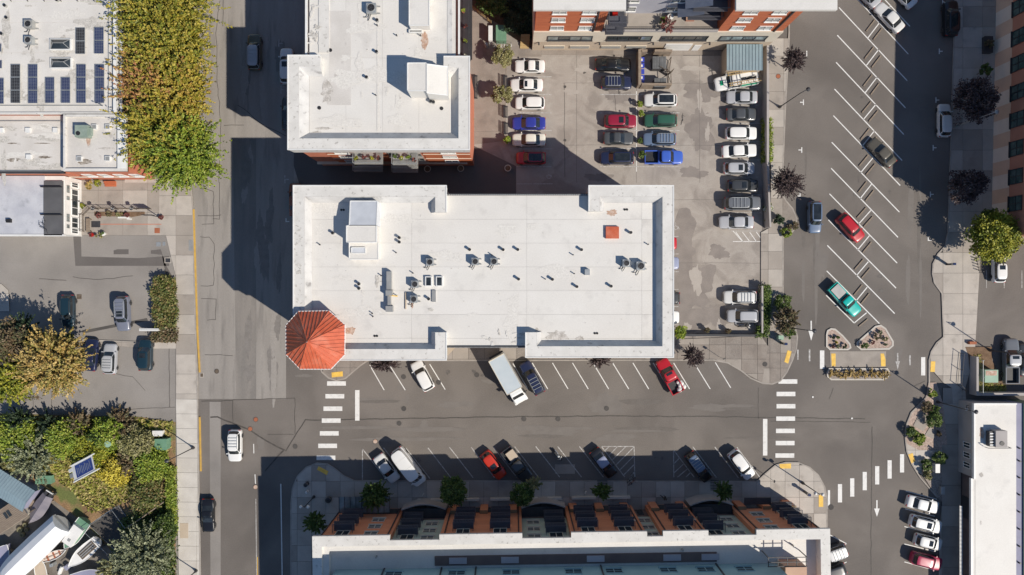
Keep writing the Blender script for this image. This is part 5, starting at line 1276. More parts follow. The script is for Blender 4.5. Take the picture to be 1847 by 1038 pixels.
# ===== tall building on the east edge
def east_block():
    p0, p1 = G(1796, 0), G(1787, 430); d = (p1 - p0).normalized(); nn = Vector((d.y, -d.x)); nn = -nn if nn.x > 0 else nn
    t = thing('tall_building', 'tall building on the right edge with tan and cream striped base', 'building', (p0.x + 8, 20, 0))
    P = (p0.x, p0.y); T, N = (d.x, d.y), (nn.x, nn.y)
    L1 = (p1 - p0).length; H = 15.0
    wb(MB(), P, T, N, -12, L1, -18, -.04, 0, 3.3).build('base_wall', M['tan'], t)
    wb(MB(), P, T, N, -12, L1, -18, 0, 3.3, H).build('wall', M['terracotta'], t)
    wb(MB(), P, T, N, -12.3, L1 + .3, -18, .25, H, H + .4).build('roof', M['roof_b'], t)
    i = 0; u = -12.0
    while u < L1:
        v = min(u + 2.0, L1)
        wb(MB(), P, T, N, u, v, -.04, .015, .02, 3.5).build('wall_stripe', M['cream_pink' if i % 2 else 'peach_pale'], t); u = v; i += 1
    for j, py in enumerate([-36, 11, 65, 113, 165, 215, 267, 318, 367]):
        uu = (G(0, 0).y - G(0, py, 5.0).y) / abs(T[1])
        window(t, P, T, N, uu, 3.6, 2.1, 2.5, fm='dark_metal', hbar=True, gm='glass_green', proud=.12)
        for zz in (9.0, 12.3): window(t, P, T, N, uu, zz, 2.0, 1.9, fm='dark_metal', hbar=True, gm='glass_green')
        if j % 2 == 0:
            o = wb(MB(), P, T, N, uu - 1.35, uu + 1.35, .12, .95, 8.0, 8.12).build('balcony', M['grey_metal'], t)
            wb(MB(), P, T, N, uu - 1.35, uu + 1.35, .9, .95, 8.12, 9.0).build('railing', M['dark_metal'], o)
M['cream_pink'] = mat('pinkish_cream', (.75, .64, .56), (.69, .59, .51), .5, .85, .04)
M['peach_pale'] = mat('peach_pale', (.68, .47, .35), (.62, .43, .32), .5, .85, .05)
M['glass_green'] = mat('green_tinted_glass', (.03, .06, .055), (.1, .15, .14), .8, .1, spec=.8)
east_block()

# ===== low white-roofed building bottom right
def low_white():
    z = 3.7; t = thing('shop_building', 'low building with smooth white roof at the bottom right', 'building', (71, -30, 0))
    w = G(1727, 0).x; a = G(1758, 729, z); bx_ = G(1833, 1100, z)
    yb = G(0, 863, z).y
    MB().bx(w + .05, yb, bx_.x, a.y, 0, z - .1).build('wall', M['warm_grey'], t)
    MB().bx(w + .6, G(0, 1100).y, bx_.x, yb, 0, z - .1).build('wall', M['brown_wall'], t)
    roof = MB().bx(G(1759, 0, z).x, G(0, 1100, z).y, bx_.x, a.y, z - .1, z).build('roof', M['roof_b'], t)
    x0 = G(1757, 0, z).x
    MB().bx(x0 - .12, yb - .1, x0 + .1, a.y + .1, z - .3, z + .15).build('roof_edge', M['white_trim'], t)
    MB().bx(x0 - .5, G(0, 1100).y, x0 - .28, yb, z - .3, z + .1).build('roof_edge', M['white_trim'], t)
    MB().bx(x0 - .28, G(0, 1100).y, x0 + .1, yb - .1, z - .1, z).build('roof', M['roof_c'], t)
    MB().bx(x0 + .1, a.y - .08, bx_.x, a.y + .12, z - .3, z + .15).build('roof_edge', M['white_trim'], t)
    MB().bx(bx_.x, G(0, 1100).y, bx_.x + 1.3, a.y, 0, z - .5).build('side_roof', M['lilac'], t)  # lilac tone paints blue shade onto this lower roof strip
    MB().bx(bx_.x + 1.3, G(0, 1100).y, bx_.x + 3.3, a.y, 0, z - .3).build('side_building', M['green_dark'], t)
    for y in (803, 821, 839):
        for i, xx in enumerate((0,)):
            window(t, (w + .05, 0), (0, 1), (-1, 0), G(0, y + 0, 2).y, 1.3, .85, 1.5, panes=2, fm='white_trim', sill=False)
    mb = MB().bx(w + .62, G(0, 940, 2).y, w + .6 - .05, G(0, 900, 2).y, 0.2, 2.3).build('door', M['dark_metal'], t)
    x1 = G(1733.5, 0, 2.9).x
    ca = MB().bx(x1 - .25, G(0, 1100).y, x1 + .2, G(0, 912, 2.9).y, 2.8, 2.88).build('lattice_canopy', M['dark_metal'], t)
    for i in range(64):
        y = G(0, 914 + i * 2.4, 2.9).y; MB().bx(x1 - .22, y - .05, x1 + .17, y + .05, 2.88, 2.94).build('canopy_slat', M['white_trim'], ca)
    for cx_, cy_, rx, ry, m in [(1771, 782, 5, 13, 'stain_rust'), (1770, 857, 4, 5, 'stain_grime'), (1769, 943, 2, 4, 'stain_grime')]:
        g = G(cx_, cy_, z); MB().flat([(g.x + rx / 12.8 * random.uniform(.6, 1.1) * math.cos(i * .349), g.y + ry / 12.8 * random.uniform(.6, 1.1) * math.sin(i * .349)) for i in range(18)], z + .012).build('stain', M[m], roof)
    for y in (809, 832, 862, 893, 924, 955, 986, 1016):
        g = G(1839, y, z - .3); MB().cyl((g.x, g.y), .12, z - .5, z - .1, 7).build('vent_pipe', M['dark_metal'], t)
M['lilac'] = mat('lilac_and_roof_shade', (.3, .3, .4), (.26, .26, .35), .6, .8)  # lilac of boats and shed; painted blue shade on the side roof
M['green_dark'] = mat('dark_green_metal', (.02, .09, .07), (.03, .1, .08), .6, .5)
low_white()
g = G(1801, 792, 4.6)
t = thing('rooftop_unit', 'grey rooftop air handling unit with side pipes on the low white roof', 'air conditioner', (g.x, g.y, 3.7))
for nm, mb, m in (('casing', MB().bx(-.5, -1.15, 1.1, 1.15, .1, 1.1), 'warm_grey'), ('fan', MB().cyl((.35, -.6), .32, 1.1, 1.16, 14), 'plastic'), ('coil_box', MB().bx(-1.2, -1.1, -.52, 1.0, .1, .8), 'dark_metal'),
                  ('pipe', MB().tube([(-1.4, -1.3, .1), (-1.4, -1.3, .9), (1.8, -1.3, .9), (1.9, -1.3, .1)], .05, 5), 'dark_metal')):
    o = mb.build(nm, M[m]); o.parent = t
for i in range(5): o = MB().bx(-1.15, -.95 + i * .4, -.57, -.8 + i * .4, .8, .86).build('coil_slat', M['white_trim']); o.parent = t

# ===== buildings on the left
def left_blocks():
    z = 7.0; t = thing('office_building', 'flat roofed building with solar panels at the top left', 'building', (-70, 32, 0))
    e = G(213, 0, z).x; s = G(0, 205, z).y
    MB().bx(e - 30, s, e, s + 30, 0, z - .1).build('wall', M['brick_pale'], t)
    roof = MB().bx(e - 30, s + .1, e - .4, s + 30, z - .1, z).build('roof', M['roof_old'], t)
    for i in range(7):
        MB().bx(e - 30, s + .12 + i * 4.1, e - .42, s + .1 + i * 4.1 + 4.05, z, z + .012).build('roof_sheet', M['roof_old2'], roof)
    MB().bx(e - .4, s, e, s + 30, z - .3, z + .5).build('parapet', M['white_trim'], t); MB().bx(e, s, e + .35, s + 30, z - .9, z - .3).build('gutter', M['blue_roof'], t)
    MB().bx(e - 30, s - .1, e - .42, s + .1, z - .3, z + .25).build('parapet', M['roof_band'], t)
    x = G(196, 0, z).x; MB().bx(x - .06, s + .1, x + .06, s + 30, z + .01, z + .07).build('roof_pipe', M['galv'], t)
    y = G(0, 191, z).y; MB().bx(e - 30, y - .04, e - 2, y + .04, z + .05, z + .14).build('roof_pipe', M['grey_metal'], t)
    for x, y in [(8, 10), (11, 32), (2, 61), (102, 0)]: vent(t, x, y, z, .18, .4)
    grime(roof, 0, 0, 190, 185, z + .012, 26, 21, ('roof_dirt', 'roof_dirt2'), .3, 1.3); grime(roof, 0, 0, 190, 185, z + .03, 26, 22, ('roof_dirt2',), .05, .18)
    for x0, y0, x1, y1 in [(89, 69.6, 127, 90), (90, 104, 128, 123.5)]:
        a, b = G(x0, y1, z + .4), G(x1, y0, z + .4); sk = MB().bx(a.x, a.y, b.x, b.y, z, z + .35).build('skylight', M['white_trim'], t)
        cx_, cy_ = (a.x + b.x) / 2, (a.y + b.y) / 2; r0, r1 = (cx_ - .7, cy_), (cx_ + .7, cy_); zz, zr = z + .36, z + .85; q = .12
        c4 = [(a.x + q, a.y + q), (b.x - q, a.y + q), (b.x - q, b.y - q), (a.x + q, b.y - q)]
        for f in ([c4[0], c4[1], r1, r0], [c4[1], c4[2], r1], [c4[2], c4[3], r0, r1], [c4[3], c4[0], r0]):
            MB().add([(p[0], p[1], zz if p in c4 else zr) for p in f], [tuple(range(len(f)))]).build('pane', M['glass'], sk)
        for p, r in ((c4[0], r0), (c4[1], r1), (c4[2], r1), (c4[3], r0), (r0, r1)):
            MB().tube([(p[0], p[1], zz if p in c4 else zr), (r[0], r[1], zr)], .05, 4).build('glazing_bar', M['grey_metal'], sk)
    for i in range(8):
        g = G(-8 + i * 30, 4, z + .4); MB().tube([(g.x - .9, g.y + 1.3, z + .1), (g.x, g.y, z + .55)], .05, 5).build('guy_post', M['bark'], t)
    # lower cream roof
    z2 = 6.0; t2 = thing('office_building', 'low cream roofed building below the solar panel roof', 'building', (-75, 19, 0))
    e2 = G(116, 0, z2).x; n2 = s - .05; s2 = G(0, 312, z2).y
    MB().bx(e2 - 20, s2, e2, n2, 0, z2 - .1).build('wall', M['brick_pale'], t2); rf = MB().bx(e2 - 20, s2, e2, n2, z2 - .1, z2).build('roof', M['roof_old'], t2)
    MB().bx(e2 - 20, s2 - .1, e2, s2 + .15, z2 - .3, z2 + .2).build('parapet', M['dark_metal'], t2)
    for x, y in [(4, 236), (52.6, 236), (102, 236), (54, 284)]:
        g = G(x, y, z2); MB().bx(g.x - .32, g.y - .32, g.x + .32, g.y + .32, z2, z2 + .35).build('roof_curb', M['white_trim'], t2)
    for y in (219, 309):
        g = G(0, y, z2).y; MB().bx(e2 - 20, g - .05, e2 - .3, g + .05, z2 + .1, z2 + .2).build('roof_pipe', M['grey_metal'], t2)
    for cx_, cy_, rx, ry in [(24, 289, 15, 4), (80, 284, 14, 2.5), (22, 259, 10, 1.5), (75, 259, 18, 1.2)]:
        g = G(cx_, cy_, z2); MB().flat([(g.x + rx / 13 * random.uniform(.6, 1.1) * math.cos(i * .349), g.y + ry / 13 * random.uniform(.6, 1.1) * math.sin(i * .349)) for i in range(18)], z2 + .012).build('stain', M['stain_dark'], rf)
    grime(rf, 0, 220, 105, 305, z2, 16, 23, ('roof_dirt', 'roof_dirt2'), .2, 1.0, 2.2)
    # taller square block
    z3 = 7.4; t3 = thing('brick_building', 'square brick block with white parapet roof beside the yellow green trees', 'building', (-58, 20, 0))
    a, b = G(115, 309, z3), G(228, 207, z3)
    MB().bx(a.x, a.y, b.x, b.y - .0, 0, z3 - .3).build('wall', M['brick_pale'], t3); rf = MB().bx(a.x + .2, a.y + .2, b.x - .5, b.y - .2, z3 - .35, z3 - .2).build('roof', M['roof_old'], t3)
    for q in ((a.x, a.y, b.x, a.y + .35), (a.x, b.y - .3, b.x, b.y), (a.x, a.y + .35, a.x + .25, b.y - .3)): MB().bx(*q, z3 - .5, z3 + .12).build('parapet', M['roof_band'], t3)
    MB().bx(b.x - 1.15, a.y + .35, b.x, b.y - .3, z3 - .5, z3 + .14).build('parapet', M['white_trim'], t3)
    zz = z3 - .2
    for x, y in [(172, 230), (196, 230), (145, 287.6), (196, 287)]:
        g = G(x, y, zz); o = MB().bx(g.x - .34, g.y - .34, g.x + .34, g.y + .34, zz, zz + .3).build('roof_curb', M['white_trim'], t3); MB().bx(g.x - .27, g.y - .27, g.x + .27, g.y + .27, zz + .3, zz + .31).build('curb_lid', M['grey_metal'], o)
    for cx_, cy_, rx, ry, m in [(152, 292, 16, 6, 'stain_dark'), (160, 254, 5, 10, 'stain_rust'), (190, 268, 18, 2, 'stain_grime')]:
        g = G(cx_, cy_, zz); MB().flat([(g.x + rx / 13 * random.uniform(.6, 1.1) * math.cos(i * .349), g.y + ry / 13 * random.uniform(.6, 1.1) * math.sin(i * .349)) for i in range(18)], zz + .012).build('stain', M[m], rf)
    for i in range(4): window(t3, (0, a.y), (1, 0), (0, -1), a.x + 1.4 + i * 2.2, 3.2, 1.2, 1.8)
    MB().bx(G(92, 0).x, a.y - .12, b.x + .1, a.y - .01, 2.6, 2.85).build('string_course', M['cream'], t3)
    # white shop
    z4 = 4.2; t4 = thing('shop_building', 'white clapboard shop with grey flat roof facing the fenced courtyard', 'building', (-72, 11, 0))
    xw = G(148, 0).x; y0, y1 = G(0, 427).y, G(0, 326).y; e4 = G(80, 0, z4).x; r4 = G(113, 0, z4).x
    MB().bx(xw - 12, y0, xw - .02, y1, 0, z4 - .2).build('wall', M['white_paint'], t4)
    for i in range(14): MB().bx(xw - .02, y0, xw + .02, y1, .15 + i * .27, .15 + i * .27 + .24).build('clapboard', M['white_paint'], t4)
    MB().bx(xw - 12, y0, e4, y1, z4 - .2, z4).build('roof', M['roof_blue'], t4)
    for i, (ya, yb) in enumerate(((327, 338), (338.5, 388), (388.5, 425))): MB().bx(e4, G(0, yb, z4).y, r4, G(0, ya, z4).y, z4 - .2, z4 + .1 + .06 * (i % 2)).build('roof_panel', M['roof_dark'], t4)
    for ya in (338, 388):
        y = G(0, ya, z4).y; MB().bx(e4 - .3, y - .06, r4, y + .06, z4 + .1, z4 + .45).build('roof_fin', M['black'], t4)
    MB().bx(xw - 12, y0 - .25, xw + .1, y0 - .01, z4 - .4, z4 + .1).build('parapet', M['white_trim'], t4)
    for yy, w_ in ((334, .7), (352, 1.6), (375, 2.2), (402, 1.5), (417, .7)):
        window(t4, (xw + .02, 0), (0, 1), (1, 0), G(0, yy, 2).y, 1.0, w_, 1.5, fm='white_trim', gm='glass')
    for yy in (338, 345, 358, 390, 397, 409): window(t4, (xw + .02, 0), (0, 1), (1, 0), G(0, yy, 3.3).y, 2.95, .5, .6, fm='grey_metal', gm='glass_pale', sill=False, panes=1)
    g = G(18, 399, z4); MB().bx(g.x - .3, g.y - .25, g.x + .3, g.y + .25, z4, z4 + .4).build('roof_hatch', M['black'], t4)
    for i in range(7):
        g = G(80 + random.uniform(-4, 6), 396 + i * 3.6, z4 + .1); MB().tube([(g.x, g.y, z4), (g.x + random.uniform(-.4, .4), g.y + .1, z4 + .5), (g.x + random.uniform(-.5, .5), g.y - .3, z4 + .3)], .04, 4).build('flue', M['dark_metal'], t4)
M['roof_old2'] = mat('roof_old_pale', (.6, .575, .535), (.67, .645, .605), .35, .7, .06, 8, c3=(.4, .37, .33), s3=.8, lo3=.62, hi3=.82)
M['roof_blue'] = mat('roof_blue_grey', (.45, .46, .5), (.54, .55, .58), .5, .7, .05, 8, c3=(.34, .35, .38), s3=.8, lo3=.58, hi3=.75)
M['roof_dark'] = mat('roof_dark_grey', (.09, .09, .095), (.12, .12, .125), .5, .8, .05)
M['stain_dark'] = mat('stain_dark', (.16, .13, .1), (.42, .38, .33), 2.2, .85, .2, 6)
left_blocks()
def array(x0, y0, x1, y1, n, label, m='solar', z=7.0):
    h = .28; a, b = G(x0, y1, z + h), G(x1, y0, z + h); c = ((a.x + b.x) / 2, (a.y + b.y) / 2)
    t = thing('solar_array', label, 'solar panels', (c[0], c[1], z), 'solar arrays on the top left roof'); w, L = b.x - a.x, b.y - a.y
    for i in range(n):
        y0_ = -L / 2 + L * i / n + .03; y1_ = -L / 2 + L * (i + 1) / n - .03
        p = MB().bx(-w / 2, y0_, w / 2, y1_, h - .05, h).build('solar_panel', M['galv']); p.parent = t
        cell = MB(); nx, ny = 5, 8
        for ix in range(nx):
            for iy in range(ny):
                xa = -w / 2 + .05 + (w - .1) * ix / nx + .012; xb = -w / 2 + .05 + (w - .1) * (ix + 1) / nx - .012
                ya = y0_ + .05 + (y1_ - y0_ - .1) * iy / ny + .012; yb = y0_ + .05 + (y1_ - y0_ - .1) * (iy + 1) / ny - .012
                cell.add([(xa, ya, h + .006), (xb, ya, h + .006), (xb, yb, h + .006), (xa, yb, h + .006)], [(0, 1, 2, 3)])
        co = cell.build('cells', M[m]); co.parent = p; co['kind'] = 'stuff'
    l = MB()
    for sx in (-1, 1):
        for yy in (-L / 2 + .2, L / 2 - .2): l.box((sx * (w / 2 - .15), yy, (h - .05) / 2), (.06, .06, h - .06))
    o = l.build('mount', M['grey_metal']); o.parent = t
for x0, y0, x1, y1, n, lb, m in [(136.5, 50, 153.3, 98, 2, 'two panel array right of the upper skylight, brownish black', 'solar_dark'), (170, 49, 187, 97.5, 2, 'two panel blue array nearest the roof corner by the trees', 'solar'),
    (19.3, 116, 36.3, 186.6, 3, 'black three panel array, darkest of the lower row', 'solar_dark'), (50.5, 116, 67.6, 187, 3, 'blue three panel array just right of the black one', 'solar'),
    (81.4, 139.5, 98, 186.6, 2, 'short two panel array below the left half of the skylights', 'solar'), (110, 139.5, 126.5, 186.6, 2, 'short two panel array below the right half of the skylights', 'solar'),
    (137.7, 116, 154.8, 186.6, 3, 'blue three panel array directly below the brownish black pair', 'solar'), (171, 116, 188, 186.6, 3, 'three panel array of the lower row nearest the trees', 'solar'),
    (-10, 141, 6.8, 188, 2, 'array cut by the photo edge left of the black array', 'solar'), (-14, 79, 2.5, 94, 1, 'upper small array sliver at the photo edge', 'solar'), (-14, 109, 3.5, 124, 1, 'lower small array sliver at the photo edge', 'solar')]:
    array(x0, y0, x1, y1, n, lb, m)
condenser(50, 43, 7.0, 'upper grey roof unit near the solar panel skylights', 1.1, group=None, m='grey_metal'); condenser(50, 72, 7.0, 'lower pale roof unit near the solar panel skylights', 1.0, group=None)
g = G(147, 237, 8.2); t = thing('rooftop_unit', 'green grey rooftop unit on the square brick block', 'air conditioner', (g.x, g.y, 7.2))
for nm, mb, m in (('casing', MB().bx(-.85, -.8, .85, .8, .1, 1.1), 'sage_metal'), ('fan', MB().cyl((-.4, -.3), .3, 1.1, 1.15, 12), 'plastic'), ('hood', MB().bx(.85, -.5, 1.15, .5, .3, .9), 'sage_metal')):
    o = mb.build(nm, M[m] if m in M else mat('sage_metal', (.22, .28, .23), (.3, .36, .31), 1.5, .5, .1)); o.parent = t
# ---------------------------------------------------------------- vegetation
def leaf_mesh(name, pts, sizes, mats, elong=1.8, up=.55, seed=0, dirs=None, tone=None):
    r = np.random.default_rng(seed); n = len(pts)
    nrm = r.normal(size=(n, 3)); nrm[:, 2] = np.abs(nrm[:, 2]) + up; nrm /= np.linalg.norm(nrm, axis=1)[:, None]
    a = r.normal(size=(n, 3)) if dirs is None else dirs + r.normal(size=(n, 3)) * .45
    a -= (a * nrm).sum(1)[:, None] * nrm; a /= np.linalg.norm(a, axis=1)[:, None] + 1e-9
    b = np.cross(nrm, a)
    L = (sizes * elong / 2)[:, None]; W = (sizes / 2)[:, None]
    v = np.empty((n, 4, 3)); v[:, 0] = pts - a * L; v[:, 1] = pts - b * W + a * L * .1; v[:, 2] = pts + a * L; v[:, 3] = pts + b * W + a * L * .1
    me = bpy.data.meshes.new(name)
    me.vertices.add(n * 4); me.vertices.foreach_set('co', v.reshape(-1).astype(np.float32))
    me.loops.add(n * 4); me.loops.foreach_set('vertex_index', np.arange(n * 4, dtype=np.int32))
    me.polygons.add(n); me.polygons.foreach_set('loop_start', np.arange(0, n * 4, 4, dtype=np.int32))
    try: me.polygons.foreach_set('loop_total', np.full(n, 4, dtype=np.int32))
    except Exception: pass
    for m in mats: me.materials.append(m)
    mi = r.integers(0, len(mats), n) if tone is None else np.clip(tone, 0, len(mats) - 1)
    me.polygons.foreach_set('material_index', mi.astype(np.int32)); me.update(); me.validate()
    return me
def crown_points(R, Rz, ncl, per, seed, style='round', irr=.25):
    r = np.random.default_rng(seed)
    pts, dirs, tone = [], [], []
    if style == 'feather':
        for k in range(ncl):
            u = r.normal(size=3); u[2] = abs(u[2]) * .9 - .15; u /= np.linalg.norm(u)
            Ln = r.uniform(.66, 1.02); bend = r.normal(size=3) * .18
            t = r.uniform(.3, 1, per) ** .6
            c = np.outer(t, u * np.array([R, R, Rz]) * Ln) + np.outer(t ** 2, bend * R)
            c += r.normal(size=(per, 3)) * (.06 * R + .05) * (1.15 - t)[:, None] * np.array([1, 1, .6])
            pts.append(c); dirs.append(np.tile(u, (per, 1))); tn = r.integers(0, 3); tone.append(np.where(r.random(per) < .6, tn, r.integers(0, 3, per)))
    else:
        for k in range(ncl):
            u = r.normal(size=3); u[2] = abs(u[2]) * 1.0 - .2; u /= np.linalg.norm(u)
            rad = r.uniform(.35, 1.0) ** .6 * (1 + r.normal() * irr * .4)
            c = u * np.array([R, R, Rz]) * min(rad, 1.12) * .86
            s = R * r.uniform(.1, .2)
            p = r.normal(size=(per, 3)); p /= np.linalg.norm(p, axis=1)[:, None]
            p = p * (r.random(per) ** .4)[:, None] * s * 1.6 * np.array([1, 1, .75]) + c
            pts.append(p); dirs.append(p - c + u * s); tn = r.integers(0, 3); tone.append(np.where(r.random(per) < .65, tn, r.integers(0, 3, per)))
    return np.concatenate(pts), np.concatenate(dirs), np.concatenate(tone)
_seed = [100]
def tree(px, py, Rp, H, leaf, label, name='street_tree', cat='tree', group=None, style='round', n=4500, size=.3, rz=None, trunk='bark', ry=1.0, base=0.0, elong=1.8):
    _seed[0] += 1; sd_ = _seed[0]
    R = Rp / PPM * (CAMH - H * .65) / CAMH; Rz = rz or min(R * .85, H * .42)
    zc = H - Rz; g = G(px, py, zc + base)
    t = thing(name, label, cat, (g.x, g.y, base), group)
    n = int(n * 1.7); size *= .8; ncl = max(45 if style == 'feather' else 22, int(n / (34 if style == 'feather' else 60))); P, D, T = crown_points(R, Rz, ncl, n // ncl, sd_, style)
    P = P * np.array([1, ry, 1]) + np.array([0, 0, zc]); P[:, 2] = np.maximum(P[:, 2], .15)
    rr = np.random.default_rng(sd_ + 5)
    me = leaf_mesh('crown', P, rr.uniform(.7, 1.3, len(P)) * size, LEAF[leaf], seed=sd_, dirs=D, tone=T, elong=elong)
    child('crown', me, t)
    mb = MB(); tr = max(.06, R * .045)
    mb.tube([(0, 0, 0), (.04, .02, zc * .5), (0, 0, zc)], tr, 7, r2=tr * .7)
    for k in range(7):
        a = k * .9 + rr.random(); e = rr.uniform(.5, .85)
        mb.tube([(0, 0, zc * .6), (math.cos(a) * R * .35 * e, math.sin(a) * R * .35 * e, zc), (math.cos(a) * R * .8 * e, math.sin(a) * R * .8 * e * ry, zc + Rz * .35)], tr * .5, 5, r2=tr * .12)
    mb.build('trunk', M[trunk]).parent = t
    return t
def shrub(px, py, Rp, H, leaf, label, name='shrub', cat='shrub', n=900, size=.14, group=None, style='round', base=0.0, ry=1.0):
    _seed[0] += 1; sd_ = _seed[0]; R = Rp / PPM; g = G(px, py, H * .5 + base)
    n = int(n * 1.6); size *= .85; P, D, T = crown_points(R, H * .6, max(14, n // 40), 40, sd_, style); P = P * np.array([1, ry, 1]) + np.array([0, 0, H * .42]); P[:, 2] = np.maximum(P[:, 2], .02)
    rr = np.random.default_rng(sd_)
    me = leaf_mesh(name, P, rr.uniform(.7, 1.3, len(P)) * size, LEAF[leaf], seed=sd_, dirs=D, tone=T)
    o = bpy.data.objects.new(name, me); COL.objects.link(o); o.location = (g.x, g.y, base)
    return tag(o, label, cat, group)
def hedge(poly, H, leaf, label, n=3000, size=.15, base=0.0, name='hedge', cat='hedge', kind=None, zz=None):
    _seed[0] += 1; r = np.random.default_rng(_seed[0]); W = GP(poly, H * .5 + base)
    xs = [p.x for p in W]; ys = [p.y for p in W]; L = [(p.x, p.y) for p in W]; P = []
    def inside(x, y):
        c = False
        for i in range(len(L)):
            (x1, y1), (x2, y2) = L[i - 1], L[i]
            if (y1 > y) != (y2 > y) and x < (x2 - x1) * (y - y1) / (y2 - y1) + x1: c = not c
        return c
    while len(P) < n:
        x, y = r.uniform(min(xs) - .1, max(xs) + .1), r.uniform(min(ys) - .1, max(ys) + .1)
        if inside(x, y):
            h = H * (.8 + .2 * math.sin(x * 2.1 + y * 1.3) * math.cos(y * 1.7))
            P.append((x + r.normal() * .14, y + r.normal() * .14, h * (1 - r.random() ** 1.6 * .9)))
    P = np.array(P); c = P.mean(0)
    tn = (np.floor((np.sin(P[:, 0] * 2.3 + 1) + np.cos(P[:, 1] * 1.9)) * 1.2 + r.random(len(P)) * 2.2)).astype(int) % 3
    me = leaf_mesh(name, P - np.array([c[0], c[1], 0]), r.uniform(.7, 1.3, len(P)) * size, LEAF[leaf], seed=_seed[0], tone=tn)
    o = bpy.data.objects.new(name, me); COL.objects.link(o); o.location = (c[0], c[1], base)
    return tag(o, label, cat, None, kind)

# big yellowing street trees, top left
TR = 'yellowing trees along the left street'
tree(296, 18, 88, 9.5, 'maple', 'yellow green street tree touching the top photo edge', group=TR, n=21000, size=.235, style='feather')
tree(306, 92, 80, 9.7, 'maple', 'yellowing street tree beside the upper solar arrays', group=TR, n=18000, size=.235, style='feather')
tree(280, 158, 72, 9.0, 'maple_orange', 'orange tinged street tree reaching over the solar roof edge', group=TR, n=15750, size=.235, style='feather')
tree(322, 168, 60, 9.4, 'maple_gold', 'golden yellow street tree right of the orange tinged one', group=TR, n=13500, size=.235, style='feather')
tree(292, 236, 74, 9.5, 'maple', 'street tree beside the square brick block', group=TR, n=16500, size=.235, style='feather')
tree(330, 276, 72, 9.0, 'bright', 'greenest street tree at the lower end of the yellow row', group=TR, n=17250, size=.235, style='feather')
tree(244, 60, 26, 6.5, 'maple_orange', 'small orange sapling squeezed beside the solar roof gutter', group=TR, n=1600, size=.28, style='feather')
tree(240, 128, 22, 6.0, 'maple_orange', 'orange sapling beside the lower solar arrays', group=TR, n=1300, size=.28, style='feather'); tree(246, 262, 24, 6.0, 'maple_orange', 'orange sapling beside the square brick block parapet', group=TR, n=1400, size=.28, style='feather')
# lower left lot trees
tree(98, 652, 62, 8.0, 'golden', 'large golden tan tree over the navy sedan', n=13500, size=.23, style='feather'); tree(46, 672, 38, 6.5, 'lime', 'yellow green tree merging into the golden tree', n=4200, size=.22, style='feather')
tree(24, 618, 42, 7.5, 'brown', 'rust and green tree left of the golden tree', n=3800, size=.24)
tree(20, 690, 40, 7.0, 'lime', 'lime green tree at the photo edge below the golden tree', n=3500, size=.24, style='feather')
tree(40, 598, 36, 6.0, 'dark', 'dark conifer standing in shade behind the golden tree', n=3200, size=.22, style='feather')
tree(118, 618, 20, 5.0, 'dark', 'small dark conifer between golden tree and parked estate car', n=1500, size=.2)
hedge([(280, 500), (296, 496), (312, 502), (316, 520), (313, 536), (319, 556), (317, 588), (300, 594), (284, 586), (274, 566), (279, 548), (272, 530), (278, 514)], 1.8, 'hedge', 'tall dark green hedge by the pale pavement above the sign', n=5200, size=.2)
hedge([(276, 592), (318, 592), (320, 617), (274, 616)], 1.5, 'brown', 'short brownish hedge below the white sign in the left lot', n=1600, size=.18)
# bank at lower left
BK = [(30, 790, 44, 3.2, 'bright', 'bright green shrub mass at the left photo edge'), (60, 822, 46, 3.4, 'silver', 'grey green conifer shrub above the small green cabinet'), (8, 848, 20, 2.2, 'olive', 'olive shrub above the blue shed roof'),
      (120, 792, 40, 3.4, 'bright', 'bright green shrub thicket near the bank top'), (160, 812, 38, 3.2, 'lime', 'lime green thicket above the blue sign board'), (196, 784, 34, 3.0, 'bright', 'green thicket left of the green barrel lid'),
      (142, 768, 26, 2.6, 'brown', 'reddish brown bush on the bank top edge'), (215, 768, 32, 2.4, 'brown', 'brown and green bush beside the side road'), (246, 800, 34, 3.0, 'olive', 'olive thicket left of the green utility cabinet'),
      (272, 838, 36, 2.8, 'bright', 'green ivy mound below the utility cabinet'), (236, 836, 26, 2.4, 'brown', 'brown green scrub right of the yellow bush'), (262, 890, 36, 2.4, 'hedge', 'olive green scrub beside the steep wooden rail'),
      (205, 850, 30, 2.4, 'yellow', 'vivid yellow bush in the middle of the bank'), (180, 792, 22, 3.0, 'green', 'deep green bush between two lime thickets'), (88, 770, 24, 3.0, 'dark', 'dark conifer on the upper bank edge'), (35, 760, 24, 3.4, 'dark', 'dark spiky conifer shading the side road')]
for x, y, r_, h, lf, lb in BK: shrub(x, y, r_, h, lf, lb, n=int(95 * r_), size=.21, style='feather' if lf in ('silver', 'dark', 'brown') else 'round')
tree(258, 1004, 58, 5.5, 'silver', 'large grey green tree beside the boatyard fence', n=8500, size=.2, style='feather', name='garden_tree')
tree(212, 1030, 34, 4.5, 'olive', 'olive tree behind the open sailing dinghy', n=3600, size=.2, style='feather', name='garden_tree')
tree(300, 950, 26, 3.0, 'green', 'dark green shrub tree near the end of the roadside hedge', n=1800, size=.2, name='garden_tree')
hedge([(302, 842), (316, 842), (318, 960), (308, 968), (303, 900)], 1.4, 'bright', 'narrow clipped hedge along the pale pavement', n=3200, size=.15)
def ground_cover(name, poly, n, leaf, H, size, label, cat):
    return hedge(poly, H, leaf, label, n, size, name=name, cat=cat, kind='stuff')
ground_cover('grass', [(0, 752), (250, 756), (312, 762), (300, 830), (240, 895), (205, 912), (165, 925), (135, 890), (100, 862), (60, 850), (0, 842)], 14000, 'grass', .3, .26, 'long yellow green grass covering the bank', 'grass')
ground_cover('weeds', [(215, 940), (300, 900), (314, 960), (318, 1050), (240, 1050)], 4000, 'green', .5, .22, 'tangled weeds between boatyard fence and pavement', 'weeds')
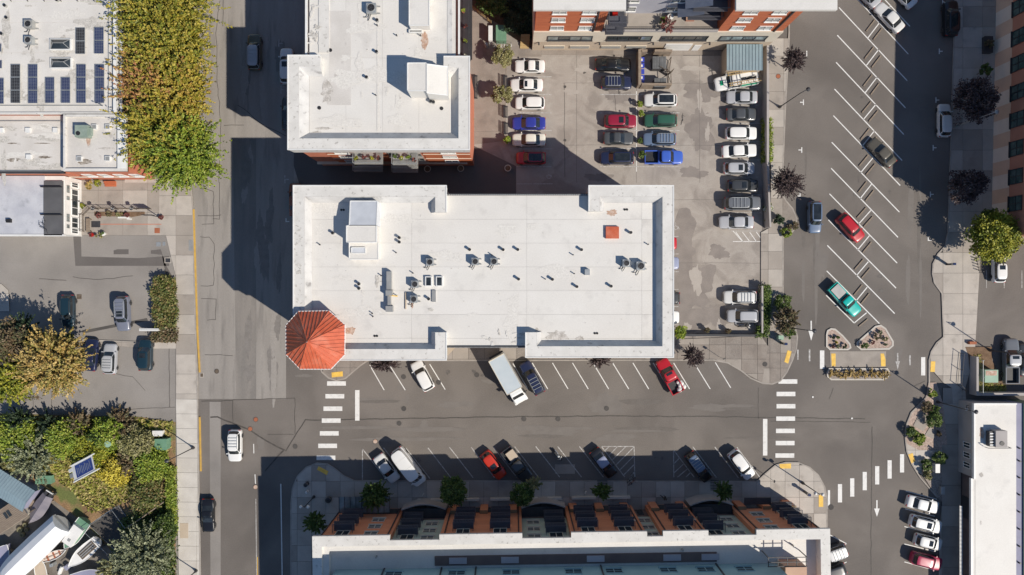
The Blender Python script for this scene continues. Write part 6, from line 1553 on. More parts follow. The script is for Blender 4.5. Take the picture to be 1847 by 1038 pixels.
ground_cover('dry_leaves', [(0, 700), (60, 712), (75, 718), (20, 722), (0, 722)], 500, 'brown', .1, .16, 'fallen brown leaves below the golden tree', 'leaves')
# trees of the row building pavement
RT = 'street trees in front of the row building'
tree(676, 893, 26, 4.6, 'green', 'dark green street tree over the glass canopy', group=RT, n=4200, size=.2, style='feather')
tree(817, 886, 26, 4.8, 'green', 'roundest dark green street tree below the two empty bays', group=RT, n=3600, size=.2)
tree(940, 892, 22, 4.8, 'green', 'street tree touching the dark pickup truck', group=RT, n=2400, size=.2); 
tree(963, 874, 15, 4.3, 'olive', 'paler street tree right beside the dark pickup nose', group=RT, n=1300, size=.18, style='feather')
tree(1086, 886, 17, 4.2, 'green', 'small street tree below the black sedan', group=RT, n=1900, size=.19, style='feather', ry=.85)
tree(1305, 887, 16, 4.2, 'green', 'small street tree below the black estate car', group=RT, n=1500, size=.19, style='feather', ry=1.25)
tree(570, 942, 20, 4.6, 'green', 'dark street tree at the left corner of the row building', group=RT, n=2300, size=.2, style='feather')
# purple leaved trees
PT = 'purple leaved street trees'
tree(1431, 110, 22, 4.8, 'purple', 'purple leaved tree beside the blue shed roof', group=PT, n=4200, size=.14, elong=1.5, style='feather')
tree(1418, 331, 28, 5.0, 'purple', 'purple leaved tree beside the dark grey estate car', group=PT, n=6400, size=.14, elong=1.5, style='feather')
tree(1250, 642, 19, 4.0, 'purple', 'sparse purple tree above the empty angled bays', group=PT, n=3000, size=.14, elong=1.5, style='feather')
tree(695, 658, 26, 3.4, 'purple', 'dark red shrub tree under the red turret building eave', group=PT, n=2600, size=.14, elong=1.5, style='feather', ry=.5)
tree(1080, 650, 20, 3.6, 'purple', 'dark purple tree half under the white roof edge', group=PT, n=2400, size=.14, elong=1.5, style='feather', ry=.7)
tree(1756, 182, 40, 7.0, 'purple', 'large dark purple tree in building shade by the pale hatchback', group=PT, n=4600, size=.2, ry=1.1)
tree(1744, 336, 36, 6.5, 'purple', 'dark tree in building shade above the yellow green tree', group=PT, n=3200, size=.2, ry=.9)
tree(1791, 428, 46, 7.0, 'lime', 'yellow green tree over the white hatchback', n=8200, size=.24)
tree(1776, 128, 12, 2.6, 'green', 'small evergreen against the striped wall', n=900, size=.16)
tree(1787, 398, 22, 5.0, 'green', 'darker green tree behind the yellow green tree', n=1700, size=.2)
# lot trees and pots
tree(907, 103, 21, 3.8, 'olive', 'upper small olive coloured tree left of the first lot row', n=2000, size=.17, name='small_tree')
tree(907, 172, 19, 3.6, 'olive', 'lower small olive coloured tree between the iron benches', n=1800, size=.17, name='small_tree')
tree(1228, 600, 14, 2.6, 'bright', 'round yellow green tree at the white building corner', n=1300, size=.15, name='small_tree')
tree(1418, 578, 24, 3.6, 'brown', 'brownish tree on the corner planting beside the lamp', n=2400, size=.18, name='small_tree', style='feather')
shrub(1412, 546, 17, 1.9, 'green', 'dark green bush above the brownish corner tree', n=1200)
shrub(1424, 597, 13, 1.4, 'green', 'green bush below the brownish corner tree', n=800)
hedge([(1376, 214), (1390, 214), (1391, 292), (1375, 294)], 1.7, 'bright', 'narrow green hedge behind the white askew sedan', n=2600, size=.15)
hedge([(1370, 516), (1388, 516), (1390, 560), (1386, 606), (1364, 608), (1366, 590), (1374, 585)], 1.5, 'green', 'green hedge ending at the parked motorcycle', n=3000, size=.16)
shrub(1386, 376, 10, 1.3, 'flower', 'shrub with yellow and white blossom beside the long grey suv', n=800)
shrub(1384, 398, 5, .8, 'olive', 'small yellowish bush below the blossoming shrub', n=250)
shrub(1418, 420, 10, 1.0, 'bright', 'bright round bush on the kerb bulge', n=600); shrub(1430, 408, 11, .9, 'brown', 'brown leafy bush on the kerb bulge', n=600)
shrub(1405, 399, 11, 1.5, 'dark', 'dark bush on the pavement side of the kerb bulge', n=600)
# islands and flower beds
for i, (x, y, r_, lf, lb) in enumerate([(1503, 609, 3, 'dark', 'tiny dark succulent on the left gravel island, topmost'), (1511, 609, 3.5, 'green', 'tiny green plant right of the topmost succulent'), (1509, 618, 2.5, 'yellow', 'tiny yellow plant in the middle of the left gravel island'),
        (1512, 625, 4, 'silver', 'grey green plant at the lower middle of the left gravel island'), (1524, 625, 5, 'dark', 'dark plant in the right corner of the left gravel island'), (1503, 626, 3, 'red', 'reddish plant in the lower left corner of the left gravel island'),
        (1583, 607, 8, 'brown', 'brown bush on the right gravel island'), (1597, 611, 5, 'olive', 'olive plant near the right edge of the right gravel island'), (1575, 618, 4, 'red', 'reddish plant below the brown bush on the right gravel island'), (1561, 622, 9, 'green', 'green bush with long shadow on the right gravel island'),
        (1597, 622, 3, 'silver', 'grey plant in the lower right corner of the right gravel island'), (1588, 600, 4, 'silver', 'grey plant at the tip of the right gravel island')]):
    shrub(x, y, r_, .35 + r_ * .07, lf, lb, 'small_plant', 'plant', n=int(60 + r_ * 35), size=.1, base=.12)
for i, (x, y, r_, lf, lb) in enumerate([(1671, 734, 11, 'brown', 'rust brown bush in the triangular bed'), (1685, 739, 10, 'green', 'green bush touching the rust brown bush'), (1685.5, 758, 16, 'green', 'largest green bush in the triangular bed'), (1643, 778, 11, 'green', 'green bush at the kerb left of the concrete pads'),
        (1658, 791, 13, 'bright', 'lighter green bush below the concrete pads'), (1694, 783, 5, 'brown', 'small brown bush at the right corner of the triangular bed'), (1682, 709, 8, 'bright', 'light green bush at the upper tip of the triangular bed'),
        (1695, 825, 13, 'green', 'green bush beside the shaded white wall box'), (1671, 840, 12, 'green', 'green bush in the lower gravel bed'), (1674, 857, 9, 'olive', 'olive bush lowest in the lower gravel bed')]):
    shrub(x, y, r_, .6 + r_ * .06, lf, lb, n=int(r_ * 70), size=.14, base=KZ)
rr = np.random.default_rng(3)
for i in range(9):
    x = 1500 + i * 12.2; tt_ = ['leftmost', 'second', 'third', 'fourth', 'middle', 'sixth', 'seventh', 'eighth', 'rightmost'][i]
    shrub(x, 675 + rr.uniform(-1.5, 1.5), 8.5, .8, 'grass_gold', '%s clump of golden ornamental grass on the long island' % tt_, 'grass_clump', 'grass clump', n=480, size=.13, base=.12, group='golden grass clumps on the long island', style='feather')
# shaded garden at the top
tree(888, 6, 28, 4.5, 'green', 'leafy garden tree cut by the photo top beside the timber fence', n=2600, size=.2, name='garden_tree')
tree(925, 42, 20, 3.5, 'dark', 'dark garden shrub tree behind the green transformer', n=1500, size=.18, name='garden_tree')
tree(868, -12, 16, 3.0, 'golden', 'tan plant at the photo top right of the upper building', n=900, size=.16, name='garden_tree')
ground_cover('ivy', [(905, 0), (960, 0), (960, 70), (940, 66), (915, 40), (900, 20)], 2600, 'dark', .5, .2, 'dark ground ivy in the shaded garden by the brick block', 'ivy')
shrub(1205, 45, 15, 2.0, 'red', 'red japanese maple on the courtyard terrace', n=600, base=7.3, style='feather'); shrub(1196, 37, 6, 1.2, 'bright', 'green bush behind the red maple on the terrace', n=260, base=7.3)
# plants on the balconies of the upper building
lab = ['plants and red flowers on the %s south balcony on the %s'.replace('%s', '{}')]
for i, (x, y, z_, w, d) in enumerate(upper_bal):
    for j in range(4 if w < 5 else 5):
        hgt = {4.0: 'lowest', 7.0: 'middle', 10.0: 'top'}[z_]
        if d < 5: xx, yy = x - w / 2 + .4 + (w - .8) * j / 3, y + random.uniform(-.3, .3); side = 'left south' if i < 3 else 'right south'
        else: xx, yy = x + random.uniform(-.2, .2), y - 4 + 8 * j / 4; side = 'east'
        _seed[0] += 1; lf = random.choice(['green', 'bright', 'flower', 'red', 'lime'])
        P, D, T = crown_points(.32, .35, 8, 22, _seed[0]); P += np.array([0, 0, .55])
        pt = thing('potted_plant', '%s potted plant on the %s %s balcony of the upper building' % ((['leftmost', 'second', 'third', 'rightmost'] if d < 5 else ['lowest', 'second lowest', 'central', 'second highest', 'highest'])[j], hgt, side), 'potted plant', (xx, yy, z_ + .01), 'potted plants on the upper building balconies')
        child('plant', leaf_mesh('plant', P, np.full(len(P), .12), LEAF[lf], seed=_seed[0], dirs=D, tone=T), pt)
        MB().lathe((0, 0), [(.001, 0), (.14, 0), (.2, .3), (.17, .3), (.001, .25)], 9).build('pot', M[random.choice(['terracotta', 'white_paint', 'dark_metal', 'tan'])]).parent = pt
# ---------------------------------------------------------------- street furniture and small things
def lamp(px, py, z, kind, label, arm=None, m='dark_metal', zb=KZ, group='street lamps'):
    """arm: direction in pixels of the arm or of the globe pair"""
    g = G(px, py); t = thing('street_lamp', label, 'street lamp', (g.x, g.y, zb - .02), group)
    def bp(nm, mb, mm, par=t, smooth=False): o = mb.build(nm, M[mm], smooth=smooth); o.parent = par; return o
    bp('base', MB().lathe((0, 0), [(.001, 0), (.22, 0), (.22, .25), (.14, .5), (.1, .8)], 10), m)
    bp('pole', MB().tube([(0, 0, .5), (0, 0, z)], .085, 8, r2=.055), m)
    a = Vector((arm[0], -arm[1])).normalized() if arm else Vector((1, 0))
    if kind == 'globes':
        bp('crossbar', MB().tube([(-a.x * .5, -a.y * .5, z - .35), (0, 0, z - .15), (a.x * .5, a.y * .5, z - .35)], .035, 6), m)
        for s_ in (-1, 1):
            o = bp('globe', MB().ball((a.x * .5 * s_, a.y * .5 * s_, z - .02), .23, n=12, m=8), 'globe', smooth=True)
            bp('globe_cap', MB().lathe((a.x * .5 * s_, a.y * .5 * s_), [(.001, z - .32), (.14, z - .32), (.16, z - .18)], 9), m)
        bp('finial', MB().ball((0, 0, z + .02), .09), m)
    else:
        L = arm[2]
        pts = [(0, 0, z - .4), (a.x * L * .35, a.y * L * .35, z - .05), (a.x * L * .75, a.y * L * .75, z + .05), (a.x * L, a.y * L, z - .1)]
        ar = bp('arm', MB().tube(pts, .06, 6), m)
        bp('lantern', MB().lathe((a.x * L, a.y * L), [(.001, z - .02), (.12, z - .05), (.3, z - .2), (.3, z - .26), (.2, z - .3)], 12), m, ar)
        bp('lens', MB().lathe((a.x * L, a.y * L), [(.24, z - .28), (.18, z - .42), (.001, z - .46)], 10), 'globe', ar)
M['globe'] = mat('lamp_glass', (.75, .74, .7), (.7, .69, .66), 2, .25)
lamp(566.8, 896, 4.6, 'globes', 'double globe lamp on the shaded corner pavement', (1, 0))
lamp(1447, 871, 5.4, 'globes', 'double globe lamp on the sunny corner pavement', (1, .15))
lamp(1784, 632, 6.9, 'arm', 'black lamp beside the green transformer with long thin shadow', (1, .25, .8))
lamp(1690, 725, 7.4, 'arm', 'black lamp at the tip of the triangular bed', (1, .2, .8))
lamp(1405.6, 194, 7.4, 'arm', 'black lamp at the lot wall between blue shed and hedge', (1, -.5, 1.2))
lamp(1414, 590, 7.3, 'arm', 'black lamp over the corner planting near the white arrow', (1, .1, 1.3))
lamp(1722, 229, 7.6, 'arm', 'lamp in building shade below the large purple tree', (1, -.3, .9), m='grey_metal')
lamp(350, 807.5, 7.0, 'arm', 'lamp on the pale pavement beside the green utility cabinet', (-1, .4, .6))
lamp(355, 1029, 7.0, 'arm', 'lamp on the pale pavement at the photo bottom', (-1, -.3, .6))
lamp(552, 858, .9, 'globes', 'short bollard light on the shaded corner', (1, 0), group=None) if False else None
def paystation(px, py, label):
    g = G(px, py, .9); t = thing('pay_station', label, 'pay station', (g.x, g.y, KZ), 'parking pay stations'); 
    for nm, mb, m in (('column', MB().bx(-.16, -.13, .16, .13, 0, 1.35), 'dark_metal'), ('head', MB().bx(-.22, -.18, .22, .18, 1.36, 1.75), 'galv'), ('solar_top', MB().bx(-.2, -.16, .2, .16, 1.76, 1.8), 'solar')):
        o = mb.build(nm, M[m]); o.parent = t
paystation(1714, 477, 'parking pay station near the curved far kerb'); paystation(1413, 620, 'parking pay station below the corner planting'); paystation(1455, 890, 'parking pay station beside the sunny corner lamp')
def signpost(px, py, h, label, w=.35, m='white_trim', rz=0.0, zb=KZ):
    g = G(px, py); t = thing('sign_post', label, 'sign post', (g.x, g.y, zb), 'sign posts on the pavements', rz)
    o = MB().tube([(0, 0, 0), (0, 0, h)], .035, 6).build('post', M['galv']); o.parent = t
    o = MB().bx(-w / 2, -.045, w / 2, -.03, h - .55, h - .02).build('plate', M[m]); o.parent = t
signpost(1297, 644, 2.6, 'dark sign post on the plaza pavement by the sparse purple tree', m='dark_metal', rz=.6)
signpost(1386, 861, 2.4, 'sign post between the white suv and the sunny corner', m='dark_metal', rz=1.3)
signpost(839, 884, 2.3, 'white parking sign right of the roundest street tree', rz=.9) if False else signpost(766, 884, 2.3, 'white parking sign below the long white van', rz=.9)
signpost(1053, 880, 2.3, 'white parking sign left of the small tree below the black sedan', rz=.9); signpost(1292, 879, 2.3, 'white parking sign at the tree grate below the black estate car', rz=.9)
signpost(371, 146, 2.6, 'white sign post under the yellow trees, upper one', w=.6, zb=KZ); signpost(368, 230, 2.6, 'white sign post under the yellow trees, lower one', w=.6, zb=KZ)
signpost(1450, 894, 2.0, 'thin post beside pay station on the sunny corner', w=.2) if False else None
def bin_(px, py, label, m='dark_metal', r=.3, h=1.0, zb=KZ, name='litter_bin', cat='bin'):
    g = G(px, py, h); t = thing(name, label, cat, (g.x, g.y, zb))
    o = MB().lathe((0, 0), [(.001, 0), (r * .8, 0), (r, h * .15), (r, h), (r * .7, h + .08), (r * .3, h + .09), (r * .3, h), (.001, h)], 14).build('body', M[m]); o.parent = t
    o = MB().lathe((0, 0), [(r * 1.03, h - .08), (r * 1.05, h - .02), (r * 1.03, h + .02)], 14).build('rim', M['grey_metal']); o.parent = t
bin_(551.5, 875, 'dark round bin nearest the curved corner kerb'); bin_(592, 902.5, 'larger dark round bin left of the glass canopy', r=.42, h=.6)
bin_(553, 888, 'white topped bin beneath the shaded dark round bin', 'white_paint', .18, .9)
bin_(877, 80, 'grey round bin beside the white cabinets', 'grey_metal', .3, 1.0, .06)
# potted shrubs
def potted(px, py, r, h, leaf, label, pot='tan', pr=None, zb=.02, n=420):
    _seed[0] += 1; g = G(px, py, .6); t = thing('planter_pot', label, 'planter', (g.x, g.y, zb), None); pr = pr or r * .8
    MB().lathe((0, 0), [(.001, 0), (pr * .7, 0), (pr, .55), (pr * 1.08, .6), (pr * .9, .6), (pr * .85, .5), (.001, .5)], 14).build('pot', M[pot]).parent = t
    if leaf:
        n *= 3; P, D, T = crown_points(r, h * .5, max(10, n // 40), 40, _seed[0], irr=.05); P += np.array([0, 0, .5 + h * .4])
        child('plant', leaf_mesh('plant', P, np.full(len(P), .09), LEAF[leaf], seed=_seed[0], dirs=D, tone=T), t)
    else: MB().cyl((0, 0), pr * .86, .5, .53, 12).build('soil', M['soil']).parent = t
potted(1153, 189, .5, 1.1, 'bright', 'upper of the two clipped pot plants beside the pearl crossover'); potted(1156, 206, .5, 1.1, 'bright', 'lower of the two clipped pot plants above the green estate car')
potted(1153, 255, .45, 1.0, 'green', 'pot plant between charcoal coupe and steel blue estate car'); potted(1157, 281, .62, 1.2, 'green', 'bushy pot plant behind the bright blue pickup')
potted(914.5, 254, .62, 1.3, 'bright', 'big bright green pot plant at the edge of the alley shadow', n=600); potted(850, 216, .42, .8, 'bright', 'green pot plant against the upper building corner')
for x, y, lb in [(645, 300, 'empty round planter leftmost in the shaded alley'), (771, 305, 'empty round planter left of a pair in the shaded alley'), (831, 304, 'empty round planter just below the brick corner'), (849, 287, 'empty round planter right of the brick corner'), (916, 303.5, 'empty round planter alone below the iron benches')]:
    potted(x, y, .5, 0, None, lb, 'cream', .46)
for x, y, lb in [(1275, 596, 'left dark pot plant along the lot end wall'), (1313, 597, 'right dark pot plant along the lot end wall')]: potted(x, y, .42, .9, 'brown', lb, 'dark_metal', n=260)
# iron benches beside the first lot row
def bench(px, py, label, rz=math.pi / 2, L=1.7):
    g = G(px, py, .4); t = thing('iron_bench', label, 'bench', (g.x, g.y, .06), 'iron benches beside the lot', rz)
    for i in range(5): MB().bx(-L / 2, -.25 + i * .11, L / 2, -.18 + i * .11, .42, .45).build('seat_slat', M['dark_metal']).parent = t
    for i in range(3): MB().bx(-L / 2, .3 + i * .02, L / 2, .33 + i * .02, .5 + i * .13, .58 + i * .13).build('back_slat', M['dark_metal']).parent = t
    for x in (-L / 2 + .08, L / 2 - .08): MB().bx(x - .03, -.26, x + .03, .34, 0, .41).build('leg', M['dark_metal']).parent = t
bench(912, 147, 'iron bench above the lower small olive tree'); bench(912.5, 202, 'iron bench directly below the lower small olive tree'); bench(913, 232, 'iron bench above the big bright pot plant')
bench(858, 157, 'broad dark bench against the upper building east wall', L=3.4)
# bike hoops and garden furniture, cabinets
for i in range(6):
    g = G(892 + i * 6, 84 - (i % 2)); pts = [(g.x, g.y - .35, .06), (g.x, g.y - .35, .7), (g.x, g.y, .9), (g.x, g.y + .35, .7), (g.x, g.y + .35, .06)]
    o = MB().tube(pts, .03, 5).build('bike_hoop', M['galv']); tag(o, '%s bike hoop of the rack below the green transformer' % ['leftmost', 'second', 'third', 'fourth', 'fifth', 'rightmost'][i], 'bike rack', 'bike hoops below the green transformer')
def cabinet(px0, py0, px1, py1, h, m, label, name='utility_cabinet', zb=.0, cat='utility cabinet', lid=None):
    a, b = G(px0, py1, h + zb), G(px1, py0, h + zb); c = ((a.x + b.x) / 2, (a.y + b.y) / 2); w, d = (b.x - a.x) / 2, (b.y - a.y) / 2
    t = thing(name, label, cat, (c[0], c[1], zb)); MB().bx(-w, -d, w, d, 0, h - .06).build('body', M[m]).parent = t
    MB().bx(-w - .04, -d - .04, w + .04, d + .04, h - .055, h).build('lid', M[lid or m]).parent = t
    for s_ in (-.5, .5): MB().bx(w * s_ - .04, -d - .03, w * s_ + .04, -d - .005, h * .4, h * .6).build('handle', M['dark_metal']).parent = t
    return t
M['util_green'] = mat('utility_green', (.12, .25, .16), (.16, .3, .2), 1.2, .6, .05); M['util_pale'] = mat('utility_pale_green', (.3, .45, .33), (.26, .4, .3), 1.2, .6)
cabinet(895, 46, 913, 73, 1.5, 'util_green', 'green transformer cabinet at the garden fence above the bike hoops')
cabinet(881.5, 47, 888, 59, 1.6, 'white_trim', 'upper white cabinet beside the green transformer'); cabinet(881.5, 60, 888, 73, 1.6, 'white_trim', 'lower white cabinet beside the green transformer')
cabinet(279, 793, 300, 812, 1.4, 'util_green', 'green utility cabinet near the top of the bank by the pavement')
cabinet(275, 778, 292, 787, .9, 'white_trim', 'white utility box above the green cabinet on the bank', 'utility_box')
cabinet(64, 859, 92, 873, .9, 'util_green', 'green utility box at the edge of the boatyard', 'utility_box')
g = G(206, 797, 1); t = thing('barrel', 'round pale green lid of a barrel in the lime thicket', 'barrel', (g.x, g.y, 0)); MB().cyl((0, 0), .42, 0, 2.6, 12).build('drum', M['util_pale']).parent = t; MB().cyl((0, 0), .45, 2.6, 2.68, 12).build('lid', M['util_pale']).parent = t
t = cabinet(1777, 668, 1800, 690, 1.7, 'util_pale', 'pale green transformer with red painted corner inside the fenced plot')
MB().bx(-.85, .1, .75, .8, 1.705, 1.72).build('painted_corner', M['stain_rust']).parent = t
cabinet(1688, 838, 1695, 853, .9, 'white_trim', 'white cabinet in the lower gravel bed', 'utility_box', KZ); cabinet(1698, 879, 1704, 892, .6, 'grey_metal', 'grey box in shade below the lower gravel bed', 'utility_box', KZ)
cabinet(1405, 606, 1413, 613, 1.0, 'util_pale', 'small pale box touching the corner planting', 'utility_box', KZ)
cabinet(1688, 602, 1690, 603, .5, 'grey_metal', 'tiny grey post box by the driveway', 'utility_box', KZ) if False else None
# fence and low wall round the transformer plot
def fence(pts, h, label, m='dark_metal', post='dark_metal', step=2.2, rails=(.15, .95), pick=.14, name='railing_fence', cat='fence', zb=KZ, slat=False, tz=0.0):
    P = GP(pts, tz); c = sum(P, Vector((0, 0))) / len(P); t = thing(name, label, cat, (c.x, c.y, zb))
    for a, b in zip(P, P[1:]):
        L = (b - a).length; n = max(1, round(L / step)); d = (b - a) / L; rz = math.atan2(d.y, d.x)
        for i in range(n + 1): q = a + d * L * i / n - c; MB().box((q.x, q.y, h / 2 + .03), (.07, .07, h + .06), rz).build('post', M[post]).parent = t
        mid = (a + b) / 2 - c
        for f in rails: MB().box((mid.x, mid.y, h * f), (L, .045, .05), rz).build('rail', M[m]).parent = t
        if pick:
            mb = MB(); k = int(L / pick)
            for i in range(1, k): q = a + d * L * i / k - c; mb.box((q.x, q.y, h * .55), (.018, .018, h * .8), rz)
            o = mb.build('bars', M[m]); o.parent = t; o['kind'] = 'stuff'
    return t
fence([(1730, 637), (1725, 694), (1735, 703)], 1.1, 'thin metal rail beside the pavement left of the transformer plot', pick=0)
fence([(1757, 648), (1757, 708)], 1.9, 'chain fence on the left side of the transformer plot', m='galv', post='galv')
o = MB().prism(GP([(1748, 642), (1752, 642), (1752, 706), (1900, 706), (1900, 711), (1748, 711)]), 0, 1.6).build('low_wall', M['warm_grey']); tag(o, 'grey retaining wall round the transformer plot above the low white building', 'wall')
struct(MB().flat(GP([(1740, 626), (1788, 626), (1788, 650), (1812, 700), (1812, 706), (1752, 706), (1745, 640)]), .15).build('transformer_plot', M['soil']))
ground_cover('grass', [(1754, 644), (1768, 640), (1772, 660), (1790, 695), (1812, 695), (1812, 705), (1754, 705)], 3600, 'grass', .3, .16, 'rough grass around the pale green transformer', 'grass')
o = MB().bx(0, 0, 1, .4, 0, .5).build('brick_plinth', M['brick_side']); g = G(1744, 621); o.location = (g.x, g.y, KZ); tag(o, 'short brick plinth beside the driveway above the transformer plot', 'plinth')
# black wall lamps on the low white building
for i, (x, y, lb) in enumerate([(1751, 737, 'black lantern on the left wall of the low white building')]):
    g = G(x, y, 3); t = thing('wall_lantern', lb, 'lantern', (g.x - .3, g.y, 2.6)); MB().tube([(.3, 0, 0), (-.2, 0, .2), (-.2, .4, .3), (.2, .4, .1)], .05, 5).build('bracket', M['black']).parent = t; MB().ball((-.1, -.2, .1), .2).build('shade', M['white_trim']).parent = t
# bike stands by the pay station: a wavy rack
g = G(1762, 477); pts = []
for i in range(44): a = i / 43 * 11 * math.pi; pts.append((g.x - .25 + .3 * math.sin(a) + i * .012, g.y + 1.1 - i * .055, KZ + .45 + .4 * math.cos(a)))
o = MB().tube(pts, .04, 5).build('wave_bike_rack', M['dark_metal']); tag(o, 'wavy bike rack beside the white hatchback under the tree', 'bike rack')
# lot end wall, east lot wall
o = MB().prism(GP([(1218, 602), (1365, 603), (1365, 607), (1218, 606)]), 0, .95).build('low_wall', M['dark_metal']); tag(o, 'low dark wall closing the bottom of the parking lot', 'wall')
o = MB().prism(GP([(1374, 80), (1378, 80), (1378, 300), (1382, 412), (1379, 412), (1374, 300)]), 0, 2.0).build('lot_wall', M['warm_grey']); tag(o, 'long grey wall between the parking lot and the sunny pavement', 'wall')
o = MB().prism(GP([(1367, 516), (1370, 516), (1370, 600), (1367, 600)]), 0, 1.5).build('lot_wall', M['warm_grey']); tag(o, 'short grey wall behind the pearl white suv', 'wall')
# blue shed
g0, g1 = G(1311, 127, 3.0), G(1376, 80, 3.0); t = thing('metal_shed', 'pale blue ribbed metal shed roof at the top of the lot', 'shed', (g0.x, g0.y, 0)); w, d = g1.x - g0.x, g1.y - g0.y
MB().bx(.15, .15, w - .15, d - .15, 0, 2.85).build('wall', M['tan']).parent = t
for i in range(11):
    xa = w * i / 11; p = MB().bx(xa + .01, 0, xa + w / 11 - .01, d, 2.88, 2.96).bx(xa + w / 11 - .08, 0, xa + w / 11 - .012, d, 2.965, 3.02).build('roof_panel', M['blue_metal']); p.parent = t
# dumpster enclosure
t = thing('dumpster_enclosure', 'brown walled dumpster enclosure with swung open gates', 'enclosure', (*G(1178, 130), .008)); c = G(1178, 130)
for q, m in (([(1147, 98), (1152, 98), (1152, 160), (1147, 160)], 'wood'), ([(1153, 98), (1163, 98), (1163, 102), (1153, 102)], 'wood'), ([(1176, 98), (1207, 98), (1207, 102), (1176, 102)], 'wood'), ([(1153, 157.5), (1206, 157.5), (1206, 161), (1153, 161)], 'wood')):
    MB().prism([(p.x - c.x, p.y - c.y) for p in GP(q)], 0, 2.0).build('wall', M[m]).parent = t
for a, b in (((1202, 138), (1206, 110)), ((1205, 136), (1211, 131)), ((1205, 137), (1206, 158)), ((1186, 127), (1203, 137))):
    A, B = G(*a) - c, G(*b) - c; gt = MB()
    for z_ in (.15, 1.7): gt.tube([(A.x, A.y, z_), (B.x, B.y, z_)], .05, 5)
    gt.tube([(A.x, A.y, .15), (B.x, B.y, 1.7)], .04, 4).tube([(A.x, A.y, .15), (A.x, A.y, 1.7)], .05, 5).tube([(B.x, B.y, .15), (B.x, B.y, 1.7)], .05, 5); gt.build('gate', M['bark']).parent = t
def dumpster(px0, py0, px1, py1, label):
    h = 1.5; a, b = G(px0, py1, h), G(px1, py0, h); t = thing('dumpster', label, 'dumpster', (a.x, a.y, .02)); w, d = b.x - a.x, b.y - a.y
    MB().bx(.05, .05, w - .05, d - .05, .1, 1.4).build('body', M['dark_metal']).parent = t
    for i in range(2):
        l = MB().bx(w * i / 2 + .02, 0, w * (i + 1) / 2 - .02, d, 1.4, 1.46)
        for k in range(4): l.bx(w * i / 2 + .12 + k * w / 9, .05, w * i / 2 + .2 + k * w / 9, d - .05, 1.46, 1.5)
        l.build('lid', M['grey_plastic']).parent = t
M['grey_plastic'] = mat('grey_plastic_lid', (.12, .125, .13), (.17, .175, .18), 1.5, .6, .08)
dumpster(1177, 102, 1202, 124, 'upper grey lidded dumpster in the enclosure'); dumpster(1180, 141, 1202, 157, 'lower grey lidded dumpster in the enclosure')
M['bin_blue'] = mat('recycling_blue', (.03, .05, .38), (.045, .07, .45), 2, .5)
for i in range(5):
    y = 108 + i * 10.7; g = G(1157.5, y, 1.1); t = thing('recycling_bin', '%s of the five blue recycling bins in the enclosure' % ['topmost', 'second from top', 'middle one', 'fourth from top', 'lowest'][i], 'recycling bin', (g.x, g.y, .02), 'blue recycling bins in the enclosure')
    MB().lathe((0, 0), [(.2, 0), (.36, 1.0), (.38, 1.05)], 4).build('body', M['bin_blue']).parent = t; MB().bx(-.38, -.36, .38, .36, 1.0, 1.08).build('lid', M['bin_blue']).parent = t
    if i != 2: MB().bx(-.1, -.2, .12, .14, 1.085, 1.1).build('label_plate', M['white_paint']).parent = t
# garden steps and timber fence at the top
t = thing('garden_steps', 'tan timber steps beside the brick block corner', 'steps', (*G(945, 78), 0)); c = G(945, 78)
for i in range(5): 
    q = G(938 + i * .4, 84 - i * 4.5) - c; MB().bx(q.x, q.y - .36, q.x + 1.3, q.y, 0, .18 + i * .17).build('step', M['wood_tan']).parent = t
fence([(845, 10), (880, 38), (886, 44)], 1.3, 'slanting tan timber fence between plaza and shaded garden', 'wood_tan', 'wood_tan', 1.6, (.2, .5, .8), 0, 'timber_fence', zb=0)
# sign in the left lot
t = thing('lot_sign', 'white double sign standing between the two hedges', 'sign', (*G(279, 594), 0))
MB().bx(-1.35, -.18, 1.35, -.02, .6, 1.7).build('board', M['white_trim']).parent = t; MB().bx(-1.35, .02, 1.35, .18, .6, 1.68).build('board', M['white_trim']).parent = t
for x in (-1.1, 1.1): MB().bx(x - .06, -.02, x + .06, .02, 0, 1.7).build('post', M['dark_metal']).parent = t
# blue sign board on the bank
g = G(150, 845, 3.7); t = thing('sign_board', 'tilted blue and white board with rows of pale lines on the bank', 'sign board', (g.x, g.y, 0)); R = Matrix.Rotation(math.radians(28), 3, 'Z') @ Matrix.Rotation(math.radians(-22), 3, 'X')
def tb(nm, x0, y0, x1, y1, z0, z1, m): o = MB().box(R @ Vector(((x0 + x1) / 2, (y0 + y1) / 2, (z0 + z1) / 2)) * 1.22 + Vector((0, 0, 3.7)), ((x1 - x0) * 1.22, (y1 - y0) * 1.22, z1 - z0), M=R).build(nm, M[m]); o.parent = t
M['sign_blue'] = mat('sign_blue', (.03, .05, .2), (.04, .07, .25), 1, .4)
tb('frame', -1.35, -.95, 1.35, .95, -.06, 0, 'white_trim'); tb('panel', -.95, -.75, 1.2, .75, .003, .02, 'sign_blue'); tb('side_rail', -1.5, .95, 1.7, 1.05, -.08, .06, 'white_trim'); tb('side_rail', -1.5, -1.05, 1.9, -.95, -.08, .06, 'white_trim'); tb('bracket', -1.75, -.4, -1.35, .1, -.06, .05, 'grey_metal'); tb('bracket', -1.75, .3, -1.35, .7, -.06, .05, 'white_trim')
for i in range(9): tb('text_line', -.75 + i * .2, -.55 + .1 * (i % 3), -.69 + i * .2, .55 - .12 * ((i + 1) % 3), .024, .03, 'galv')
for s_ in (-1, 1): o = MB().tube([(s_ * .7, 0, 0), (s_ * .7, 0, 3.5)], .05, 6).build('post', M['galv']); o.parent = t
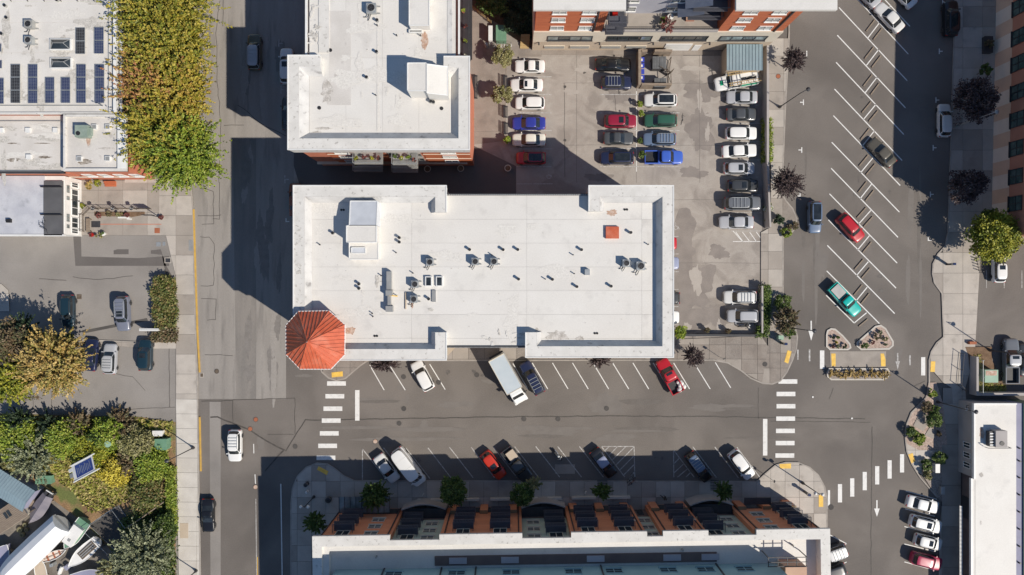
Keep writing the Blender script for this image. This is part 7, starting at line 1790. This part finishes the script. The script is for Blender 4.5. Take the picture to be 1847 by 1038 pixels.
# courtyard fence, planter bed and decorations
fence([(153, 418), (152.7, 389), (165, 377), (274, 378)], 1.1, 'brown timber fence round the red lined courtyard', 'bark', 'bark', 1.8, (.2, .92), .2, 'courtyard_fence')
for (x, y, lb) in [(167, 376, 'post lantern at the bent corner of the courtyard fence'), (203, 376, 'middle post lantern on the courtyard fence'), (237, 376, 'rightmost post lantern on the courtyard fence')]:
    g = G(x, y, 1.6); t = thing('post_lantern', lb, 'lantern', (g.x, g.y, KZ), 'post lanterns on the courtyard fence'); MB().tube([(0, 0, 0), (0, 0, 1.5)], .05, 6).build('post', M['dark_metal']).parent = t; MB().lathe((0, 0), [(.3, 1.5), (.3, 1.55), (.05, 1.75), (.001, 1.76)], 10).build('hood', M['dark_metal']).parent = t; MB().ball((0, 0, 1.82), .07).build('finial', M['white_trim']).parent = t
t = thing('hanging_sign', 'tall post with black oval sign at the courtyard fence end', 'sign', (*G(288, 392), KZ)); MB().tube([(0, 0, 0), (0, 0, 3.2)], .06, 6).build('post', M['dark_metal']).parent = t; MB().box((-.2, 0, 2.7), (1.5, .08, .9)).build('board', M['dark_metal']).parent = t
struct(MB().prism(GP([(172, 383), (262, 383), (262, 388), (240, 392), (172, 390)]), KZ - .02, KZ + .1).build('planter_bed', M['soil']))
for x, y, r_, lf, lb in [(178, 389, 5, 'red', 'reddish plant at the left end of the courtyard bed'), (196, 386, 6, 'brown', 'brown plant in the courtyard bed'), (214, 387, 6, 'olive', 'olive plant in the courtyard bed'), (228, 389, 6, 'red', 'red leaved plant in the courtyard bed near the white bench'),
        (160, 335, 8, 'golden', 'dry golden bush against the orange wall by the white shop'), (176, 331, 8, 'lime', 'yellow green bush against the orange wall'), (148, 371, 5, 'lime', 'pale bush in front of the shop window'), (290, 393, 5, 'red', 'pink flower basket at the courtyard fence end'), (178, 426, 7, 'olive', 'olive plant between the red and the white pots')]:
    shrub(x, y, r_, .8, lf, lb, n=240, size=.12, base=KZ)
t = thing('slatted_bench', 'brown slatted bench inside the left courtyard fence', 'bench', (*G(160, 407, .4), KZ))
for i in range(4): MB().bx(-.3 + i * .16, -1.0, -.18 + i * .16, 1.0, .42, .46).build('seat_slat', M['wood']).parent = t
for y in (-.85, .85): MB().bx(-.3, y - .04, .32, y + .04, 0, .41).build('leg', M['wood']).parent = t
o = MB().bx(-.65, -.45, .65, .45, 0, .03).build('door_mat', M['dark_metal']); g = G(174, 405); o.location = (g.x, g.y, KZ + .01); tag(o, 'dark mat on the courtyard slabs beside the slatted bench', 'mat')
o = MB().bx(-.38, -.38, .38, .38, 0, .03).build('hatch_cover', M['brick_side']); g = G(284.5, 416.5); o.location = (g.x, g.y, KZ + .008); tag(o, 'square red brown hatch cover in the courtyard corner', 'hatch')
for x, y, m, lb in [(166, 424, 'tail', 'red flower tub at the courtyard corner'), (187, 422, 'white_paint', 'round white pot at the courtyard corner')]:
    g = G(x, y, .4); t = thing('flower_tub', lb, 'pot', (g.x, g.y, KZ)); MB().lathe((0, 0), [(.001, 0), (.22, 0), (.34, .45), (.001, .5)], 10).build('tub', M[m]).parent = t
    P, D, T = crown_points(.3, .2, 6, 20, 900 + x); P += np.array([0, 0, .6]); child('plant', leaf_mesh('plant', P, np.full(len(P), .12), LEAF['red' if m == 'tail' else 'green'], seed=x, dirs=D, tone=T), t)
o = MB().bx(-1.1, -.22, .5, 0, 0, .45).bx(.2, -.4, .7, -.22, 0, .45).build('white_bench', M['white_paint']); g = G(230, 392); o.location = (g.x, g.y, KZ); tag(o, 'small white bench in the courtyard bed', 'bench')
t = thing('entry_steps', 'orange brick steps against the orange wall of the square block', 'steps', (*G(201, 333), KZ))
for i in range(3): MB().bx(-.8, -.35 + i * .25, .8, -.11 + i * .25, 0, .15 + i * .15).build('step', M['brick']).parent = t
for x, y, w_, h_ in [(286, 441, 8, 8), (296, 440, 5, 7)]:
    g = G(x, y); o = MB().bx(-w_ / 25, -h_ / 25, w_ / 25, h_ / 25, 0, .02).build('access_plate', M['galv']); o.location = (g.x, g.y, .012); tag(o, '%s metal access plate in the left lot corner' % ('larger' if w_ > 6 else 'smaller'), 'access plate')
g = G(303, 470); t = thing('drain_grate', 'square storm drain with pale frame at the left lot edge', 'drain', (g.x, g.y, .006)); MB().bx(-.5, -.42, .5, .42, 0, .02).build('frame', M['walk1']).parent = t; MB().bx(-.36, -.3, .36, .3, .02, .03).build('grate', M['dark_metal']).parent = t
g = G(143, 535.5); o = MB().bx(-.35, -.35, .35, .35, 0, .02).build('drain_grate', M['bark']); o.location = (g.x, g.y, .01); tag(o, 'rusty square drain grate right of the dark green black estate car', 'drain')
g = G(345, 443); o = MB().bx(-.3, -.8, .3, .8, 0, .012).build('access_plate', M['grey_metal']); o.location = (g.x, g.y, KZ + .006); tag(o, 'long grey plate set in the left pavement', 'access plate')
g = G(364, 677); t = thing('storm_drain', 'storm drain at the end of the yellow kerb', 'drain', (g.x, g.y, .01)); MB().bx(-.3, -.35, .3, .35, 0, .02).build('frame', M['walk1']).parent = t; MB().bx(-.2, -.25, .2, .25, .02, .03).build('grate', M['bark']).parent = t
# manhole covers
MH = [(391, 670, 'iron manhole cover in the left street near the yellow kerb end', 'bark'), (461.5, 757, 'upper reddish manhole cover in the junction', 'brick_side'), (451.5, 774, 'lower reddish manhole cover in the junction', 'brick_side'), (532.5, 805.5, 'grey manhole cover left of the left crossing', 'asphalt_dark'),
      (728.5, 737.5, 'manhole cover in the street below the white suv', 'asphalt_dark'), (720, 764, 'faint patch cover just below the street seam', 'asphalt_dark'), (677, 796.5, 'pink painted manhole cover above the white sedan', 'stain_rust'), (945, 756, 'ring cover on the seam below the black suv', 'asphalt_dark'),
      (1006.5, 756, 'right ring cover on the street seam', 'asphalt_dark'), (1094, 737, 'manhole cover inside the pale round patch', 'asphalt_dark'), (728, 680, 'manhole cover in the bay beside the white suv', 'asphalt_dark'), (791, 690, 'faint manhole cover touching a bay line', 'asphalt_dark'), (860, 676.5, 'manhole cover left of the box truck', 'asphalt_dark'),
      (1019, 157, 'small round drain in the upper lot aisle', 'asphalt_dark'), (1019, 253.5, 'small round drain in the lower lot aisle', 'asphalt_dark'), (461, 879, 'pink manhole cover on the shadow edge of the left street', 'stain_rust'), (1498.5, 915, 'round pale cover beside the half crossing bar', 'asphalt_dark'),
      (1403, 138.5, 'round reddish cover in the pavement below the purple tree', 'brick_side'), (1379, 657, 'round dark cover in the corner pavement', 'asphalt_dark'), (1466, 716.5, 'small white topped cover in the right junction, upper', 'white_paint'), (1536.5, 755, 'small white topped cover in the right junction, lower', 'white_paint')]
for x, y, lb, m in MH:
    r = {1498.5: .42, 1466: .16, 1536.5: .16, 1019: .2}.get(x, .36); zb = KZ + .003 if x in (1403, 1379) else .03; g = G(x, y)
    t = thing('manhole_cover', lb, 'manhole cover', (g.x, g.y, zb)); MB().lathe((0, 0), [(r, 0), (r, .012), (r * .86, .012), (r * .84, .004)], 20).build('frame', M['asphalt_dark']).parent = t; MB().cyl((0, 0), r * .84, 0, .01, 20).build('cover', M[m]).parent = t
# wheel stops of the angled bays
k = 0
for i, (p, q) in enumerate(STOPS):
    A, B = G(*p), G(*q); d = (B - A).normalized(); n_ = Vector((-d.y, d.x)); L = (B - A).length
    for s_, sd_ in ((.8, 'upper'), (-.8, 'lower')):
        c = (A + B) / 2 + n_ * s_ + d * (L * .06) * (1 if s_ < 0 else -1) * -1
        o = MB().box((0, 0, .07), (L * .72, .16, .13)).build('wheel_stop', M['wheel_stop'] if 'wheel_stop' in M else M['wood']); o.location = (c.x, c.y, .01); o.rotation_euler = (0, 0, math.atan2(d.y, d.x))
        tag(o, '%s wheel stop of the %s crossbar in the angled bays counted from the photo top' % (sd_, ['first', 'second', 'third', 'fourth', 'fifth', 'sixth', 'seventh', 'eighth', 'ninth', 'tenth', 'eleventh', 'twelfth', 'thirteenth'][i]), 'wheel stop', 'wheel stops in the angled bays')
# person walking, a body grown from a joint skeleton
def person(px, py, rz, label):
    g = G(px, py, .8); t = thing('person', label, 'person', (g.x, g.y, KZ), None, rz)
    J = {'pel': (0, 0, .95, .15, .11), 'sp': (0, 0, 1.15, .15, .11), 'ch': (.03, 0, 1.35, .18, .12), 'ne': (.04, 0, 1.5, .06, .06), 'hd': (.06, 0, 1.6, .085, .095), 'tp': (.06, 0, 1.72, .08, .09),
         'ls': (.03, .19, 1.4, .07, .07), 'le': (-.1, .27, 1.14, .05, .05), 'lh': (-.02, .26, .9, .035, .035), 'lf': (.02, .26, .8, .04, .025), 'rs': (.03, -.19, 1.4, .07, .07), 're': (.1, -.27, 1.14, .05, .05), 'rh': (.26, -.24, .98, .035, .035), 'rf': (.34, -.23, .92, .04, .025),
         'lp': (0, .1, .9, .1, .1), 'lk': (.2, .1, .5, .07, .07), 'la': (.34, .1, .1, .045, .045), 'lt': (.5, .1, .05, .045, .035), 'rp': (0, -.1, .9, .1, .1), 'rk': (-.08, -.1, .5, .07, .07), 'ra': (-.34, -.1, .16, .045, .045), 'rt': (-.22, -.1, .04, .045, .035)}
    E = [('pel', 'sp'), ('sp', 'ch'), ('ch', 'ne'), ('ne', 'hd'), ('hd', 'tp'), ('ch', 'ls'), ('ls', 'le'), ('le', 'lh'), ('lh', 'lf'), ('ch', 'rs'), ('rs', 're'), ('re', 'rh'), ('rh', 'rf'), ('pel', 'lp'), ('lp', 'lk'), ('lk', 'la'), ('la', 'lt'), ('pel', 'rp'), ('rp', 'rk'), ('rk', 'ra'), ('ra', 'rt')]
    ks = list(J); me = bpy.data.meshes.new('body'); me.from_pydata([J[k][:3] for k in ks], [(ks.index(a), ks.index(b)) for a, b in E], [])
    o = bpy.data.objects.new('body', me); COL.objects.link(o); o.parent = t
    md = o.modifiers.new('skin', 'SKIN'); 
    if not me.skin_vertices: me.skin_vertices.new() if hasattr(me.skin_vertices, 'new') else None
    try:
        for i, k_ in enumerate(ks): me.skin_vertices[0].data[i].radius = J[k_][3:5]
        me.skin_vertices[0].data[0].use_root = True
    except Exception: pass
    o.modifiers.new('sub', 'SUBSURF').levels = 2; o.modifiers['sub'].render_levels = 2; me.materials.append(M['black'])
    MB().ball((.05, 0, 1.69), .115, n=12, m=8).build('hair', M['bark'], smooth=True).parent = t
    MB().box((-.16, 0, 1.28), (.16, .28, .38)).build('backpack', M['dark_metal']).parent = t
person(1198, 897.5, math.radians(150), 'person in dark clothes walking on the shaded pavement')
# tree grates
for x, y, lb in [(1086, 874, 'square iron tree grate below the black sedan'), (1290, 875, 'square iron tree grate below the black estate car')]:
    g = G(x, y); c = .75; t = thing('tree_grate', lb, 'tree grate', (g.x, g.y, KZ + .004))
    for i in range(7): MB().bx(-c, -c + i * .22, c, -c + .1 + i * .22, 0, .02).build('grate_bar', M['dark_metal']).parent = t
# planters on the striped wall side
cabinet(1776, 66, 1791, 95, .6, 'dark_metal', 'dark planter box against the striped wall', 'planter_box', KZ, 'planter'); shrub(1784, 80, 9, .8, 'brown', 'brown plant in the dark planter box by the striped wall', n=400, base=.6)
# terrace furniture of the courtyard block
g = G(1208, 33, 7.5); t = thing('garden_table', 'round white table on the courtyard terrace', 'table', (g.x, g.y, 7.25)); MB().cyl((0, 0), .42, .7, .74, 14).build('table_top', M['white_paint']).parent = t; MB().tube([(0, 0, 0), (0, 0, .7)], .05, 6).build('leg', M['grey_metal']).parent = t
g = G(1245, 34, 7.6); t = thing('wooden_crate', 'brown wooden storage box on the courtyard terrace', 'box', (g.x, g.y, 7.25)); MB().bx(-.55, -.25, .55, .25, 0, .5).build('box', M['terracotta']).parent = t; MB().bx(-.58, -.28, .58, .28, .5, .55).build('lid', M['peach']).parent = t
g = G(1110, 25, 10.5); o = MB().bx(-.35, -.3, .35, .3, 0, .5).build('red_chair', M['tail']); o.location = (g.x, g.y, 9.85); tag(o, 'bright red box chair on the balcony beside the brick wing', 'chair')
# construction-like flat canopy on the upper building's east side
# ---------------------------------------------------------------- boatyard
def hull(par, L, W, H, m, z0=.5, bow=1.6, stern=.8, name='hull', deck=None, deckz=None):
    st = 12; rows = []
    for i in range(st + 1):
        f = i / st; w = W / 2 * (stern + (1 - stern) * min(1, f * 3)) * (1 if f < .5 else max(.02, 1 - ((f - .5) / .5) ** bow)); x = -L / 2 + L * f; zt = z0 + H * (1 + .18 * f * f); zk = z0 + H * .35 * max(0, f - .6) * 2
        rows.append([(x, -w, zt), (x, -w * .85, lerp(zt, zk, .5)), (x, -w * .35, zk + .05), (x, 0, zk), (x, w * .35, zk + .05), (x, w * .85, lerp(zt, zk, .5)), (x, w, zt)])
    k = 7; vs = [v for r in rows for v in r]; mb = MB().add(vs, [(i * k + q, i * k + q + 1, (i + 1) * k + q + 1, (i + 1) * k + q) for i in range(st) for q in range(k - 1)] + [tuple(reversed(range(k)))])
    mb.build(name, M[m], smooth=False).parent = par
    if deck:
        vs = []; 
        for r in rows: vs += [(r[0][0], r[0][1] * .97, r[0][2] - (deckz or .02)), (r[6][0], r[6][1] * .97, r[6][2] - (deckz or .02))]
        MB().add(vs, [(2 * i, 2 * i + 1, 2 * i + 3, 2 * i + 2) for i in range(st)]).build('deck', M[deck]).parent = par
        rl = MB()
        for s_ in (0, 6): rl.tube([r[s_] for r in rows], .05, 5)
        rl.build('gunwale', M['white_trim']).parent = par
    return rows
def boat(px, py, rz, label, z=1.2, name='boat'): g = G(px, py, z); return thing(name, label, 'boat', (g.x, g.y, .0), 'boats laid up in the yard', math.radians(rz))
def trestle(t, L, W, h=.6):
    for x in (-L * .28, L * .22):
        MB().bx(x - .08, -W * .35, x + .08, W * .35, 0, h).build('cradle', M['wood']).parent = t
M['wrap'] = mat('shrink_wrap', (.78, .79, .8), (.72, .73, .75), .7, .45, .02, bump=.6, bscale=.8)
M['tarp_grey'] = mat('grey_boat_cover', (.22, .2, .22), (.16, .15, .18), .9, .7, .05, bump=.5, bscale=1.2)
t = boat(52, 1001, 224, 'long boat wrapped in white plastic', 2.0); L, W = 13.0, 3.5; trestle(t, L, W, .8)
rows = hull(t, L, W, 1.5, 'white_paint', .6, 3.2, .9)
vs = []; N_ = len(rows)
for i, r in enumerate(rows):
    zt = r[0][2]; e = math.sin(math.pi * min(1, (i + 1) / N_ * 1.15)) * .25
    vs += [(r[0][0], r[0][1] * 1.03, zt - .5), (r[0][0], r[0][1] * 1.04, zt + .1), (r[0][0], r[0][1] * .55, zt + .75 + e), (r[0][0], 0, zt + 1.15 + e), (r[6][0], r[6][1] * .55, zt + .75 + e), (r[6][0], r[6][1] * 1.04, zt + .1), (r[6][0], r[6][1] * 1.03, zt - .5)]
MB().add(vs, [(i * 7 + q, i * 7 + q + 1, (i + 1) * 7 + q + 1, (i + 1) * 7 + q) for i in range(N_ - 1) for q in range(6)] + [tuple(reversed(range(7)))]).build('plastic_wrap', M['wrap']).parent = t
t = boat(72, 918, 238, 'grey covered boat with its outboard beside the brown slope', 1.3); trestle(t, 4.6, 1.8); rows = hull(t, 4.6, 2.0, .9, 'tarp_grey', .5, 2.2)
vs = []
for r in rows: vs += [(r[0][0], r[0][1] * 1.03, r[0][2]), (r[0][0], 0, r[0][2] + .4), (r[6][0], r[6][1] * 1.03, r[6][2])]
MB().add(vs, [(i * 3 + q, i * 3 + q + 1, (i + 1) * 3 + q + 1, (i + 1) * 3 + q) for i in range(len(rows) - 1) for q in range(2)] + [(2, 1, 0)]).build('cover', M['tarp_grey']).parent = t
for y in (-.35, .35): MB().bx(-2.85, y - .18, -2.35, y + .18, .4, 1.7).build('outboard_motor', M['dark_metal']).parent = t
MB().bx(-3.0, -.55, -2.86, .55, 1.4, 1.6).build('swim_bar', M['white_trim']).parent = t
t = boat(134, 965, 234, 'small green and white cabin boat', 1.5); trestle(t, 4.6, 1.8); hull(t, 4.8, 2.1, .9, 'util_green', .5, 2.4, .95, deck='util_green')
c = MB().bx(-1.5, -.78, 1.5, .78, 1.35, 2.0).build('cabin', M['white_paint']); c.parent = t; MB().bx(.5, -.2, .9, .2, 2.0, 2.06).build('hatch', M['grey_metal']).parent = t; MB().bx(1.51, -.7, 1.56, .7, 1.5, 1.95).build('windscreen', M['car_glass']).parent = t
t = boat(97, 1002, 24, 'pale pink rowing skiff beside the wrapped boat', .9); trestle(t, 4, 1.2, .5); hull(t, 4.0, 1.15, .5, 'cream_pink', .45, 2.0, .5, deck='cream_pink', deckz=.15)
for x in (-1.0, 0, .9): MB().bx(x - .12, -.45, x + .12, .45, .86, .9).build('thwart', M['brick_side']).parent = t
MB().bx(-1.6, -.03, 1.6, .03, .91, .95).build('spar', M['wood']).parent = t
t = boat(150, 999, 222, 'open white sailing dinghy with dark cockpit', 1.2); trestle(t, 5, 1.7); hull(t, 5.6, 2.0, .75, 'white_paint', .5, 1.8, .8, deck='white_paint')
MB().bx(-2.2, -.6, .6, .6, 1.26, 1.3).build('cockpit', M['bark']).parent = t
for y in (-.35, 0, .3): MB().bx(-2.1, y - .07, .4, y + .07, 1.31, 1.38).build('plank_seat', M['grey_metal']).parent = t
MB().tube([(2.7, 0, 1.45), (3.6, 0, 1.5)], .04, 5).build('bowsprit', M['galv']).parent = t
t = boat(72, 1030, 100, 'upturned tan hull at the photo bottom', 1.0); trestle(t, 3.6, 1.4, .4); hull(t, 4.4, 1.7, .6, 'tan', .3, 2.2, .9, deck='tan')
t = boat(160, 1040, 12, 'white boat deck cut by the photo bottom', 1.2); trestle(t, 5, 1.7); hull(t, 5.2, 2.0, .8, 'white_paint', .5, 2.0, .8, deck='lilac')
t = boat(2, 1005, 60, 'lilac grey boat cover at the left photo edge', 1.2); trestle(t, 4, 1.7); hull(t, 4.4, 2.4, .9, 'lilac', .5, 2.2, .9, deck='lilac')
# sheds
def rot_box_thing(name, label, cat, px, py, z, rz): g = G(px, py, z); return thing(name, label, cat, (g.x, g.y, 0), None, math.radians(rz))
t = rot_box_thing('boat_shed', 'shed with ribbed pale blue metal roof at the left photo edge', 'shed', 14, 884, 2.6, -32)
MB().bx(-3.6, -1.5, 3.2, 1.5, 0, 2.3).build('wall', M['lilac']).parent = t
for i in range(17):
    xa = -3.8 + i * .42; p = MB().add([(xa, -1.75, 2.3), (xa + .40, -1.75, 2.3), (xa + .40, 0, 2.9), (xa, 0, 2.9)], [(0, 1, 2, 3)]).add([(xa, 0, 2.9), (xa + .40, 0, 2.9), (xa + .40, 1.75, 2.3), (xa, 1.75, 2.3)], [(0, 1, 2, 3)]).bx(xa + .36, -.02, xa + .41, .02, 2.9, 2.95); p.tube([(xa + .4, -1.75, 2.33), (xa + .4, 0, 2.93), (xa + .4, 1.75, 2.33)], .03, 4); p.build('roof_panel', M['blue_metal']).parent = t
t = rot_box_thing('houseboat', 'brown slatted houseboat roof with twin skylight', 'boat', 14, 932, 2.4, 34); MB().bx(-2.8, -1.3, 2.2, 1.3, .4, 2.2).build('cabin', M['cream']).parent = t
for i in range(12): MB().bx(-3.0, -1.5 + i * .25, 2.4, -1.3 + i * .25, 2.22, 2.3).build('roof_slat', M['wood']).parent = t
for x in (-.4, .15): MB().bx(x, -.2, x + .42, .75, 2.32, 2.38).build('skylight_pane', M['glass']).parent = t
MB().bx(2.4, -1.3, 3.4, 1.3, .4, 1.2).build('stern_deck', M['wood']).parent = t
for y in (-1.2, 1.2): MB().bx(2.4, y - .04, 3.4, y + .04, 1.2, 1.9).build('stern_rail', M['bark']).parent = t
struct(MB().flat(GP([(160, 948), (214, 910), (240, 945), (208, 992)]), .04).build('yard_pad', M['asphalt_dark']))
for x, y, w_, d_, h_, rz_, m_, lb_, nm_, ct_ in [(20, 905, 1.6, .8, .8, .5, 'wood', 'stack of weathered boards below the blue shed', 'board_stack', 'boards'), (112, 992, 1.0, .25, .4, .4, 'black', 'black outboard bracket beside the pink skiff', 'outboard_motor', 'motor'), (92, 1020, .5, .5, .9, .2, 'galv', 'grey drum beside the upturned tan hull', 'drum', 'drum'),
        (108, 1030, 1.2, .3, .5, 1.2, 'white_paint', 'white rail section beside the tan hull', 'rail_section', 'rail'), (120, 1024, .7, .7, .6, .7, 'lilac', 'lilac tarped bundle near the sailing dinghy bow', 'bundle', 'bundle'), (180, 985, .9, .5, .5, .3, 'dark_metal', 'dark box behind the sailing dinghy stern', 'storage_box', 'box'), (28, 868, 1.1, .8, .9, .4, 'util_green', 'green tarp bundle above the blue shed', 'tarp_bundle', 'tarp')]:
    g = G(x, y, h_); o = MB().box((0, 0, h_ / 2), (w_, d_, h_)).box((w_ * .1, d_ * .05, h_ + .06), (w_ * .6, d_ * .7, .12)).build(nm_, M[m_]); o.location = (g.x, g.y, .012); o.rotation_euler = (0, 0, rz_); tag(o, lb_, ct_)
# glass walled pool-like enclosure and rails
fence([(162, 948), (214, 912), (238, 945)], 1.9, 'tall glass edged fence around the dark boatyard corner', 'galv', 'galv', 2.4, (.05, .98), 0, 'yard_fence', zb=0)
fence([(162, 948), (208, 992)], 1.9, 'fence running down beside the open sailing dinghy', 'galv', 'galv', 2.4, (.05, .98), 0, 'yard_fence', zb=0)
o = MB().tube([G3(229, 953, 1.2), G3(295, 906, 1.2)], .09, 6).build('handrail', M['wood']); tag(o, 'pale timber rail slanting up to the roadside hedge', 'rail')
o = MB().bx(-.6, -1.1, .6, 1.1, 0, .02).build('dirt_patch', M['tan']); g = G(333, 957); o.location = (g.x, g.y, KZ + .008); struct(o)
for i, (x, y, r_) in enumerate([(34, 957, .42), (43, 948, .3), (38, 966, .34), (46, 957, .26)]):
    g = G(x, y, .5); o = MB().lathe((0, 0), [(.001, 0), (r_, 0), (r_ * 1.1, .2), (r_, .4), (r_ * .5, .42), (r_ * .45, .3), (.001, .3)], 14).build('rope_coil', M['olive_rope'] if 'olive_rope' in M else mat('olive_rope', (.22, .21, .12), (.16, .15, .09), 2, .9, .2)); o.location = (g.x, g.y, .01)
    tag(o, ['largest olive coil beside the wrapped boat', 'upper small olive coil beside the wrapped boat', 'lower olive coil beside the wrapped boat', 'right small olive coil beside the wrapped boat'][i], 'coil')
